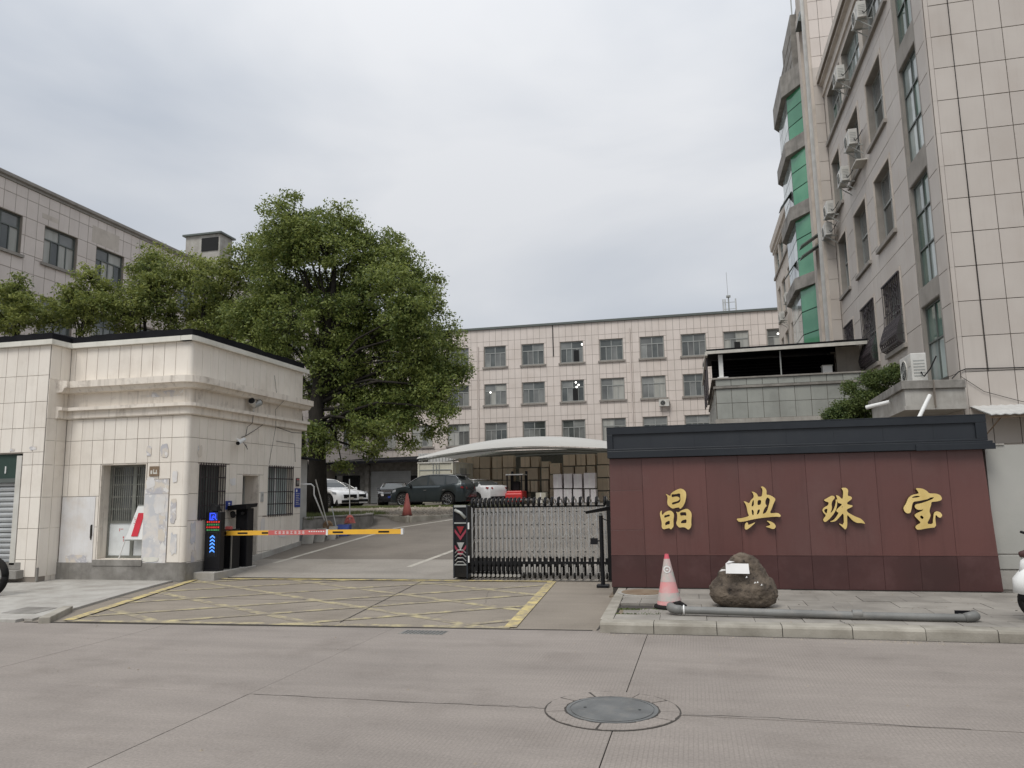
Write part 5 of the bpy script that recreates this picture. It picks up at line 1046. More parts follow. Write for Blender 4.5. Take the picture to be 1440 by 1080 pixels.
MB().tube([(-1.36, 12.75, 1.27), (-1.33, 12.76, 1.15), (-1.40, 12.76, 1.08), (-1.49, 12.75, 1.12)], .008, 6).build('cable', M['blackmatt'], t)
BROWN = [(-14.15,-13.61,3.06,3.69),(-13.59,-12.78,3.04,3.77),(-12.76,-12.1,3.02,3.74),(-11.97,-11.35,3.02,3.74),(-11.29,-10.62,3.03,3.78),(-13.6,-12.79,2.32,3.01),(-12.76,-12.11,2.28,2.99),(-11.97,-11.34,2.31,3.0),(-11.3,-10.64,2.28,3.0),(-13.6,-12.8,1.62,2.26),(-12.77,-12.12,1.61,2.25),(-11.98,-11.35,1.57,2.25),(-11.31,-10.65,1.53,2.26),(-11.15,-10.52,1.12,1.5),(-13.61,-12.81,0.81,1.58),(-12.78,-12.13,0.8,1.57),(-11.99,-11.36,0.79,1.53),(-10.16,-9.59,3.03,3.67),(-9.53,-9.03,3.02,3.67),(-10.28,-9.12,2.26,2.98),(-9.57,-9.14,1.53,2.2),(-10.3,-9.62,1.54,2.22),(-10.31,-9.73,0.77,1.49),(-8.87,-8.4,2.99,3.36),(-8.88,-8.43,2.27,2.95),(-8.9,-8.48,1.52,2.21),(-8.92,-8.5,0.75,1.47),(-8.37,-7.72,2.58,3.24),(-8.39,-7.75,1.72,2.54),(-8.41,-7.77,0.74,1.68),(-7.53,-6.79,3.05,3.73),(-6.73,-6.17,3.05,3.74),(-6.11,-5.59,3.06,3.74),(-5.46,-4.82,3.09,3.79),(-7.54,-6.9,2.3,3.0),(-6.82,-6.2,2.29,3.0),(-6.13,-5.61,2.28,3.01),(-5.49,-4.84,2.33,3.04),(-5.51,-4.87,1.55,2.27),(-5.49,-4.9,0.71,1.5)]
WRAP = [(-7.81,-7.3,1.71,2.54),(-7.2,-6.71,1.7,2.55),(-6.63,-6.14,1.69,2.53),(-6.03,-5.38,1.68,2.57),(-7.8,-7.28,0.82,1.67),(-7.22,-6.74,0.81,1.66),(-6.66,-6.15,0.81,1.65),(-6.02,-5.72,0.8,1.64),(-5.67,-5.35,0.8,1.63)]
# ================================================================ RIGHT BUILDING (tall, beige stone tiles)
XR, YR = 5.79, 18.0
B = thing('office_building', 'tall beige tiled building with green glass bay windows and tile joints running to its corner', 'building', (8, 24, 0))
PS_, PFr = PL(XR), PF(YR)
cA, cB, cC, cD = (18.8, 20.25), (21.8, 23.6), (24.8, 26.55), (27.95, 29.4)
hA = [(cA[0], cA[1], 4.02, 5.97), (cA[0], cA[1], 6.42, 9.12), (cA[0], cA[1], 9.66, 12.32), (cA[0], cA[1], 12.86, 15.6)]
hM = []
for c in (cB, cC, cD): hM += [(c[0], c[1], 5.36, 7.38), (c[0], c[1], 8.56, 10.64), (c[0], c[1], 11.75, 13.78)]
hT = [(20.9, 23.45, 14.88, 16.5), (23.9, 26.45, 14.88, 16.5), (26.85, 29.3, 14.88, 16.5)]
holes = hA+hM+hT
YM = 29.78; ZT = 17.0
wall(PS_, YR, YM, -.1, ZT, .3, holes).build('wall', M['grout_dark'], B)
wall(PFr, XR+.301, 14, -.1, 19.5, .3, []).build('wall', M['grout_dark'], B)
zr = [2.42+.787*k for k in range(21)]
us_f = [XR+.10]+[6.32+.522*k for k in range(8)]
tiles(PFr, 'F', us_f, [z for z in zr]+[zr[-1]+.787], B, M['tile_r'], [], gap=.014, th=.015, budget=190, name='stone_tile')
MB().pbox(PFr, us_f[-1], 14, -.1, 19.4, 0, .01).build('plain_wall', M['render_r'], B)
MB().pbox(PFr, XR+.1, us_f[-1], -.1, 2.42, 0, .012).build('plain_wall', M['render_r'], B)
# bull-nosed corner: one piece per course
for a_, b_ in zip(zr, zr[1:]+[zr[-1]+.787]):
    rc = .09; p = [(XR-.015, YR+.10), (XR-.015, YR+.06), (XR+.0, YR+.01), (XR+.03, YR-.012), (XR+.10, YR-.015), (XR+.10, YR+.10)]
    MB().prism(p, a_+.0015, b_-.0015).build('corner_tile', M['tile_r'], B)
us_s = [YR+.10, cA[0]-.10, cA[1]+.10, 21.02, cB[0]-.14, cB[1]+.14, 24.2, cC[0]-.14, cC[1]+.14, 27.25, cD[0]-.14, cD[1]+.14, YM]
surr = [(h[0]-.12, h[1]+.12, h[2]-.12, h[3]+.10) for h in hM]
stripA = [(cA[0]-.10, cA[1]+.10, 3.9, 15.7)]
bandT = [(20.7, 29.6, 14.62, 16.62)]
zs_ = [2.42+.787*k for k in range(19)]; zs_.append(ZT)
tiles(PS_, 'L', us_s, zs_, B, M['tile_r'], surr+stripA+bandT+hA, gap=.012, th=.015, name='stone_tile', budget=290)
# recessed strip of column A: spandrels and jambs
for a_, b_ in ((5.97, 6.42), (9.12, 9.66), (12.32, 12.86)): MB().pbox(PS_, cA[0]-.1, cA[1]+.1, a_, b_, 0, .006).build('spandrel', M['grey_reveal'], B)
for h in hA:
    m = MB()
    for (u0,u1,z0,z1) in ((h[0]-.1,h[0],h[2],h[3]),(h[1],h[1]+.1,h[2],h[3])): m.pbox(PS_,u0,u1,z0,z1,.0005,.006)
    for (u0,u1) in ((h[0]+.001,h[0]+.012),(h[1]-.012,h[1]-.001)): m.pbox(PS_,u0,u1,h[2],h[3]-.02,-.29,-.001)
    m.pbox(PS_,h[0]+.001,h[1]-.001,h[3]-.02,h[3]-.001,-.29,-.001)
    m.build('jamb', M['grey_reveal'], B)
    H = h[3]-h[2]; sp = [h[2]+H*.36, h[2]+H*.7] if H > 2.2 else [h[2]+H*.52]
    window(PS_, h[0]+.013, h[1]-.013, h[2]+.003, h[3]-.022, B, M['frame_green'], [M['pane_green'], M['pane_green'], M['pane_pale'], M['pane_pale']], cols=2, transom=0, d=-.10, fw=.05, rowsplit=sp)
def surround(P, h, par, m_, dd=.03, w_=.12, inner=-.25):
    m = MB(); a_, b_, c_, d_ = h
    m.pbox(P,a_-w_,a_,c_,d_+.1,0,dd); m.pbox(P,b_,b_+w_,c_,d_+.1,0,dd); m.pbox(P,a_,b_,d_,d_+.1,0,dd)
    o = m.build('window_surround', m_, par)
    m = MB(); m.pbox(P,a_-w_-.03,b_+w_+.03,c_-.12,c_-.005,0,.10); m.build('sill', M['grey_reveal'], par)
    m = MB()
    for (u0,u1,z0,z1) in ((a_,a_+.012,c_,d_),(b_-.012,b_,c_,d_),(a_+.012,b_-.012,d_-.012,d_),(a_+.012,b_-.012,c_-.004,c_+.012)): m.pbox(P,u0,u1,z0,z1,inner,-.001)
    m.build('reveal', M['grey_reveal'], par)
for h in hM:
    surround(PS_, h, B, M['render_r'])
    window(PS_, h[0]+.013, h[1]-.013, h[2]+.013, h[3]-.013, B, M['frame_steel'], [M['pane_dark'], M['pane_grey'], M['pane_green']], cols=2, transom=.42, d=-.2, fw=.045)
for h in hT:
    m = MB()
    for (u0,u1,z0,z1) in ((h[0],h[0]+.012,h[2],h[3]),(h[1]-.012,h[1],h[2],h[3]),(h[0]+.012,h[1]-.012,h[3]-.012,h[3])): m.pbox(PS_,u0,u1,z0,z1,-.25,-.001)
    m.build('reveal', M['grey_reveal'], B)
    window(PS_, h[0]+.013, h[1]-.013, h[2]+.01, h[3]-.013, B, M['frame_steel'], [M['pane_dark'], M['pane_grey'], M['pane_pale'], M['pane_green']], cols=4, transom=.35, d=-.2, fw=.045)
wall(PS_, 20.7, 29.6, 14.75, 16.62, .012, hT).build('window_band', M['render_r'], B).location.x -= .0125
MB().pbox(PS_, 20.6, 29.7, 14.60, 14.745, 0, .11).build('sill_course', M['grey_reveal'], B)
def sweep_h(P, u0, u1, prof, m_, nm, par):
    m = MB(); n = len(prof); m.add([P(u0,z,d) for d,z in prof]+[P(u1,z,d) for d,z in prof], [tuple(range(n)), tuple(range(2*n-1,n-1,-1))]+[(i,(i+1)%n,n+(i+1)%n,n+i) for i in range(n)]); return m.build(nm, m_, par)
sweep_h(PS_, 20.4, YM-.0, [(0, 16.72), (.08, 16.74), (.08, 16.86), (.04, 16.9), (.04, 17.15), (.16, 17.2), (.16, 17.3), (.24, 17.34), (.24, 17.62), (-.3, 17.66), (-.3, 16.9)], M['render_r'], 'cornice', B)
MB().pbox(PS_, 20.4, YM, 17.30, 17.335, .16, .245).build('cornice_groove', M['grout'], B)
# step up near the corner: the stair block rises above the cornice
wall(PS_, YR, 20.4, ZT, 19.5, .3, []).build('wall', M['tile_r'], B)
# window cages on the first-floor row
for c in (cB, cC, cD):
    cg = MB().pbox(PS_, c[0]-.02, c[1]+.02, 7.34, 7.38, .0, .08).build('window_cage', M['grille'], B)
    prof = [(.06, 7.36), (.06, 6.45), (.08, 6.15), (.17, 5.9), (.24, 5.65), (.20, 5.45), (.05, 5.36)]
    nb = 9
    for k in range(nb+1):
        u = c[0]+(c[1]-c[0])*k/nb; MB().tube([PS_(u, z, d) for d, z in prof], .011, 5).build('cage_bar', M['grille'], cg)
    m = MB()
    for d, z in prof[1:]: m.tube([PS_(c[0], z, 0.02), PS_(c[0], z, d), PS_(c[1], z, d), PS_(c[1], z, .02)], .012, 5)
    # lattice on the belly and scrollwork above
    for k in range(nb*2): 
        u = c[0]+(c[1]-c[0])*k/(nb*2); v_ = (c[1]-c[0])/(nb*2)
        for (d0, z0), (d1, z1) in zip(prof[2:], prof[3:]): m.tube([PS_(u, z0, d0), PS_(u+v_, z1, d1)], .007, 4); m.tube([PS_(u+v_, z0, d0), PS_(u, z1, d1)], .007, 4)
    rr = random.Random(int(c[0]))
    for k in range(26):
        u = rr.uniform(c[0]+.12, c[1]-.12); z = rr.uniform(6.3, 7.25); r_ = rr.uniform(.05, .11); a0 = rr.uniform(0, 6)
        m.tube([PS_(u+r_*math.cos(a0+q*.7), z+r_*math.sin(a0+q*.7), .07) for q in range(7)], .010, 4)
    m.build('cage_lattice', M['grille'], cg, kind='stuff')
# tower with the recessed dark strip and the green bay
XT = 5.42; PT = PL(XT); PTf = PF(29.8)
wall(PT, 29.81, 32.4, -.1, 23.6, .3, [(30.75, 31.35, 6, 21)]).build('tower_wall', M['render_r'], B)
MB().box(XT+.301, 14, 29.8, 30.1, -.1, 23.6).build('tower_wall', M['grout_dark'], B)
tiles(PTf, 'F', [XT+.0, XR-.02], [7.0+.787*k for k in range(15)], B, M['tile_r'], [], gap=.012, th=.015, name='stone_tile')
tiles(PTf, 'F', [XT+.0]+[XR+.0+.522*k for k in range(9)], [17.7+.787*k for k in range(8)], B, M['tile_pink'], [], gap=.014, th=.015, name='stone_tile')
MB().box(XT+.25, XT+.29, 30.7, 31.4, 6, 21).build('recess_glass', M['pane_dark'], B)
for u0, u1 in ((29.83, 29.98), (31.5, 32.1)): MB().pbox(PT, u0, u1, 6.5, 21.5, 0, .10).build('rib', M['render_r'], B)
MB().pbox(PT, 30.55, 30.62, 6.5, 23.6, .0, .12).build('rain_pipe', M['alu'], B)
for zz in (20.6,): MB().hexa([PT(30.6,zz,0),PT(31.4,zz,0),PT(31.4,zz,.25),PT(30.6,zz,.25),PT(30.6,zz+.5,0),PT(31.4,zz+.9,0),PT(31.4,zz+.9,.05),PT(30.6,zz+.5,.05)]).build('vent_flap', M['frame_green'], B)
for zz, q in ((11.05, 0), (10.62, 1)): MB().hexa([PT(30.75,zz+.55,0),PT(31.35,zz+.55,0),PT(31.35,zz+.5,0),PT(30.75,zz+.5,0),PT(30.75,zz+.05,.75),PT(31.35,zz+.05,.75),PT(31.35,zz,.75),PT(30.75,zz,.75)]).build('open_sash', M['frame_green'], B)
bay = [(5.45, 32.35), (4.92, 33.45), (4.92, 36.3), (5.45, 37.4)]
def bayp(g_): return [(5.5, 32.35-g_*1.2), (bay[1][0]-g_, bay[1][1]-g_*.55), (bay[2][0]-g_, bay[2][1]+g_*.55), (5.5, 37.4+g_*1.2)]
lev = [(7.0, 9.92), (10.45, 13.02), (13.62, 15.95), (16.6, 18.75)]
for k, (z0, z1) in enumerate(lev):
    gw_ = MB().prism(bayp(-.06)+[(5.6, 37), (5.6, 33)], z0-.02, z1+.02).build('bay_core', M['green_box'], B)
    nr = 3
    for r_ in range(nr):
        za, zb2 = z0+(z1-z0)*r_/nr+.02, z0+(z1-z0)*(r_+1)/nr-.02
        for s_ in range(3):
            a_, b_ = bay[s_], bay[s_+1]
            n_seg = 1 if s_ != 1 else 3
            for q in range(n_seg):
                A_ = Vector(a_)+(Vector(b_)-Vector(a_))*q/n_seg; B_ = Vector(a_)+(Vector(b_)-Vector(a_))*(q+1)/n_seg; d_ = (B_-A_).normalized(); o_ = Vector((-d_.y, d_.x)) ; o_ = o_ if o_.x < 0 or (abs(o_.x) < .1 and o_.y < 0) else -o_
                if s_ == 0: o_ = Vector((-abs(o_.x), -abs(o_.y)))
                if s_ == 2: o_ = Vector((-abs(o_.x), abs(o_.y)))
                A2, B2 = A_+d_*.02, B_-d_*.02
                MB().add([(A2.x,A2.y,za),(B2.x,B2.y,za),(B2.x+o_.x*.012,B2.y+o_.y*.012,za),(A2.x+o_.x*.012,A2.y+o_.y*.012,za),(A2.x,A2.y,zb2),(B2.x,B2.y,zb2),(B2.x+o_.x*.012,B2.y+o_.y*.012,zb2),(A2.x+o_.x*.012,A2.y+o_.y*.012,zb2)], [(0,3,2,1),(4,5,6,7),(0,1,5,4),(1,2,6,5),(2,3,7,6),(3,0,4,7)]).build('glass_pane', M['green_glass'] if s_ == 0 else M['pane_pale'], gw_)
for z0, z1 in ((9.92, 10.45), (13.02, 13.62), (15.95, 16.6), (18.75, 19.75)): MB().prism(bayp(.22), z0, z1).build('bay_slab', M['conc_band'], B, bevel=.01)
MB().prism(bayp(.0), 5.5, 7.0).build('bay_slab', M['conc_band'], B)
MB().box(5.25, 6.2, 33.2, 37.2, 19.75, 21.6).build('tower_top', M['conc_band'], B); MB().box(5.32, 6.2, 33.4, 36.4, 21.6, 22.7).build('tower_top', M['conc_band'], B)
for z in (20.4, 21.0, 21.6): MB().box(5.235, 5.25, 33.22, 37.18, z, z+.02).build('tower_joint', M['grout'], B)
MB().box(5.43, 9, 32.4, 37.4, -.1, 19.6).build('tower_wall', M['render_r'], B)
for z0_, z1_ in ((9.6, 10.2), (12.8, 13.4)): MB().hexa([(4.93,33.9,z1_+1.2),(4.93,34.7,z1_+1.2),(4.91,34.7,z1_+1.2),(4.91,33.9,z1_+1.2),(4.45,33.9,z0_+1.1),(4.45,34.7,z0_+1.1),(4.42,34.7,z0_+1.1),(4.42,33.9,z0_+1.1)]).build('open_sash', M['frame_green'], B)
tag(MB().cyl((5.75, 35.5, 22.7), (5.75, 35.5, 29), .03, n=8).build('rooftop_mast', M['frame_steel']), 'thin grey mast rising from the top of the green bay tower', 'mast')
# far wing
PW = PL(5.80)
hW = []
for c in ((39.3, 40.9), (42.0, 43.6), (44.9, 46.4), (47.2, 48.4)): hW += [(c[0], c[1], 5.4, 7.4), (c[0], c[1], 8.55, 10.6), (c[0], c[1], 11.7, 13.75), (c[0]-.2, c[1]+.2, 14.85, 16.2)]
wall(PW, 37.4, 49.3, -.1, 16.5, .3, hW).build('wing_wall', M['render_r'], B)
MB().box(6.1, 14, 49.0, 49.3, -.1, 16.5).build('wing_wall', M['render_r'], B)
sweep_h(PW, 37.4, 49.35, [(0, 16.3), (.07, 16.32), (.07, 16.5), (.18, 16.55), (.22, 16.95), (-.3, 17.0), (-.3, 16.4)], M['render_r'], 'cornice', B)
MB().pbox(PW, 37.4, 49.3, 14.6, 14.75, 0, .1).build('sill_course', M['grey_reveal'], B)
for h in hW:
    window(PW, h[0]+.01, h[1]-.01, h[2]+.01, h[3]-.01, B, M['frame_steel'], [M['pane_dark'], M['pane_grey'], M['pane_green']], cols=2, transom=.35, d=-.14, fw=.05)
    if h[3] < 14: MB().pbox(PW, h[0]-.12, h[1]+.12, h[2]-.12, h[2], 0, .09).build('sill', M['grey_reveal'], B)
# roofs
MB().box(XR+.3, 14, YR+.3, 29.8, 16.7, 17.0).build('roof', M['cement'], B); MB().box(6.1, 14, 37.4, 49, 16.3, 16.5).build('roof', M['cement'], B); MB().box(XT+.3, 14, 30.1, 37, 23.2, 23.5).build('roof', M['cement'], B)
MB().box(13.7, 14, YR+.3, 49, -.1, 16.5).build('wall', M['render_r'], B)

# air-conditioner prototype: box with fan guard, louvres, bracket; local front = -Y
def make_ac():
    t = thing('air_conditioner', 'x', 'air conditioner', (0,0,0))
    b = MB().box(-.40, .40, -.14, .14, .03, .58).build('casing', M['ac'], t, local=True, bevel=.012)
    m = MB(); m.cyl((-.10, -.155, .30), (-.10, -.14, .30), .21, n=24); m.build('fan_shroud', M['offwhite'], b, local=True)
    MB().disc((-.10, -.157, .30), .19, 24, (1,0,0), (0,0,1)).build('fan_opening', M['blackmatt'], b, local=True)
    g = MB()
    for r_ in (.05, .09, .13, .17): g.tube([(-.10+r_*math.cos(a*math.pi/10), -.162, .30+r_*math.sin(a*math.pi/10)) for a in range(21)], .004, 4)
    for a_ in range(6): g.tube([(-.10, -.162, .30), (-.10+.19*math.cos(a_*math.pi/3), -.162, .30+.19*math.sin(a_*math.pi/3))], .004, 4)
    g.build('fan_guard', M['frame_steel'], b, local=True)
    MB().box(.17, .36, -.146, -.141, .34, .50).build('service_panel', M['offwhite'], b, local=True)
    s_ = MB(); 
    for k in range(6): s_.box(.401, .405, -.10, .10, .12+k*.06, .14+k*.06)
    s_.build('side_louvres', M['frame_steel'], b, local=True)
    k_ = MB()
    for x in (-.28, .28): k_.box(x-.02, x+.02, -.2, .32, -.01, .03); k_.add([(x-.015, -.12, -.01), (x+.015, -.12, -.01), (x+.015, .32, -.34), (x-.015, .32, -.34), (x-.015, -.08, -.01), (x+.015, -.08, -.01), (x+.015, .32, -.30), (x-.015, .32, -.30)], [(0,1,2,3),(4,5,6,7),(0,3,7,4),(1,2,6,5)])
    k_.build('bracket', M['frame_steel'], t, local=True, kind='stuff')
    MB().tube([(.42, .02, .2), (.47, .05, .1), (.44, .18, .25), (.40, .32, .5)], .014, 6).build('hose', M['blackmatt'], t, local=True)
    return t
AC0 = make_ac(); used = [False]
def ac(x, y, z, rz, label, group, s=.9):
    if not used[0]: o = AC0; used[0] = True
    else: o = copy_tree(AC0)
    o.location = (x, y, z); o.rotation_euler = (0, 0, rz); o.scale = (s, s, s); o['label'] = label; o['group'] = group
    return o
gR = 'air conditioners hung on the side of the tall beige building'
q = -math.pi/2
ac(5.42, 22.15, 14.95, q, 'highest air conditioner, below the top-floor window nearest the street corner', gR)
ac(5.42, 25.35, 14.83, q, 'air conditioner below the second top-floor window of the tall building', gR)
ac(5.42, 24.45, 12.15, q, 'upper of the two air conditioners stacked beside the third-floor middle window', gR)
ac(5.42, 25.9, 11.55, q, 'lower of the two air conditioners stacked beside the third-floor middle window', gR)
ac(5.42, 28.75, 11.45, q, 'air conditioner next to the tower pilaster, the nearer of the pair', gR)
ac(5.42, 29.35, 10.85, q, 'air conditioner tucked against the tower pilaster, the lower of the pair', gR)
for i, (y, z, l_) in enumerate(((41.6, 11.3, 'air conditioner on the far wing under its upper row of windows'), (44.4, 10.9, 'air conditioner at mid height of the far wing beyond the green bay'), (40.6, 7.9, 'air conditioner on the far wing low beside the green bay'), (43.0, 7.7, 'middle one of the low air conditioners on the far wing'), (45.6, 7.6, 'air conditioner lowest and farthest on the far wing'))): ac(5.42, y, z, q, l_, 'air conditioners on the far wing of the tall building')
tag(MB().box(5.45, 5.79, 24.1, 24.8, 11.62, 11.66).build('empty_bracket', M['offwhite'], None), 'empty white bracket shelf below the stacked air conditioners', 'bracket')
# concrete porch slab at the corner with its pipe and big air conditioner
t = thing('porch_slab', 'stained concrete porch slab jutting from the foot of the tall building', 'porch roof', (5.2, 19, 3.2))
pp = [(5.77, 17.72), (4.52, 17.5), (4.72, 21.5), (5.77, 21.9)]
def grow(p, g_): return [(p[0][0], p[0][1]-g_), (p[1][0]-g_, p[1][1]-g_), (p[2][0]-g_, p[2][1]+g_), (p[3][0], p[3][1]+g_)]
MB().prism(grow(pp, .0), 3.22, 3.62).build('slab', M['cement_pale'], t, bevel=.01); MB().prism(grow(pp, .06), 3.62, 3.80).build('lip', M['cement'], t, bevel=.01); MB().prism(grow(pp, .035), 3.17, 3.26).build('drip_edge', M['cement_pale'], t)
MB().box(5.1, 5.106, 17.45, 17.6, 3.2, 3.8).build('joint_line', M['grout'], t)
tag(MB().cyl((4.95, 17.3, 3.45), (4.35, 16.9, 2.5), .04, n=10).build('drain_pipe', M['white']), 'white plastic pipe slanting down from the concrete porch slab', 'pipe')
tag(MB().cyl((4.1, 19.2, 3.42), (4.55, 18.9, 3.5), .05, n=10).build('pipe_stub', M['white']), 'short white pipe stub poking from the shrub beside the porch slab', 'pipe')
ac(4.95, 18.3, 3.80, q*1.0, 'large air conditioner standing on the concrete porch slab by the tall corner window', 'air conditioner on the porch slab', 1.12)
# corrugated lean-to roof on the street face and cables
t = thing('lean_to_roof', 'pale corrugated lean-to roof on the street side of the tall building', 'awning', (6.6, 17.5, 3))
m = MB(); n = 40
for k in range(n):
    x0_, x1_ = 5.92+k*.085, 5.92+(k+1)*.085; h0 = .018*math.sin(k*math.pi/1.), 0
    za_, zb_ = (.02 if k % 2 else 0), (.02 if (k+1) % 2 else 0)
    m.add([(x0_,17.99,3.24+za_),(x1_,17.99,3.24+zb_),(x1_+.02,16.95,2.97+zb_),(x0_+.02,16.95,2.97+za_),(x0_,17.99,3.22+za_),(x1_,17.99,3.22+zb_),(x1_+.02,16.95,2.95+zb_),(x0_+.02,16.95,2.95+za_)], [(0,1,2,3),(4,5,6,7),(2,3,7,6)])
m.build('sheet', M['corrug'], t)
MB().box(5.95, 9.2, 17.0, 17.04, 2.90, 2.94).build('rail', M['rust'], t)
for x in (6.15, 7.4, 8.6): MB().cyl((x, 17.98, 2.6), (x, 17.05, 2.92), .015, n=6).build('strut', M['rust'], t)
cb = MB(); cb.tube([(5.5, 17.6, 3.82), (5.74, 17.95, 4.0), (5.9, 17.96, 4.06), (7, 17.96, 4.03), (9, 17.96, 4.05)], .012, 5); cb.tube([(5.78, 17.95, 3.9), (6.2, 17.95, 3.55), (6.9, 17.95, 3.3), (8, 17.9, 3.27)], .006, 5); cb.tube([(6.3, 17.97, 15), (6.32, 17.965, 9), (6.33, 17.965, 4)], .008, 5)
cb.build('cable', M['blackmatt'], B)

# ================================================================ LOW ANNEX WITH ROOF TERRACE
A = thing('annex_building', 'low grey tiled annex with a dark roofed terrace against the tall building', 'building', (3.3, 29, .5))
PA = PF(26.0); AX0 = .9
MB().box(AX0, 5.75, 26.0, 34, -.1, 5.18).build('body', M['grout_dark'], A)
tiles(PA, 'F', rng(AX0+.02, 5.75, .50), [3.86, 4.39, 4.88], A, M['grey_tile'], [], gap=.012, name='facade_tile')
tiles(PA, 'F', rng(AX0+.02, 5.75, .50), [4.97, 5.2], A, M['grey_tile'], [], gap=.012, th=.05, name='facade_tile')
tiles(PL(AX0), 'L', rng(26.0, 34, .5), [3.86, 4.39, 4.88], A, M['grey_tile'], [], gap=.012, name='facade_tile', budget=40)
MB().box(AX0-.06, 5.75, 25.93, 34, 4.885, 4.965).build('ledge', M['conc_band'], A, bevel=.01); MB().box(AX0-.09, 5.75, 25.90, 34, 5.2, 5.25).build('coping', M['conc_band'], A)
MB().box(AX0-.05, 5.75, 25.92, 34, 3.68, 3.855).build('ledge', M['cement_pale'], A, bevel=.01)
MB().box(AX0+.05, 5.7, 25.985, 25.999, 1, 3.68).build('lower_wall', M['render_r'], A); MB().box(1.9, 3.0, 25.96, 25.984, 2.4, 3.55).build('window', M['pane_dark'], A)
rf = thing('terrace_roof', 'shallow sloping sheet roof on posts over the annex terrace, dark underneath', 'roof', (3.3, 29, 5.25))
MB().hexa([(.68,25.8,6.16),(5.74,25.8,6.22),(5.74,33.5,6.9),(.68,33.5,6.84),(.68,25.8,6.22),(5.74,25.8,6.28),(5.74,33.5,6.96),(.68,33.5,6.9)]).build('roof_sheet', M['roofdark'], rf)
MB().hexa([(.66,25.78,6.06),(5.74,25.78,6.10),(5.74,25.84,6.10),(.66,25.84,6.06),(.66,25.78,6.16),(5.74,25.78,6.21),(5.74,25.84,6.21),(.66,25.84,6.16)]).build('front_beam', M['offwhite'], rf)
MB().box(.62, .70, 25.7, 33.4, 6.0, 6.12).build('side_beam', M['offwhite'], rf)
MB().box(1.06, 1.2, 26.06, 26.2, 5.25, 6.06).build('post', M['white'], rf); MB().box(3.03, 3.07, 26.06, 26.12, 5.25, 6.08).build('post', M['frame_steel'], rf); MB().box(1.0, 1.35, 26.0, 26.25, 5.255, 5.29).build('foot', M['white'], rf)
MB().box(.95, 5.7, 30.0, 30.1, 5.2, 6.5).build('back_sheet', M['roofdark'], rf)
for k in range(9): MB().box(.98, 5.3, 29.97, 29.998, 5.3+k*.12, 5.33+k*.12).build('rail', M['black'], rf)
MB().box(5.0, 5.74, 27.2, 27.3, 5.25, 6.3).build('end_wall', M['render_r'], rf)
nt_ = MB()
for k in range(8): nt_.box(.66+.015*(k%3), .70+.015*(k%3), 26.2+k*.9, 26.9+k*.9, 4.9+.12*math.sin(k*2), 6.0)
nt_.build('hanging_net', M['grille'], rf)
t = thing('water_box', 'small white box standing on the annex terrace behind its parapet', 'box', (4.55, 26.6, 5.25))
MB().box(4.42, 4.72, 26.5, 26.8, 5.25, 5.56).build('body', M['white'], t, bevel=.01); MB().box(4.40, 4.74, 26.48, 26.82, 5.56, 5.585).build('lid', M['offwhite'], t)

# ================================================================ BACK BUILDING
K = thing('factory_building', 'four-storey pink tiled factory building closing the far end of the yard', 'building', (-8, 58, .8))
PK = PF(55); wx = [-15.13+2.97*k for k in range(-3, 8)]
rows_k = [(11.06, 12.65), (8.13, 9.71), (5.12, 6.74)]
hK = [(x, x+1.7, a_, b_) for x in wx for a_, b_ in rows_k]
wall(PK, -25.6, 8.5, .5, 14.0, .3, hK).build('wall', M['grout'], K)
tiles(PK, 'F', rng(-25.6, 8.5, .495), [3.4+.742*k for k in range(14)]+[14.0], K, M['tile_pink'], [(h[0]-.02, h[1]+.02, h[2]-.02, h[3]+.02) for h in hK], gap=.022, th=.012, joined=True)
MB().box(-25.7, 8.6, 54.85, 55.4, 14.0, 14.16).build('parapet_cap', M['frame_green'], K); MB().box(-25.6, 8.5, 55.3, 70, 13.6, 13.9).build('roof', M['cement'], K); MB().box(-25.6, 8.5, 69.7, 70, .5, 13.9).build('wall', M['render_r'], K)
rw = random.Random(5)
for h in hK:
    MB().pbox(PK, h[0]-.15, h[1]+.15, h[2]-.13, h[2]-.005, 0, .12).build('sill', M['grey_reveal'], K)
    fo = window(PK, h[0], h[1], h[2], h[3], K, M['frame_steel'], [M['pane_dark'], M['pane_grey'], M['pane_grey'], M['pane_dark']] if rw.random() < .75 else [M['pane_grey'], M['curtain'], M['curtain'], M['pane_grey']], cols=4, transom=.33, d=-.1, fw=.06)
    for (u0,u1,z0,z1) in ((h[0]-.005,h[0],h[2],h[3]),): pass
for (x, z) in ((-7.55, 12.4), (-1.45, 11.2), (-14.7, 9.1), (-8.1, 9.55), (-7.9, 9.35), (-8.05, 9.2), (6.4, 12.3)):
    MB().disc((x, 55.075, z), .07, 10, (1,0,0), (0,0,1)).build('room_lamp', M['lamp_on'], K)
for (x0_, z0, z1) in ((-8.2, 11.12, 12.0), (-8.35, 8.2, 9.1), (3.4, 11.1, 11.9)): MB().box(x0_, x0_+.40, 55.07, 55.08, z0, z1).build('open_pane', M['void'], K)
for x in (-15.62, -3.98): MB().cyl((x, 54.93, 1), (x, 54.93, 12.7 if x < -10 else 13.4), .05, n=8).build('rain_pipe', M['tile_pink'], K)
MB().cyl((-9.74, 54.95, 14.0), (-9.72, 54.95, 11.6), .035, n=6).build('dark_cable', M['blackmatt'], K)
ac(-1.7, 54.72, 7.42, 0, 'air conditioner under a second-row window on the far pink building', 'air conditioner on the far building')
t = thing('rooftop_antenna', 'small antenna cluster with a thin whip on the far pink building roof', 'antenna', (3.25, 56.3, 13.9))
MB().cyl((3.25, 56.3, 13.9), (3.25, 56.3, 15.6), .05, n=8).build('mast', M['frame_steel'], t); MB().cyl((3.22, 56.3, 15.6), (3.2, 56.3, 17.4), .015, n=6).build('whip', M['frame_steel'], t)
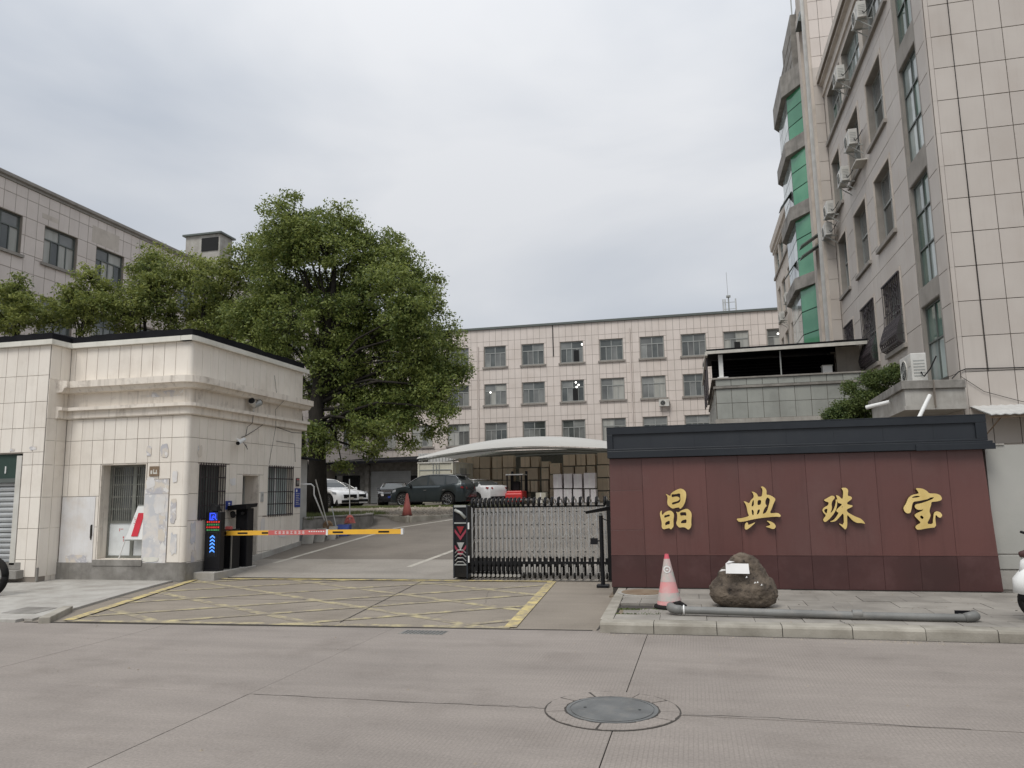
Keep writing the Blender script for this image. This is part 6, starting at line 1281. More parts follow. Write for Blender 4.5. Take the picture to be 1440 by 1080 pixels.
MB().box(3.1, 3.4, 56.15, 56.45, 15.5, 15.62).build('top_frame', M['frame_steel'], t)
for x in (2.85, 3.0, 3.75): MB().box(x-.05, x+.05, 56.2, 56.3, 14.3, 15.35).build('panel_antenna', M['alu'], t)
for z in (14.6, 15.1): MB().box(2.85, 3.75, 56.28, 56.32, z, z+.03).build('cross_arm', M['frame_steel'], t)

# ================================================================ LEFT BUILDING
Lb = thing('workshop_building', 'long pink tiled building rising behind the trees and gatehouse', 'building', (-28, 32, .8))
XLb = -25.1; PLb = PR(XLb)
wy = [21.45+2.73*k-2.73 for k in range(0, 13)]
rows_l = [(11.08, 12.62), (8.1, 9.64), (5.1, 6.64)]
hL = [(y, y+1.64, a_, b_) for y in wy for a_, b_ in rows_l]
wall(PLb, 14, 54.9, .5, 14.0, .3, hL).build('wall', M['grout'], Lb)
tiles(PLb, 'S', rng(16.5, 34.0, .52), [9.7+.735*k for k in range(6)]+[14.0], Lb, M['tile_pink'], [(h[0]-.02, h[1]+.02, h[2]-.02, h[3]+.02) for h in hL], gap=.018, th=.012, budget=290)
tiles(PLb, 'S', rng(34.0, 54.9, .52), [9.7+.735*k for k in range(6)]+[14.0], Lb, M['tile_pink'], [(h[0]-.02, h[1]+.02, h[2]-.02, h[3]+.02) for h in hL], gap=.02, th=.012, joined=True)
tiles(PLb, 'S', rng(14, 54.9, .52), [3.82+.735*k for k in range(9)], Lb, M['tile_pink'], [(h[0]-.02, h[1]+.02, h[2]-.02, h[3]+.02) for h in hL], gap=.02, th=.012, joined=True)
sweep_h(PLb, 14, 54.9, [(0, 13.82), (.06, 13.84), (.06, 13.92), (.14, 13.97), (.14, 14.05), (.04, 14.06), (.04, 14.14), (-.3, 14.16), (-.3, 13.8)], M['grey_reveal'], 'cornice', Lb)
MB().box(-40, XLb-.3, 14, 54.9, 13.4, 13.7).build('roof', M['cement'], Lb); MB().box(-40, XLb-.3, 14, 14.3, .5, 13.7).build('wall', M['render_r'], Lb)
for h in hL:
    MB().pbox(PLb, h[0]-.14, h[1]+.14, h[2]-.12, h[2]-.005, 0, .10).build('sill', M['grey_reveal'], Lb)
    window(PLb, h[0], h[1], h[2], h[3], Lb, M['frame_green'], [M['pane_grey'], M['pane_dark'], M['pane_grey'], M['curtain']], cols=4, transom=.33, d=-.12, fw=.05)
m = MB()
for (u0, u1, z0, z1) in ((26.6, 28.2, 12.75, 13.5), (19.6, 21.0, 12.9, 13.7), (24.0, 24.8, 12.9, 13.1)): m.pbox(PLb, u0, u1, z0, z1, .0, .0165)
m.build('bare_patch', M['render_r'], Lb, kind='stuff')
t = thing('roof_penthouse', 'small grey concrete roof hut with a dark opening above the left trees', 'roof hut', (-27.2, 38, 14.1))
MB().box(-28.6, -26.3, 37.4, 38.6, 13.6, 16.9).build('walls', M['cement_pale'], t); MB().box(-28.75, -26.15, 37.25, 38.75, 16.9, 17.0).build('roof', M['frame_green'], t); MB().box(-27.5, -26.4, 37.35, 37.395, 15.9, 16.7).build('opening', M['void'], t)

# ================================================================ REAR GARAGE, CORRUGATED WALL, CARPORT
t = thing('garage_row', 'low dark garage row with a roller shutter behind the parked cars', 'garage', (-22, 50, .86))
MB().box(-26, -18.7, 50.3, 54.6, .86, 4.0).build('walls', M['cement'], t)
MB().hexa([(-26,48.6,3.62),(-17.9,48.6,3.72),(-17.9,54.6,4.3),(-26,54.6,4.2),(-26,48.6,3.78),(-17.9,48.6,3.88),(-17.9,54.6,4.42),(-26,54.6,4.3)]).build('roof', M['roofdark'], t)
MB().box(-22.3, -19.3, 50.22, 50.3, .9, 3.15).build('roller_shutter', M['shutter'], t)
for k in range(15): MB().box(-22.28, -19.32, 50.19, 50.22, .95+k*.145, .965+k*.145).build('slat_line', M['frame_steel'], t)
MB().box(-25.6, -23.2, 50.2, 50.31, .9, 2.9).build('open_bay', M['void'], t); MB().box(-22.7, -22.4, 50.0, 50.3, .86, 3.6).build('pillar', M['cement'], t); MB().box(-24.9, -24.5, 50.1, 50.2, .86, 2.9).build('pillar', M['cement_pale'], t)
MB().box(-19.25, -18.75, 50.1, 50.29, .86, 2.8).build('side_door', M['void'], t)
t = thing('corrugated_wall', 'pale ribbed sheet wall between the garage row and the cream container', 'sheet wall', (-17.6, 50, .86))
for k in range(11): MB().box(-18.6+k*.23, -18.6+k*.23+.12, 49.9, 49.98, 2.4, 4.3).build('rib', M['corrug'], t)
MB().box(-18.65, -16.1, 49.98, 50.2, 2.3, 4.32).build('sheet', M['corrug'], t); MB().box(-18.65, -18.4, 49.9, 50.2, .86, 2.3).build('post', M['offwhite'], t); MB().box(-18.4, -16.2, 50.1, 50.2, .86, 2.3).build('opening', M['void'], t)
CP = thing('carport_canopy', 'wide arched white canopy over the stacked cartons', 'canopy', (-8.9, 45, .86))
xsC = [-15.4+i*(12.6/28) for i in range(29)]
zt_ = lambda x: 4.72-.0225*(x+8.9)**2; zl = lambda x: 4.06-.0125*(x+8.9)**2
m = MB(); vs = []
prof = [(41.0, 0), (41.2, .45), (42.2, .92), (44, 1.12), (47, 1.2), (49.5, .9)]
for x in xsC:
    for y, f_ in prof: vs.append((x, y, zl(x)+(zt_(x)-zl(x))*min(f_, 1.3)))
n = len(prof); fs = [(i*n+k, (i+1)*n+k, (i+1)*n+k+1, i*n+k+1) for i in range(28) for k in range(n-1)]
m.add(vs, fs); mem = m.build('membrane', M['membrane'], CP, smooth=True)
for x in (-15.2, -2.9):
    for y in (41.4, 49.3): MB().cyl((x, y, .8), (x, y, zl(x)), .06, n=10).build('post', M['frame_steel'], CP)
for y in (41.4, 45.4, 49.3):
    MB().tube([(x, y, zl(x)-.09) for x in xsC[::2]], .05, 6).build('beam', M['frame_steel'], CP)
MB().box(-14.5, -2.8, 49.6, 49.75, .86, 4.3).build('back_wall', M['grille_green'], CP)
def carton(x0, x1, z0, z1, y, m_, lab, i, cat='carton', grp='brown cartons stacked under the canopy', dep=.8):
    t = thing('carton', lab, cat, ((x0+x1)/2, y+dep/2, z0), group=grp)
    jit = random.uniform(-.06, .06)
    MB().box(x0+.01, x1-.01, y+jit, y+jit+dep, z0+.012, z1-.012).build('box', m_, t, bevel=.006)
    xm = (x0+x1)/2
    MB().box(xm-.035, xm+.035, y+jit-.003, y+jit-.0005, z0+.02, z1-.02).build('tape', M['carton'] if m_ == M['carton'] else M['paper'], t)
    if m_ == M['carton'] and random.random() < .5: MB().box(xm-.1, xm+.06, y+jit-.007, y+jit-.0035, z1-.22, z1-.1).build('paper_label', M['tape'], t)
    return t
ORD = ['first', 'second', 'third', 'fourth', 'fifth', 'sixth', 'seventh', 'eighth', 'ninth', 'tenth', 'eleventh', 'twelfth', 'thirteenth', 'fourteenth', 'fifteenth', 'sixteenth']
def ranks(L):
    cs_ = []
    for q_ in sorted(L, key=lambda q: (q[0]+q[1])/2):
        c_ = (q_[0]+q_[1])/2
        if not cs_ or c_-cs_[-1][0] > .22: cs_.append([c_, []])
        cs_[-1][1].append(q_)
    lab = {}
    for k, (c_, qs) in enumerate(cs_):
        qs.sort(key=lambda q: -q[3]); n_ = len(qs)
        for r_, q_ in enumerate(qs): lab[q_] = (k, 'only' if n_ == 1 else 'top' if r_ == 0 else 'bottom' if r_ == n_-1 else ORD[r_]+' from top')
    return lab
LB, LW = ranks(BROWN), ranks(WRAP)
for i, q_ in enumerate(BROWN):
    z0 = max(q_[2], .88) if q_[2] > 1.2 else .88
    carton(q_[0], q_[1], z0, q_[3], 45.0, M['carton'], '%s brown carton of the %s stack, counting from the cream container' % (LB[q_][1], ORD[LB[q_][0]]), i)
for x0_ in (-13.5, -10.1, -6.5):
    MB
for i, q_ in enumerate(WRAP):
    carton(q_[0], q_[1], .88 if q_[2] < 1 else q_[2], q_[3], 43.0, M['carton_wrap'], '%s film-wrapped carton of the %s wrapped stack, counting from the forklift' % (LW[q_][1], ORD[LW[q_][0]]), i, grp='film-wrapped cartons in front of the brown ones')
carton(-8.77, -8.18, .88, 1.5, 42.6, M['tile_pink'] if False else M['container'], 'single greenish carton standing between the forklift and the wrapped cartons', 0, grp='cartons on the ground near the forklift')
# ---------------------------------------------------------------- cream container
t = thing('storage_container', 'cream ribbed storage container behind the dark parked car', 'container', (-13.8, 42.5, .86))
yc0, yc1, zc0, zc1 = 41.0, 45.4, 1.0, 3.26; cx0, cx1 = -15.32, -13.2
MB().box(cx0, cx1, yc0, yc1, zc0, zc1).build('body', M['container'], t)
for x in (cx0, cx1-.1): MB().box(x, x+.1, yc0-.05, yc0-.0, zc0, zc1).build('corner_post', M['container'], t)
MB().box(cx0-.02, cx1+.02, yc0-.07, yc1, zc1, zc1+.07).build('top_rail', M['offwhite'], t)
for k in range(4): MB().box(cx0+.1, cx1-.1, yc0-.03, yc0-.0, 1.2+k*.55, 1.25+k*.55).build('rib', M['frame_steel'], t)
for x in (-14.4, -14.22, -14.05): MB().box(x, x+.04, yc0-.05, yc0-.031, zc0, zc1).build('lock_bar', M['frame_steel'], t)
for k in range(3): MB().box(cx1-.12, cx1-.06, yc0-.075, yc0-.051, 1.7+k*.5, 1.85+k*.5).build('hinge', M['rust'], t)
for k in range(5): MB().box(cx1+.001, cx1+.03, yc0+.3+k*.85, yc0+.4+k*.85, zc0, zc1).build('rib', M['offwhite'], t)
MB().box(cx1+.001, cx1+.02, yc0+1.2, yc0+2.6, 1.3, 3.0).build('side_door', M['frame_steel'], t)
for x in (-15.2, -13.4): MB().cyl((x, 41.6, .86), (x, 41.6, 1.0), .09, n=8).build('leg', M['rust'], t)
# ================================================================ GRAVEL BED, PLANTER
gb = [(-8.05, 20.85), (-6.75, 22.6), (-6.6, 25), (-8.2, 32.5), (-14.5, 34.5), (-13.6, 29), (-10.2, 23.4), (-8.7, 21.4)]
t = MB().prism(gb, .6, .90).build('gravel_bed', M['soil'], kind='structure')
kb = gb+[gb[0]]
for i in (0, 1, 6, 7):
    a_, b_ = Vector(kb[i]), Vector(kb[i+1]); n_ = max(1, int((b_-a_).length/.75)); d_ = (b_-a_)/n_
    for k in range(n_):
        p, q = a_+d_*k, a_+d_*(k+1); u = d_.normalized(); nn = Vector((u.y, -u.x))*.07; p = p+u*.006; q = q-u*.006
        MB().prism([tuple(p-nn), tuple(q-nn), tuple(q+nn), tuple(p+nn)], .55, .925+random.uniform(-.01, .01)).build('kerb_stone', M['kerb'], t, bevel=.012)
def inpoly(x, y, poly):
    c = False; j = len(poly)-1
    for i in range(len(poly)):
        if (poly[i][1] > y) != (poly[j][1] > y) and x < (poly[j][0]-poly[i][0])*(y-poly[i][1])/(poly[j][1]-poly[i][1])+poly[i][0]: c = not c
        j = i
    return c
gv = MB(); n = 0
while n < 3800:
    x = random.uniform(-14.5, -6.6); y = 20.9+13*random.random()**1.5
    if not inpoly(x, y, gb): continue
    s_ = random.uniform(.02, .07)*(1 if random.random() < .9 else 1.8); a_ = random.uniform(0, 3); z = .90+.04*mnoise.noise(Vector((x, y, 0)))
    p = [(x+s_*math.cos(a_+k*1.57+random.uniform(-.3,.3)), y+s_*math.sin(a_+k*1.57), z) for k in range(4)]
    gv.add(p+[(x+random.uniform(-.3,.3)*s_, y, z+s_*random.uniform(.5, 1.))], [(0,1,4),(1,2,4),(2,3,4),(3,0,4)]); n += 1
tag(gv.build('gravel', M['gravel'], kind='stuff'), 'loose pale gravel heaped on the bed before the parked cars', 'gravel')
def grass_patch(fn, n, label, h=(.03, .09)):
    m = MB()
    for k in range(n):
        x, y, z = fn(); a_ = random.uniform(0, 6.28); w_ = random.uniform(.006, .014); hh = random.uniform(*h); lx, ly = random.uniform(-.03, .03), random.uniform(-.03, .03)
        m.add([(x-w_*math.cos(a_), y-w_*math.sin(a_), z), (x+w_*math.cos(a_), y+w_*math.sin(a_), z), (x+lx, y+ly, z+hh)], [(0,1,2)])
    return tag(m.build('grass', M['grass'], kind='stuff', fixn=False), label, 'grass')
gst = MB().prism([(-21, 37.0), (-12.5, 35.2), (-8, 34.6), (-8, 36), (-14, 38.4), (-21, 39.6)], .7, .875).build('grass_verge', M['soil'], kind='structure')
def g1():
    while True:
        x, y = random.uniform(-21, -8), random.uniform(34.6, 39.6)
        if inpoly(x, y, [(-21, 37.0), (-12.5, 35.2), (-8, 34.6), (-8, 36), (-14, 38.4), (-21, 39.6)]): return x, y, .87
grass_patch(g1, 9000, 'thin strip of green grass under and beside the parked cars', (.05, .13))
# planter with its low retaining wall
t = thing('planter', 'raised planter with a low grey wall round the foot of the big tree', 'planter', (-11, 20, .5))
pw = [(-9.62, 17.55), (-9.30, 18.6), (-9.02, 19.55), (-8.92, 20.15), (-9.5, 21.6), (-11, 22.6), (-13, 22.4)]
for i in range(len(pw)-1):
    a_, b_ = Vector(pw[i]), Vector(pw[i+1]); u = (b_-a_).normalized(); nn = Vector((-u.y, u.x))*.2
    if nn.x > 0: nn = -nn
    p, q = a_+u*.004, b_-u*.004
    MB().prism([tuple(p), tuple(q), tuple(q+nn), tuple(p+nn)], .1, .99).build('wall_segment', M['cement'], t, bevel=.02)
    MB().prism([tuple(p-nn*.12), tuple(q-nn*.12), tuple(q+nn*1.1), tuple(p+nn*1.1)], .99, 1.035).build('coping', M['conc_band'], t, bevel=.012)
MB().prism([(-9.8, 17.6), (-9.5, 18.6), (-9.2, 19.6), (-9.15, 20.2), (-9.7, 21.4), (-11, 22.4), (-13, 22.2), (-13, 17.6)], .3, .98).build('soil', M['soil'], t)
def g2():
    while True:
        x, y = random.uniform(-13, -9.2), random.uniform(17.6, 22.2)
        if x < -9.2-.25*max(0, 20-y)*.5: return x, y, .97
grass_patch(g2, 9000, 'rough dark grass in the raised planter under the big tree', (.05, .16))
# leaning offcuts, brooms, dustpan
for i, (x, y, w_, h_, l_) in enumerate(((-9.40, 17.3, .30, .36, 'tallest grey paving offcut leaning at the gatehouse rear corner'), (-9.2, 17.55, .26, .34, 'middle grey paving offcut leaning by the planter'), (-9.05, 17.9, .22, .33, 'smaller grey paving offcut leaning nearest the brooms'))):
    z = gz(y); tag(MB().hexa([(x-w_/2,y,z),(x+w_/2,y+.03,z),(x+w_/2,y+.07,z),(x-w_/2,y+.04,z),(x-w_/2,y+.14,z+h_),(x+w_/2,y+.17,z+h_),(x+w_/2,y+.21,z+h_),(x-w_/2,y+.18,z+h_)]).build('paving_offcut', M['brick_slab'], bevel=.006), l_, 'paving slab', 'paving offcuts leaning by the planter')
def broom(name, label, top, foot, head, hm, sm, w_):
    t = thing(name, label, 'broom', foot)
    MB().cyl(top, foot, .016, n=8).build('handle', sm, t)
    f = Vector(foot); u = (Vector(foot)-Vector(top)).normalized()
    MB().hexa([tuple(f+Vector((-w_*.3,-.03,.05))), tuple(f+Vector((w_*.3,-.03,.05))), tuple(f+Vector((w_*.3,.03,.05))), tuple(f+Vector((-w_*.3,.03,.05))), tuple(f+Vector((-w_*.12,-.02,.12))), tuple(f+Vector((w_*.12,-.02,.12))), tuple(f+Vector((w_*.12,.02,.12))), tuple(f+Vector((-w_*.12,.02,.12)))]).build('head', hm, t)
    m = MB()
    for k in range(26):
        x = (-.5+k/25)*w_; m.add([tuple(f+Vector((x*.6-.01,0,.06))), tuple(f+Vector((x*.6+.01,0,.06))), tuple(f+Vector((x+.01+random.uniform(-.01,.01),random.uniform(-.03,.03),-.10))), tuple(f+Vector((x-.01,0,-.10)))], [(0,1,2,3)])
    m.build('bristles', hm, t, kind='stuff')
    return t
broom('broom', 'straw broom with a pale handle leaning against the gatehouse rear corner', (-9.42, 17.75, 1.98), (-9.28, 18.2, .80), .3, M['straw'], M['offwhite'], .38)
broom('push_broom', 'orange-headed broom with a thin upright handle by the planter wall', (-9.12, 19.1, 2.0), (-9.02, 18.95, .92), .3, M['cone_far'], M['steel_dull'], .32)
t = thing('dustpan', 'blue long-handled dustpan standing at the planter wall', 'dustpan', (-9.05, 18.6, .52))
MB().hexa([(-9.2,18.4,.52),(-8.85,18.45,.52),(-8.85,18.7,.52),(-9.2,18.7,.52),(-9.2,18.5,.78),(-8.85,18.55,.78),(-8.85,18.7,.8),(-9.2,18.7,.8)]).build('pan', M['blueplastic'], t)
MB().cyl((-9.28, 18.4, 1.28), (-8.98, 18.2, .50), .014, n=8).build('handle', M['frame_steel'], t)
t = thing('downpipe', 'white bent plastic pipe hanging off the gatehouse rear corner', 'pipe', (-9.4, 17.3, 1.8))
MB().tube([(-9.5, 17.14, 1.86), (-9.30, 17.3, 1.86), (-9.25, 17.35, 1.80), (-9.27, 17.4, 1.6), (-9.12, 17.7, .95)], .018, 8).build('pipe', M['white'], t, smooth=True)
t = thing('shed', 'narrow grey sheet lean-to with a dark roof behind the gatehouse', 'shed', (-10.2, 18.5, .4))
MB().box(-10.4, -9.66, 17.35, 17.75, .3, 2.5).build('walls', M['alu'], t); MB().hexa([(-10.5,17.2,2.66),(-9.35,17.2,2.46),(-9.35,17.9,2.46),(-10.5,17.9,2.66),(-10.5,17.2,2.70),(-9.35,17.2,2.50),(-9.35,17.9,2.50),(-10.5,17.9,2.70)]).build('roof', M['roofdark'], t)
# far cone on the kerb corner
t = thing('traffic_cone', 'plain red cone on the kerb corner of the gravel bed', 'traffic cone', (-8.3, 21.3, .92))
MB().box(-8.48, -8.12, 21.12, 21.48, .90, .94).build('base', M['rubber'], t); MB().lathe([(.15, .04), (.09, .35), (.03, .68), (.001, .69)], (-8.3, 21.3, .9), 16).build('cone_body', M['cone_far'], t, smooth=True)

# ================================================================ CARS
def car(name, label, loc, rz, paint, kind, L_=4.5, W_=1.82, H_=1.62, sc=1.):
    """lofted body: stations along the length (front at +x); wheel openings cut into the sill line"""
    t = thing(name, label, 'car', loc, rz)
    wr = .37 if kind == 'suv' else .33; wb = L_*.59; xf = wb/2+.05; xb = -wb/2+.05; hl = L_/2
    if kind == 'suv':
        top = [(-1,.80),(-.985,1.0),(-.95,1.10),(-.90,1.18),(-.5,1.02+.02),(0,1.03),(.40,1.02),(.52,1.04),(.75,.98),(.92,.88),(.98,.74),(1,.60)]
        roof = [(-.93,1.13),(-.86,1.30),(-.74,1.53),(-.5,1.60),(-.1,1.62),(.18,1.56),(.36,1.36),(.55,1.06)]
    else:
        top = [(-1,.75),(-.98,.95),(-.93,1.05),(-.72,1.06),(-.5,.98),(0,.96),(.40,.95),(.52,.96),(.75,.88),(.92,.78),(.98,.66),(1,.55)]
        roof = [(-.72,1.06),(-.55,1.28),(-.32,1.42),(-.05,1.455),(.15,1.40),(.34,1.20),(.53,.97)]
    k_ = H_/(1.62 if kind == 'suv' else 1.455)
    belt = lambda s: float(np.interp(s, [p[0] for p in top], [p[1] for p in top]))*k_
    rz_ = lambda s: float(np.interp(s, [p[0] for p in roof], [p[1] for p in roof]))*k_
    hwid = lambda s: W_/2*float(np.interp(s, [-1,-.93,-.8,-.4,.5,.8,.93,1], [.80,.93,.985,1,1,.97,.88,.70]))
    ss = np.linspace(-1, 1, 81); base = .23 if kind == 'suv' else .18
    m = MB(); rings = []
    for s in ss:
        x = s*hl; zb = base+.05*max(0, abs(s)-.9)*10*.5
        for xw in (xf, xb):
            d = abs(x-xw)
            if d < wr+.065: zb = max(zb, wr+math.sqrt(max(0, (wr+.065)**2-d*d)))
        w_ = hwid(s); bz = belt(s); zb = min(zb, bz-.1); zm = zb+(bz-zb)*.45
        rings.append([(x,-w_*.93,zb),(x,-w_*1.0,zm),(x,-w_*.985,bz-.10*(bz-zb)),(x,-w_*.90,bz),(x,-w_*.45,bz+.025),(x,w_*.45,bz+.025),(x,w_*.90,bz),(x,w_*.985,bz-.10*(bz-zb)),(x,w_*1.0,zm),(x,w_*.93,zb)])
    n = 10; vs = [p for r_ in rings for p in r_]; fs = [(i*n+k, i*n+(k+1)%n, (i+1)*n+(k+1)%n, (i+1)*n+k) for i in range(80) for k in range(n)]
    fs += [tuple(range(n)), tuple(range(81*n-1, 80*n-1, -1))]
    m.add(vs, fs); body = m.build('body', paint, t, smooth=False, local=True)
    for p_ in body.data.polygons: p_.use_smooth = True
    em = body.modifiers.new('split', 'EDGE_SPLIT'); em.split_angle = R(38)
    # greenhouse
    s0, s1 = roof[0][0], roof[-1][0]; gs = np.linspace(s0, s1, 41)
    def gring(s, grow_=0.):
        x = s*hl; w_ = hwid(s); bz = belt(s)-.02; z = max(rz_(s), bz+.01); f_ = (z-bz)/(H_-bz+.001)
        wt = w_*(.90-.20*max(0, min(1, f_)))
        return [(x,-(w_*.90+grow_),bz),(x,-(wt+grow_),z-.03*f_),(x,-wt*.75,z+grow_+.012*f_),(x,wt*.75,z+grow_+.012*f_),(x,wt+grow_,z-.03*f_),(x,w_*.90+grow_,bz)]
    m = MB(); R_ = [gring(s) for s in gs]; n = 6; vs = [p for r_ in R_ for p in r_]
    m.add(vs, [(i*n+k, i*n+k+1, (i+1)*n+k+1, (i+1)*n+k) for i in range(40) for k in range(n-1)]); gh = m.build('roof', paint, t, local=True, smooth=True); gh.modifiers.new('split', 'EDGE_SPLIT').split_angle = R(35)
    # glass: side windows between pillars, windscreen, rear window
    def side_glass(sa, sb, sg):
        q = [s for s in np.linspace(sa, sb, 9)]; m = MB(); lo, hi = [], []
        for s in q:
            g = gring(s, .006); b_, t_ = (g[0], g[1]) if sg < 0 else (g[5], g[4]); b_ = Vector(b_); t_ = Vector(t_); lo.append(tuple(b_+(t_-b_)*.10)); hi.append(tuple(b_+(t_-b_)*.88))
        m.add(lo+hi, [(i, i+1, len(q)+i+1, len(q)+i) for i in range(len(q)-1)]); m.build('side_window', M['car_glass'], t, local=True)
    cuts = [(-.80,-.50),(-.47,-.06),(-.02,.46)] if kind == 'suv' else [(-.60,-.42),(-.40,-.06),(-.02,.44)]
    for sg in (-1, 1):
        for a_, b_ in cuts: side_glass(a_, b_, sg)
        g0 = [gring(s, .014) for s in np.linspace(cuts[0][0]-.02, cuts[-1][1]+.02, 18)]
        MB().tube([ (g[1] if sg < 0 else g[4]) for g in g0], .022, 5).build('window_trim', M['chrome'], t, local=True)
    def cross_glass(sa, sb, nm):
        m = MB(); q = np.linspace(sa, sb, 7); vs = []
        for s in q:
            g = gring(s, .008); vs += [g[2], g[3]]
        m.add(vs, [(2*i, 2*i+1, 2*i+3, 2*i+2) for i in range(6)])
        vs = []
        for s in q:
            g = gring(s, .008); vs += [tuple(Vector(g[1])*.93+Vector(g[2])*.07), g[2]]
        m.add(vs, [(2*i, 2*i+1, 2*i+3, 2*i+2) for i in range(6)]); vs = []
        for s in q:
            g = gring(s, .008); vs += [g[3], tuple(Vector(g[4])*.93+Vector(g[3])*.07)]
        m.add(vs, [(2*i, 2*i+1, 2*i+3, 2*i+2) for i in range(6)])
        m.build(nm, M['car_glass'], t, local=True)
    cross_glass(roof[-3][0]+.03, roof[-1][0]-.03, 'windscreen'); cross_glass(roof[0][0]+.02, roof[2][0]-.04, 'rear_window')
    # wheels
    for xw in (xf, xb):
        for sg in (-1, 1):
            y0, y1 = sg*(W_/2-.235), sg*(W_/2-.025)
            tw = MB(); tw.cyl((xw, y0, wr), (xw, y1, wr), wr, n=28); wh = tw.build('wheel', M['rubber'], t, local=True)
            MB().cyl((xw, y1+sg*.001, wr), (xw, y1+sg*.006, wr), wr*.70, n=24).build('rim_recess', M['blackmatt'], wh, local=True)
            sp = MB()
            for a_ in range(5):
                an = a_*2*math.pi/5+.3; c_, s__ = math.cos(an), math.sin(an)
                for of in (-.055, .055):
                    p0 = (xw+c_*.04-s__*of*.4, wr+s__*.04+c_*of*.4); p1 = (xw+c_*wr*.68-s__*of*1.3, wr+s__*wr*.68+c_*of*1.3)
                    sp.tube([(p0[0], y1+sg*.012, p0[1]), (p1[0], y1+sg*.012, p1[1])], .014, 4)
            sp.tube([(xw+wr*.70*math.cos(k*math.pi/12), y1+sg*.010, wr+wr*.70*math.sin(k*math.pi/12)) for k in range(25)], .012, 4)
            sp.build('rim', M['steel'], wh, local=True)
            MB().cyl((xw, sg*(W_/2-.40), wr+.02), (xw, sg*(W_/2-.24), wr+.02), wr+.05, n=20).build('wheel_well', M['void'], t, local=True)
    MB().box(-hl*.93, hl*.93, -W_/2*.88, W_/2*.88, base+.0, base+.22).build('underbody', M['void'], t, local=True)
    f = hl
    for sg in (-1, 1):
        MB().hexa([(f*.90,sg*W_*.30,.72*k_),(f*.985,sg*W_*.27,.70*k_),(f*.90,sg*W_*.455,.72*k_),(f*.80,sg*W_*.488,.76*k_),(f*.88,sg*W_*.30,.84*k_),(f*.965,sg*W_*.27,.79*k_),(f*.885,sg*W_*.46,.84*k_),(f*.78,sg*W_*.49,.88*k_)]).build('headlight', M['lamp_glass'], t, local=True)
        MB().hexa([(-f*1.0,sg*W_*.28,.86*k_),(-f*.97,sg*W_*.28,.86*k_),(-f*.90,sg*W_*.478,.90*k_),(-f*.955,sg*W_*.465,.88*k_),(-f*.99,sg*W_*.28,.96*k_),(-f*.96,sg*W_*.28,.96*k_),(-f*.90,sg*W_*.476,.97*k_),(-f*.94,sg*W_*.465,.98*k_)]).build('tail_light', M['tail'], t, local=True)
        MB().hexa([(f*.36,sg*W_*.47,.98*k_),(f*.42,sg*W_*.47,.98*k_),(f*.42,sg*W_*.56,1.02*k_),(f*.36,sg*W_*.56,1.02*k_),(f*.36,sg*W_*.47,1.08*k_),(f*.41,sg*W_*.47,1.06*k_),(f*.40,sg*W_*.57,1.13*k_),(f*.35,sg*W_*.57,1.13*k_)]).build('mirror', paint if kind != 'dark' else M['black'], t, local=True)
        for s in (.02, -.46*1): MB().box(s*f-.10, s*f+.06, sg*(W_/2*1.0)-.012 if sg > 0 else -W_/2-.004, sg*W_/2+.004 if sg > 0 else -W_/2+.012, .80*k_, .83*k_).build('door_handle', M['chrome'], t, local=True)
        for s in (.50, .0, -.44): MB().box(s*f-.004, s*f+.004, (W_/2*.992 if sg > 0 else -W_/2-.002), (W_/2+.002 if sg > 0 else -W_/2*.992), base+.16, .86*k_).build('door_gap', M['void'], t, local=True)
        MB().box(-.55*f, .5*f, sg*W_/2*.97-.02, sg*W_/2*.97+.03, base-.0, base+.07).build('sill_trim', M['blackmatt'], t, local=True)
    MB().box(f*.955, f*1.0+.012, -W_*.26, W_*.26, .52*k_, .72*k_).build('grille', M['blackmatt'], t, local=True)
    MB().box(f*.93, f*1.0+.02, -W_*.34, W_*.34, .28, .42).build('bumper', M['blackmatt'], t, local=True)
    MB().box(-f*1.0-.02, -f*.93, -W_*.38, W_*.38, .30, .46).build('bumper', M['blackmatt'], t, local=True)
    MB().box(f*1.0+.013, f*1.0+.025, -.22, .22, .44, .56).build('number_plate', M['bluesign'] if paint != M['car_white'] else M['offwhite'], t, local=True)
    if kind == 'suv': MB().hexa([(-f*.86,-W_*.34,H_*.955),(-f*.74,-W_*.34,H_*.975),(-f*.74,W_*.34,H_*.975),(-f*.86,W_*.34,H_*.955),(-f*.87,-W_*.33,H_*.975),(-f*.74,-W_*.33,H_*.995),(-f*.74,W_*.33,H_*.995),(-f*.87,W_*.33,H_*.975)]).build('spoiler', M['black'], t, local=True)
    t.scale = (sc, sc, sc)
    return t
zc = .87
car('parked_car', 'dark slate crossover parked side-on before the cream container', (-13.78, 39.2, zc), R(180-6), M['car_dark'], 'suv', 4.5, 1.88, 1.70)
car('parked_car', 'white crossover standing half behind the big tree trunk', (-19.75, 38.0, zc), R(-20), M['car_white'], 'suv', 4.4, 1.84, 1.62, .98)
car('parked_car', 'white saloon showing its nose behind the white crossover', (-20.9, 41.6, zc), R(-22), M['car_white'], 'sedan', 4.6, 1.8, 1.45)
car('parked_car', 'black saloon facing the yard in front of the grey shutter', (-18.6, 45.5, zc), R(-72), M['car_black'], 'sedan', 4.6, 1.8, 1.42)
car('parked_car', 'white saloon seen by its tail between the dark crossover and the gate', (-12.6, 42.6, zc), R(180-30), M['car_white'], 'sedan', 4.6, 1.82, 1.46)
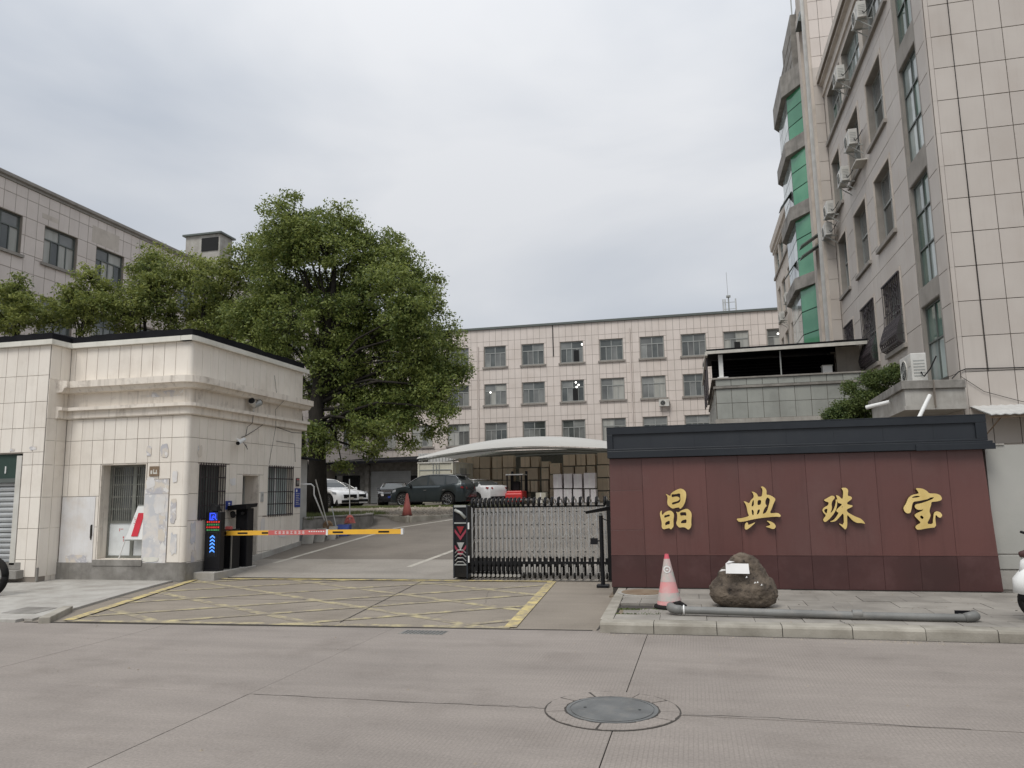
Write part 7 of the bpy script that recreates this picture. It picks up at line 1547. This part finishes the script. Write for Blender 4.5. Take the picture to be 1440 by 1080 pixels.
# forklift
t = thing('forklift', 'small red forklift with a black cage among the cartons', 'forklift', (-9.85, 42.4, .86))
x, y = -9.85, 42.4
MB().box(x-.45, x+.45, y-.6, y+.7, 1.15, 1.62).build('body', M['truck_red'], t, bevel=.06); MB().box(x-.5, x+.5, y-.75, y-.5, 1.0, 1.5).build('counterweight', M['truck_red'], t, bevel=.08)
MB().box(x-.48, x+.52, y-.6, y+.6, 2.5, 2.56).build('cage_roof', M['alu'], t)
for a_ in (-.42, .42):
    for b_ in (-.5, .5): MB().cyl((x+a_, y+b_, 1.6), (x+a_, y+b_, 2.5), .04, n=8).build('cage_post', M['black'], t)
    MB().box(x+a_-.06, x+a_+.06, y+.75, y+.9, .95, 2.75).build('mast', M['black'], t); MB().cyl((x+a_-.08, y-.4, 1.08), (x+a_+.08, y-.4, 1.08), .22, n=16).build('wheel', M['rubber'], t)
MB().box(x-.2, x+.2, y-.1, y+.3, 1.62, 2.15).build('seat', M['blackmatt'], t, bevel=.05)
# sliver of a white scooter at the right edge and a tyre at the left edge
t = thing('scooter', 'white electric scooter with a maroon seat parked on the pavement at the photo edge', 'scooter', (3.85, 9.35, .12))
m = MB(); m.tube([(3.50, 9.42, .40), (3.52, 9.42, .52), (3.60, 9.42, .62), (3.8, 9.42, .68)], [.10, .12, .12, .08], 12); m.build('front_fairing', M['white'], t, smooth=True)
MB().tube([(3.47, 9.40, .33), (3.50, 9.40, .38), (3.62, 9.40, .42)], [.05, .08, .08], 10).build('mudguard', M['blackmatt'], t, smooth=True)
MB().tube([(3.52, 9.42, .62), (3.56, 9.42, .72), (3.66, 9.42, .82), (3.9, 9.42, .86)], [.05, .07, .07, .06], 10).build('column_cover', M['white'], t, smooth=True)
m = MB(); m.cyl((3.66, 9.36, .33), (3.66, 9.48, .33), .21, n=26); m.build('wheel', M['rubber'], t)
m = MB(); m.cyl((4.75, 9.36, .33), (4.75, 9.48, .33), .21, n=26); m.build('wheel', M['rubber'], t)
MB().tube([(3.7, 9.42, .36), (4.1, 9.42, .36), (4.5, 9.42, .42), (4.9, 9.42, .60)], [.08, .11, .14, .12], 12).build('floor_and_tail', M['white'], t, smooth=True)
MB().tube([(3.50, 9.42, .82), (3.62, 9.42, .84), (3.9, 9.42, .86)], [.03, .055, .05], 10).build('basket_trim', M['maroon_dark'], t, smooth=True)
MB().tube([(4.2, 9.42, .80), (4.4, 9.42, .84), (4.85, 9.42, .86)], [.07, .1, .08], 12).build('seat', M['maroon_dark'], t, smooth=True)
MB().tube([(3.62, 9.2, 1.05), (3.66, 9.42, 1.02), (3.62, 9.64, 1.05)], .016, 8).build('handlebar', M['blackmatt'], t); MB().cyl((3.66, 9.42, .8), (3.66, 9.42, 1.02), .03, n=8).build('stem', M['blackmatt'], t)
t.location.x -= .07
t = thing('motorcycle', 'black motorcycle tyre end standing on the pavement before the shutter', 'motorcycle', (-12.0, 10.5, .1))
m = MB(); m.tube([(-11.62+.27*math.cos(k*math.pi/16), 10.5, .40+.27*math.sin(k*math.pi/16)) for k in range(33)], .055, 10); m.build('tyre', M['rubber'], t, smooth=True)
m = MB()
for k in range(6): m.cyl((-11.62, 10.5, .40), (-11.62+.25*math.cos(k*math.pi/3), 10.5, .40+.25*math.sin(k*math.pi/3)), .01, n=5)
m.build('spokes', M['frame_steel'], t)
m = MB(); m.tube([(-12.85+.27*math.cos(k*math.pi/16), 10.5, .40+.27*math.sin(k*math.pi/16)) for k in range(33)], .055, 10); m.build('tyre', M['rubber'], t, smooth=True)
MB().tube([(-11.75, 10.5, .62), (-12.1, 10.5, .60), (-12.3, 10.5, .5), (-12.8, 10.5, .62)], [.04, .12, .16, .08], 10).build('body', M['black'], t, smooth=True); MB().tube([(-12.2, 10.5, .78), (-12.5, 10.5, .84), (-12.95, 10.5, .86)], [.08, .1, .07], 10).build('seat', M['blackmatt'], t, smooth=True)
MB().cyl((-11.62, 10.5, .40), (-11.85, 10.5, 1.0), .025, n=8).build('fork', M['frame_steel'], t)

t.location.x += .16; t.location.z -= .06
# ================================================================ TREES
def leaves(centres, radii, n_per, size, seed, flat=.62):
    """thousands of single folded leaves round the twig ends"""
    rg_ = np.random.default_rng(seed); C = np.array(centres); Rr = np.array(radii); k = len(C)
    idx = np.repeat(np.arange(k), n_per); n = len(idx)
    d = rg_.normal(size=(n, 3)); d /= np.linalg.norm(d, axis=1)[:, None]; r = rg_.random(n)**.55
    P = C[idx]+d*(r*Rr[idx])[:, None]*np.array([1, 1, flat])
    nrm = rg_.normal(size=(n, 3))+d*.5+np.array([0, 0, .75]); nrm /= np.linalg.norm(nrm, axis=1)[:, None]
    t_ = np.cross(nrm, rg_.normal(size=(n, 3))); t_ /= np.linalg.norm(t_, axis=1)[:, None]; b = np.cross(nrm, t_)
    s = size*(.65+.7*rg_.random(n))[:, None]
    v = np.stack([P-t_*s*.5, P+b*s*.26+t_*s*.05-nrm*s*.05, P+t_*s*.55-nrm*s*.10, P-b*s*.26+t_*s*.05-nrm*s*.05], 1).reshape(-1, 3)
    return v.astype(np.float32), n
def quad_mesh(name, v, n, m_, off):
    me = bpy.data.meshes.new(name); me.vertices.add(4*n); me.vertices.foreach_set('co', (v-np.array(off, dtype=np.float32)).ravel())
    me.loops.add(4*n); me.loops.foreach_set('vertex_index', np.arange(4*n, dtype=np.int32)); me.polygons.add(n)
    me.polygons.foreach_set('loop_start', np.arange(0, 4*n, 4, dtype=np.int32)); me.materials.append(m_); me.update(calc_edges=True); return me
def tree(label, base, trunk_r, fork_z, lobes, seed, leafm, dens, size=.085, group=None, name='camphor_tree', lean=(0, 0), trunk_pts=None, second=None, cl=.34):
    rr = random.Random(seed); t = thing(name, label, 'tree', base, group=group); b = Vector(base)
    cs, rs = [], []; br = MB()
    tp = [b+Vector((0,0,-.15)), b+Vector((lean[0]*.3,lean[1]*.3,(fork_z-base[2])*.5)), Vector((b.x+lean[0], b.y+lean[1], fork_z))]
    crown_top = max(l[2]+l[3]*.5 for l in lobes); cxm = sum(l[0] for l in lobes)/len(lobes); cym = sum(l[1] for l in lobes)/len(lobes)
    ldr = Vector((tp[-1].x*.6+cxm*.4, tp[-1].y*.6+cym*.4, crown_top-1.2))
    tk = MB(); pts = [tp[0], tp[1], tp[2]]+[tp[2]+(ldr-tp[2])*f+Vector((rr.uniform(-.15,.15), rr.uniform(-.15,.15), 0)) for f in (.3, .6, 1.)]
    tk.tube(pts, [trunk_r*1.35, trunk_r, trunk_r*.92, trunk_r*.6, trunk_r*.4, trunk_r*.12], 12)
    if second: tk.tube([Vector(p) for p in second], [trunk_r*.7]+[trunk_r*.55]*(len(second)-2)+[trunk_r*.25], 10)
    tk.build('trunk', M['bark'], t, smooth=True)
    for (x, y, z, r) in lobes:
        nc = max(5, int(dens*r*r)); lc = Vector((x, y, z))
        f = rr.uniform(.0, .75)*min(1, max(.05, (z-fork_z)/(crown_top-fork_z+.01))); st_ = tp[2]+(ldr-tp[2])*f if z > fork_z else tp[1].lerp(tp[2], rr.uniform(.35, 1.))
        mid = st_.lerp(lc, .5)+Vector((rr.uniform(-.2,.2), rr.uniform(-.2,.2), .12*(lc-st_).length))
        br.tube([st_, st_.lerp(mid, .5)+Vector((0,0,.1)), mid, mid.lerp(lc, .5)+Vector((0,0,.05)), lc], [trunk_r*.24, trunk_r*.19, trunk_r*.14, trunk_r*.10, trunk_r*.06], 6)
        for k in range(nc):
            d = Vector((rr.gauss(0,1), rr.gauss(0,1), rr.gauss(0,1))).normalized(); q = r*(rr.random()**.42)
            c = lc+Vector((d.x*q, d.y*q, d.z*q*.85)); cs.append(tuple(c)); rs.append(cl*rr.uniform(.7, 1.3))
            if rr.random() < .5:
                m_ = lc.lerp(c, .5)+Vector((0,0,.06)); br.tube([lc.lerp(c, .08), m_, c], [trunk_r*.06+.006, .012, .006], 4)
    br.build('branches', M['bark'], t, smooth=True)
    v, n = leaves(cs, rs, 62, size, seed)
    o = bpy.data.objects.new('crown', quad_mesh('crown', v, n, leafm, base)); col.objects.link(o); o.parent = t
    return t
def lob(px_list, Y, jit, seed):
    rr = random.Random(seed); out_ = []
    for (x, z, r) in px_list: out_.append((x, Y+rr.uniform(-jit, jit), z, r))
    return out_
BIGL = [(-11.68, 10.06, 0.94), (-12.48, 9.43, 0.9), (-10.92, 9.59, 0.97), (-9.95, 9.26, 0.9), (-9.11, 8.39, 0.98), (-8.22, 7.53, 0.9), (-7.68, 6.62, 0.85), (-7.23, 5.51, 0.79), (-6.95, 4.54, 0.65), (-6.8, 3.9, 0.48), (-8.4, 5.68, 1.08), (-9.57, 7.3, 1.16), (-11.02, 8.1, 1.21), (-12.25, 8.2, 1.11), (-12.85, 7.55, 1.04), (-11.47, 6.77, 1.2), (-10.25, 5.79, 1.16), (-9.08, 4.43, 1.09), (-7.94, 4.16, 0.88), (-9.99, 3.82, 0.97), (-11.07, 4.85, 1.0), (-10.56, 3.19, 0.65), (-7.39, 3.51, 0.44), (-13.19, 6.42, 0.89), (-12.43, 5.92, 0.88), (-8.84, 3.35, 0.67), (-9.52, 2.74, 0.32), (-8.05, 3.01, 0.31), (-10.43, 2.55, 0.32), (-10.88, 7.4, 0.96)]
T2 = [(-15.31, 8.63, 1.13), (-16.57, 9.24, 0.94), (-14.39, 9.17, 0.96), (-15.94, 7.7, 1.08), (-14.59, 7.49, 1.05), (-14.02, 9.87, 0.69), (-16.98, 8.15, 0.88), (-15.23, 6.93, 0.8), (-13.9, 6.6, 0.68), (-13.14, 7.14, 0.67)]
T3 = [(-17.45, 9.61, 0.67), (-18.03, 9.09, 0.67), (-17.07, 8.77, 0.77), (-18.48, 8.14, 0.79), (-17.47, 7.7, 0.77), (-16.64, 7.4, 0.6), (-18.15, 7.38, 0.62)]
T4 = [(-18.59, 8.55, 0.6), (-19.24, 7.95, 0.72), (-19.92, 7.84, 0.61), (-18.26, 7.72, 0.65), (-18.91, 7.29, 0.6), (-20.16, 7.31, 0.51)]
T5 = [(-20.41, 8.19, 0.54), (-20.92, 7.72, 0.72), (-19.92, 7.49, 0.55), (-21.3, 8.22, 0.5), (-20.51, 7.11, 0.55)]
SHR = [(3.85, 3.51, 0.25), (4.23, 3.69, 0.32), (4.7, 3.87, 0.35), (5.16, 4.04, 0.32), (4.92, 4.45, 0.29), (5.38, 4.52, 0.28), (4.57, 3.38, 0.36), (5.11, 3.46, 0.29), (4.36, 4.28, 0.18), (5.61, 4.71, 0.18), (4.02, 3.3, 0.25)]

def L3(L, Y, jit, seed): return lob(L, Y, jit, seed)
tree('big dark camphor tree with a thick trunk beside the drive', (-10.75, 20.4, .97), .255, 4.2, L3(BIGL+[(-7.9, 7.2, .95), (-8.7, 6.6, 1.0), (-7.75, 5.4, .9), (-9.3, 6.5, .95), (-7.35, 4.6, .8), (-8.3, 4.9, .95), (-9.9, 8.5, 1.), (-10.6, 9.0, .95), (-7.5, 6.1, .8), (-11.9, 9.3, .9), (-13.3, 8.3, .9), (-13.6, 7.3, .9), (-9.5, 5.1, 1.), (-10.3, 5.6, .9), (-9.8, 4.2, .85), (-8.9, 3.8, .8), (-8.2, 3.5, .6), (-10.3, 6.4, .9), (-10.4, 10.0, .85), (-9.4, 9.35, .85), (-8.6, 8.6, .85), (-12.7, 9.9, .75), (-8.0, 8.0, .75), (-7.25, 6.4, .65), (-6.9, 5.2, .6), (-11.2, 9.4, .9)], 20.8, 1.1, 3), 11, M['leaf_dark'], 66, .09, lean=(-.15, .1), second=[(-10.9, 20.4, 1.0), (-11.2, 20.3, 2.6), (-11.45, 20.4, 4.0), (-11.9, 20.6, 5.6), (-12.6, 20.8, 7.4)])
tree('bright green tree between the big camphor and the roof hut', (-15.9, 21.5, .86), .19, 4.6, L3(T2, 21.5, .9, 5), 12, M['leaf_mid'], 70, .095, group='smaller trees behind the gatehouse')
tree('thinner green tree showing bare forks before the pink building', (-17.6, 21.0, .86), .13, 4.8, L3(T3, 21.0, .6, 6), 13, M['leaf_mid'], 75, .09, group='smaller trees behind the gatehouse', cl=.28)
tree('green tree over the middle of the black roof edge', (-19.1, 20.0, .75), .12, 4.8, L3(T4, 20.0, .5, 7), 14, M['leaf_mid'], 80, .09, group='smaller trees behind the gatehouse', cl=.27)
tree('green tree at the photo edge over the shutter block', (-20.5, 19.0, .65), .12, 4.8, L3(T5, 19.0, .5, 8), 15, M['leaf_mid'], 80, .09, group='smaller trees behind the gatehouse', cl=.27)
tree('leafy shrub growing against the tall building beside the concrete porch', (4.5, 22.2, .3), .07, 2.2, L3(SHR, 22.2, .25, 9), 16, M['leaf_shrub'], 700, .06, name='shrub', cl=.19)
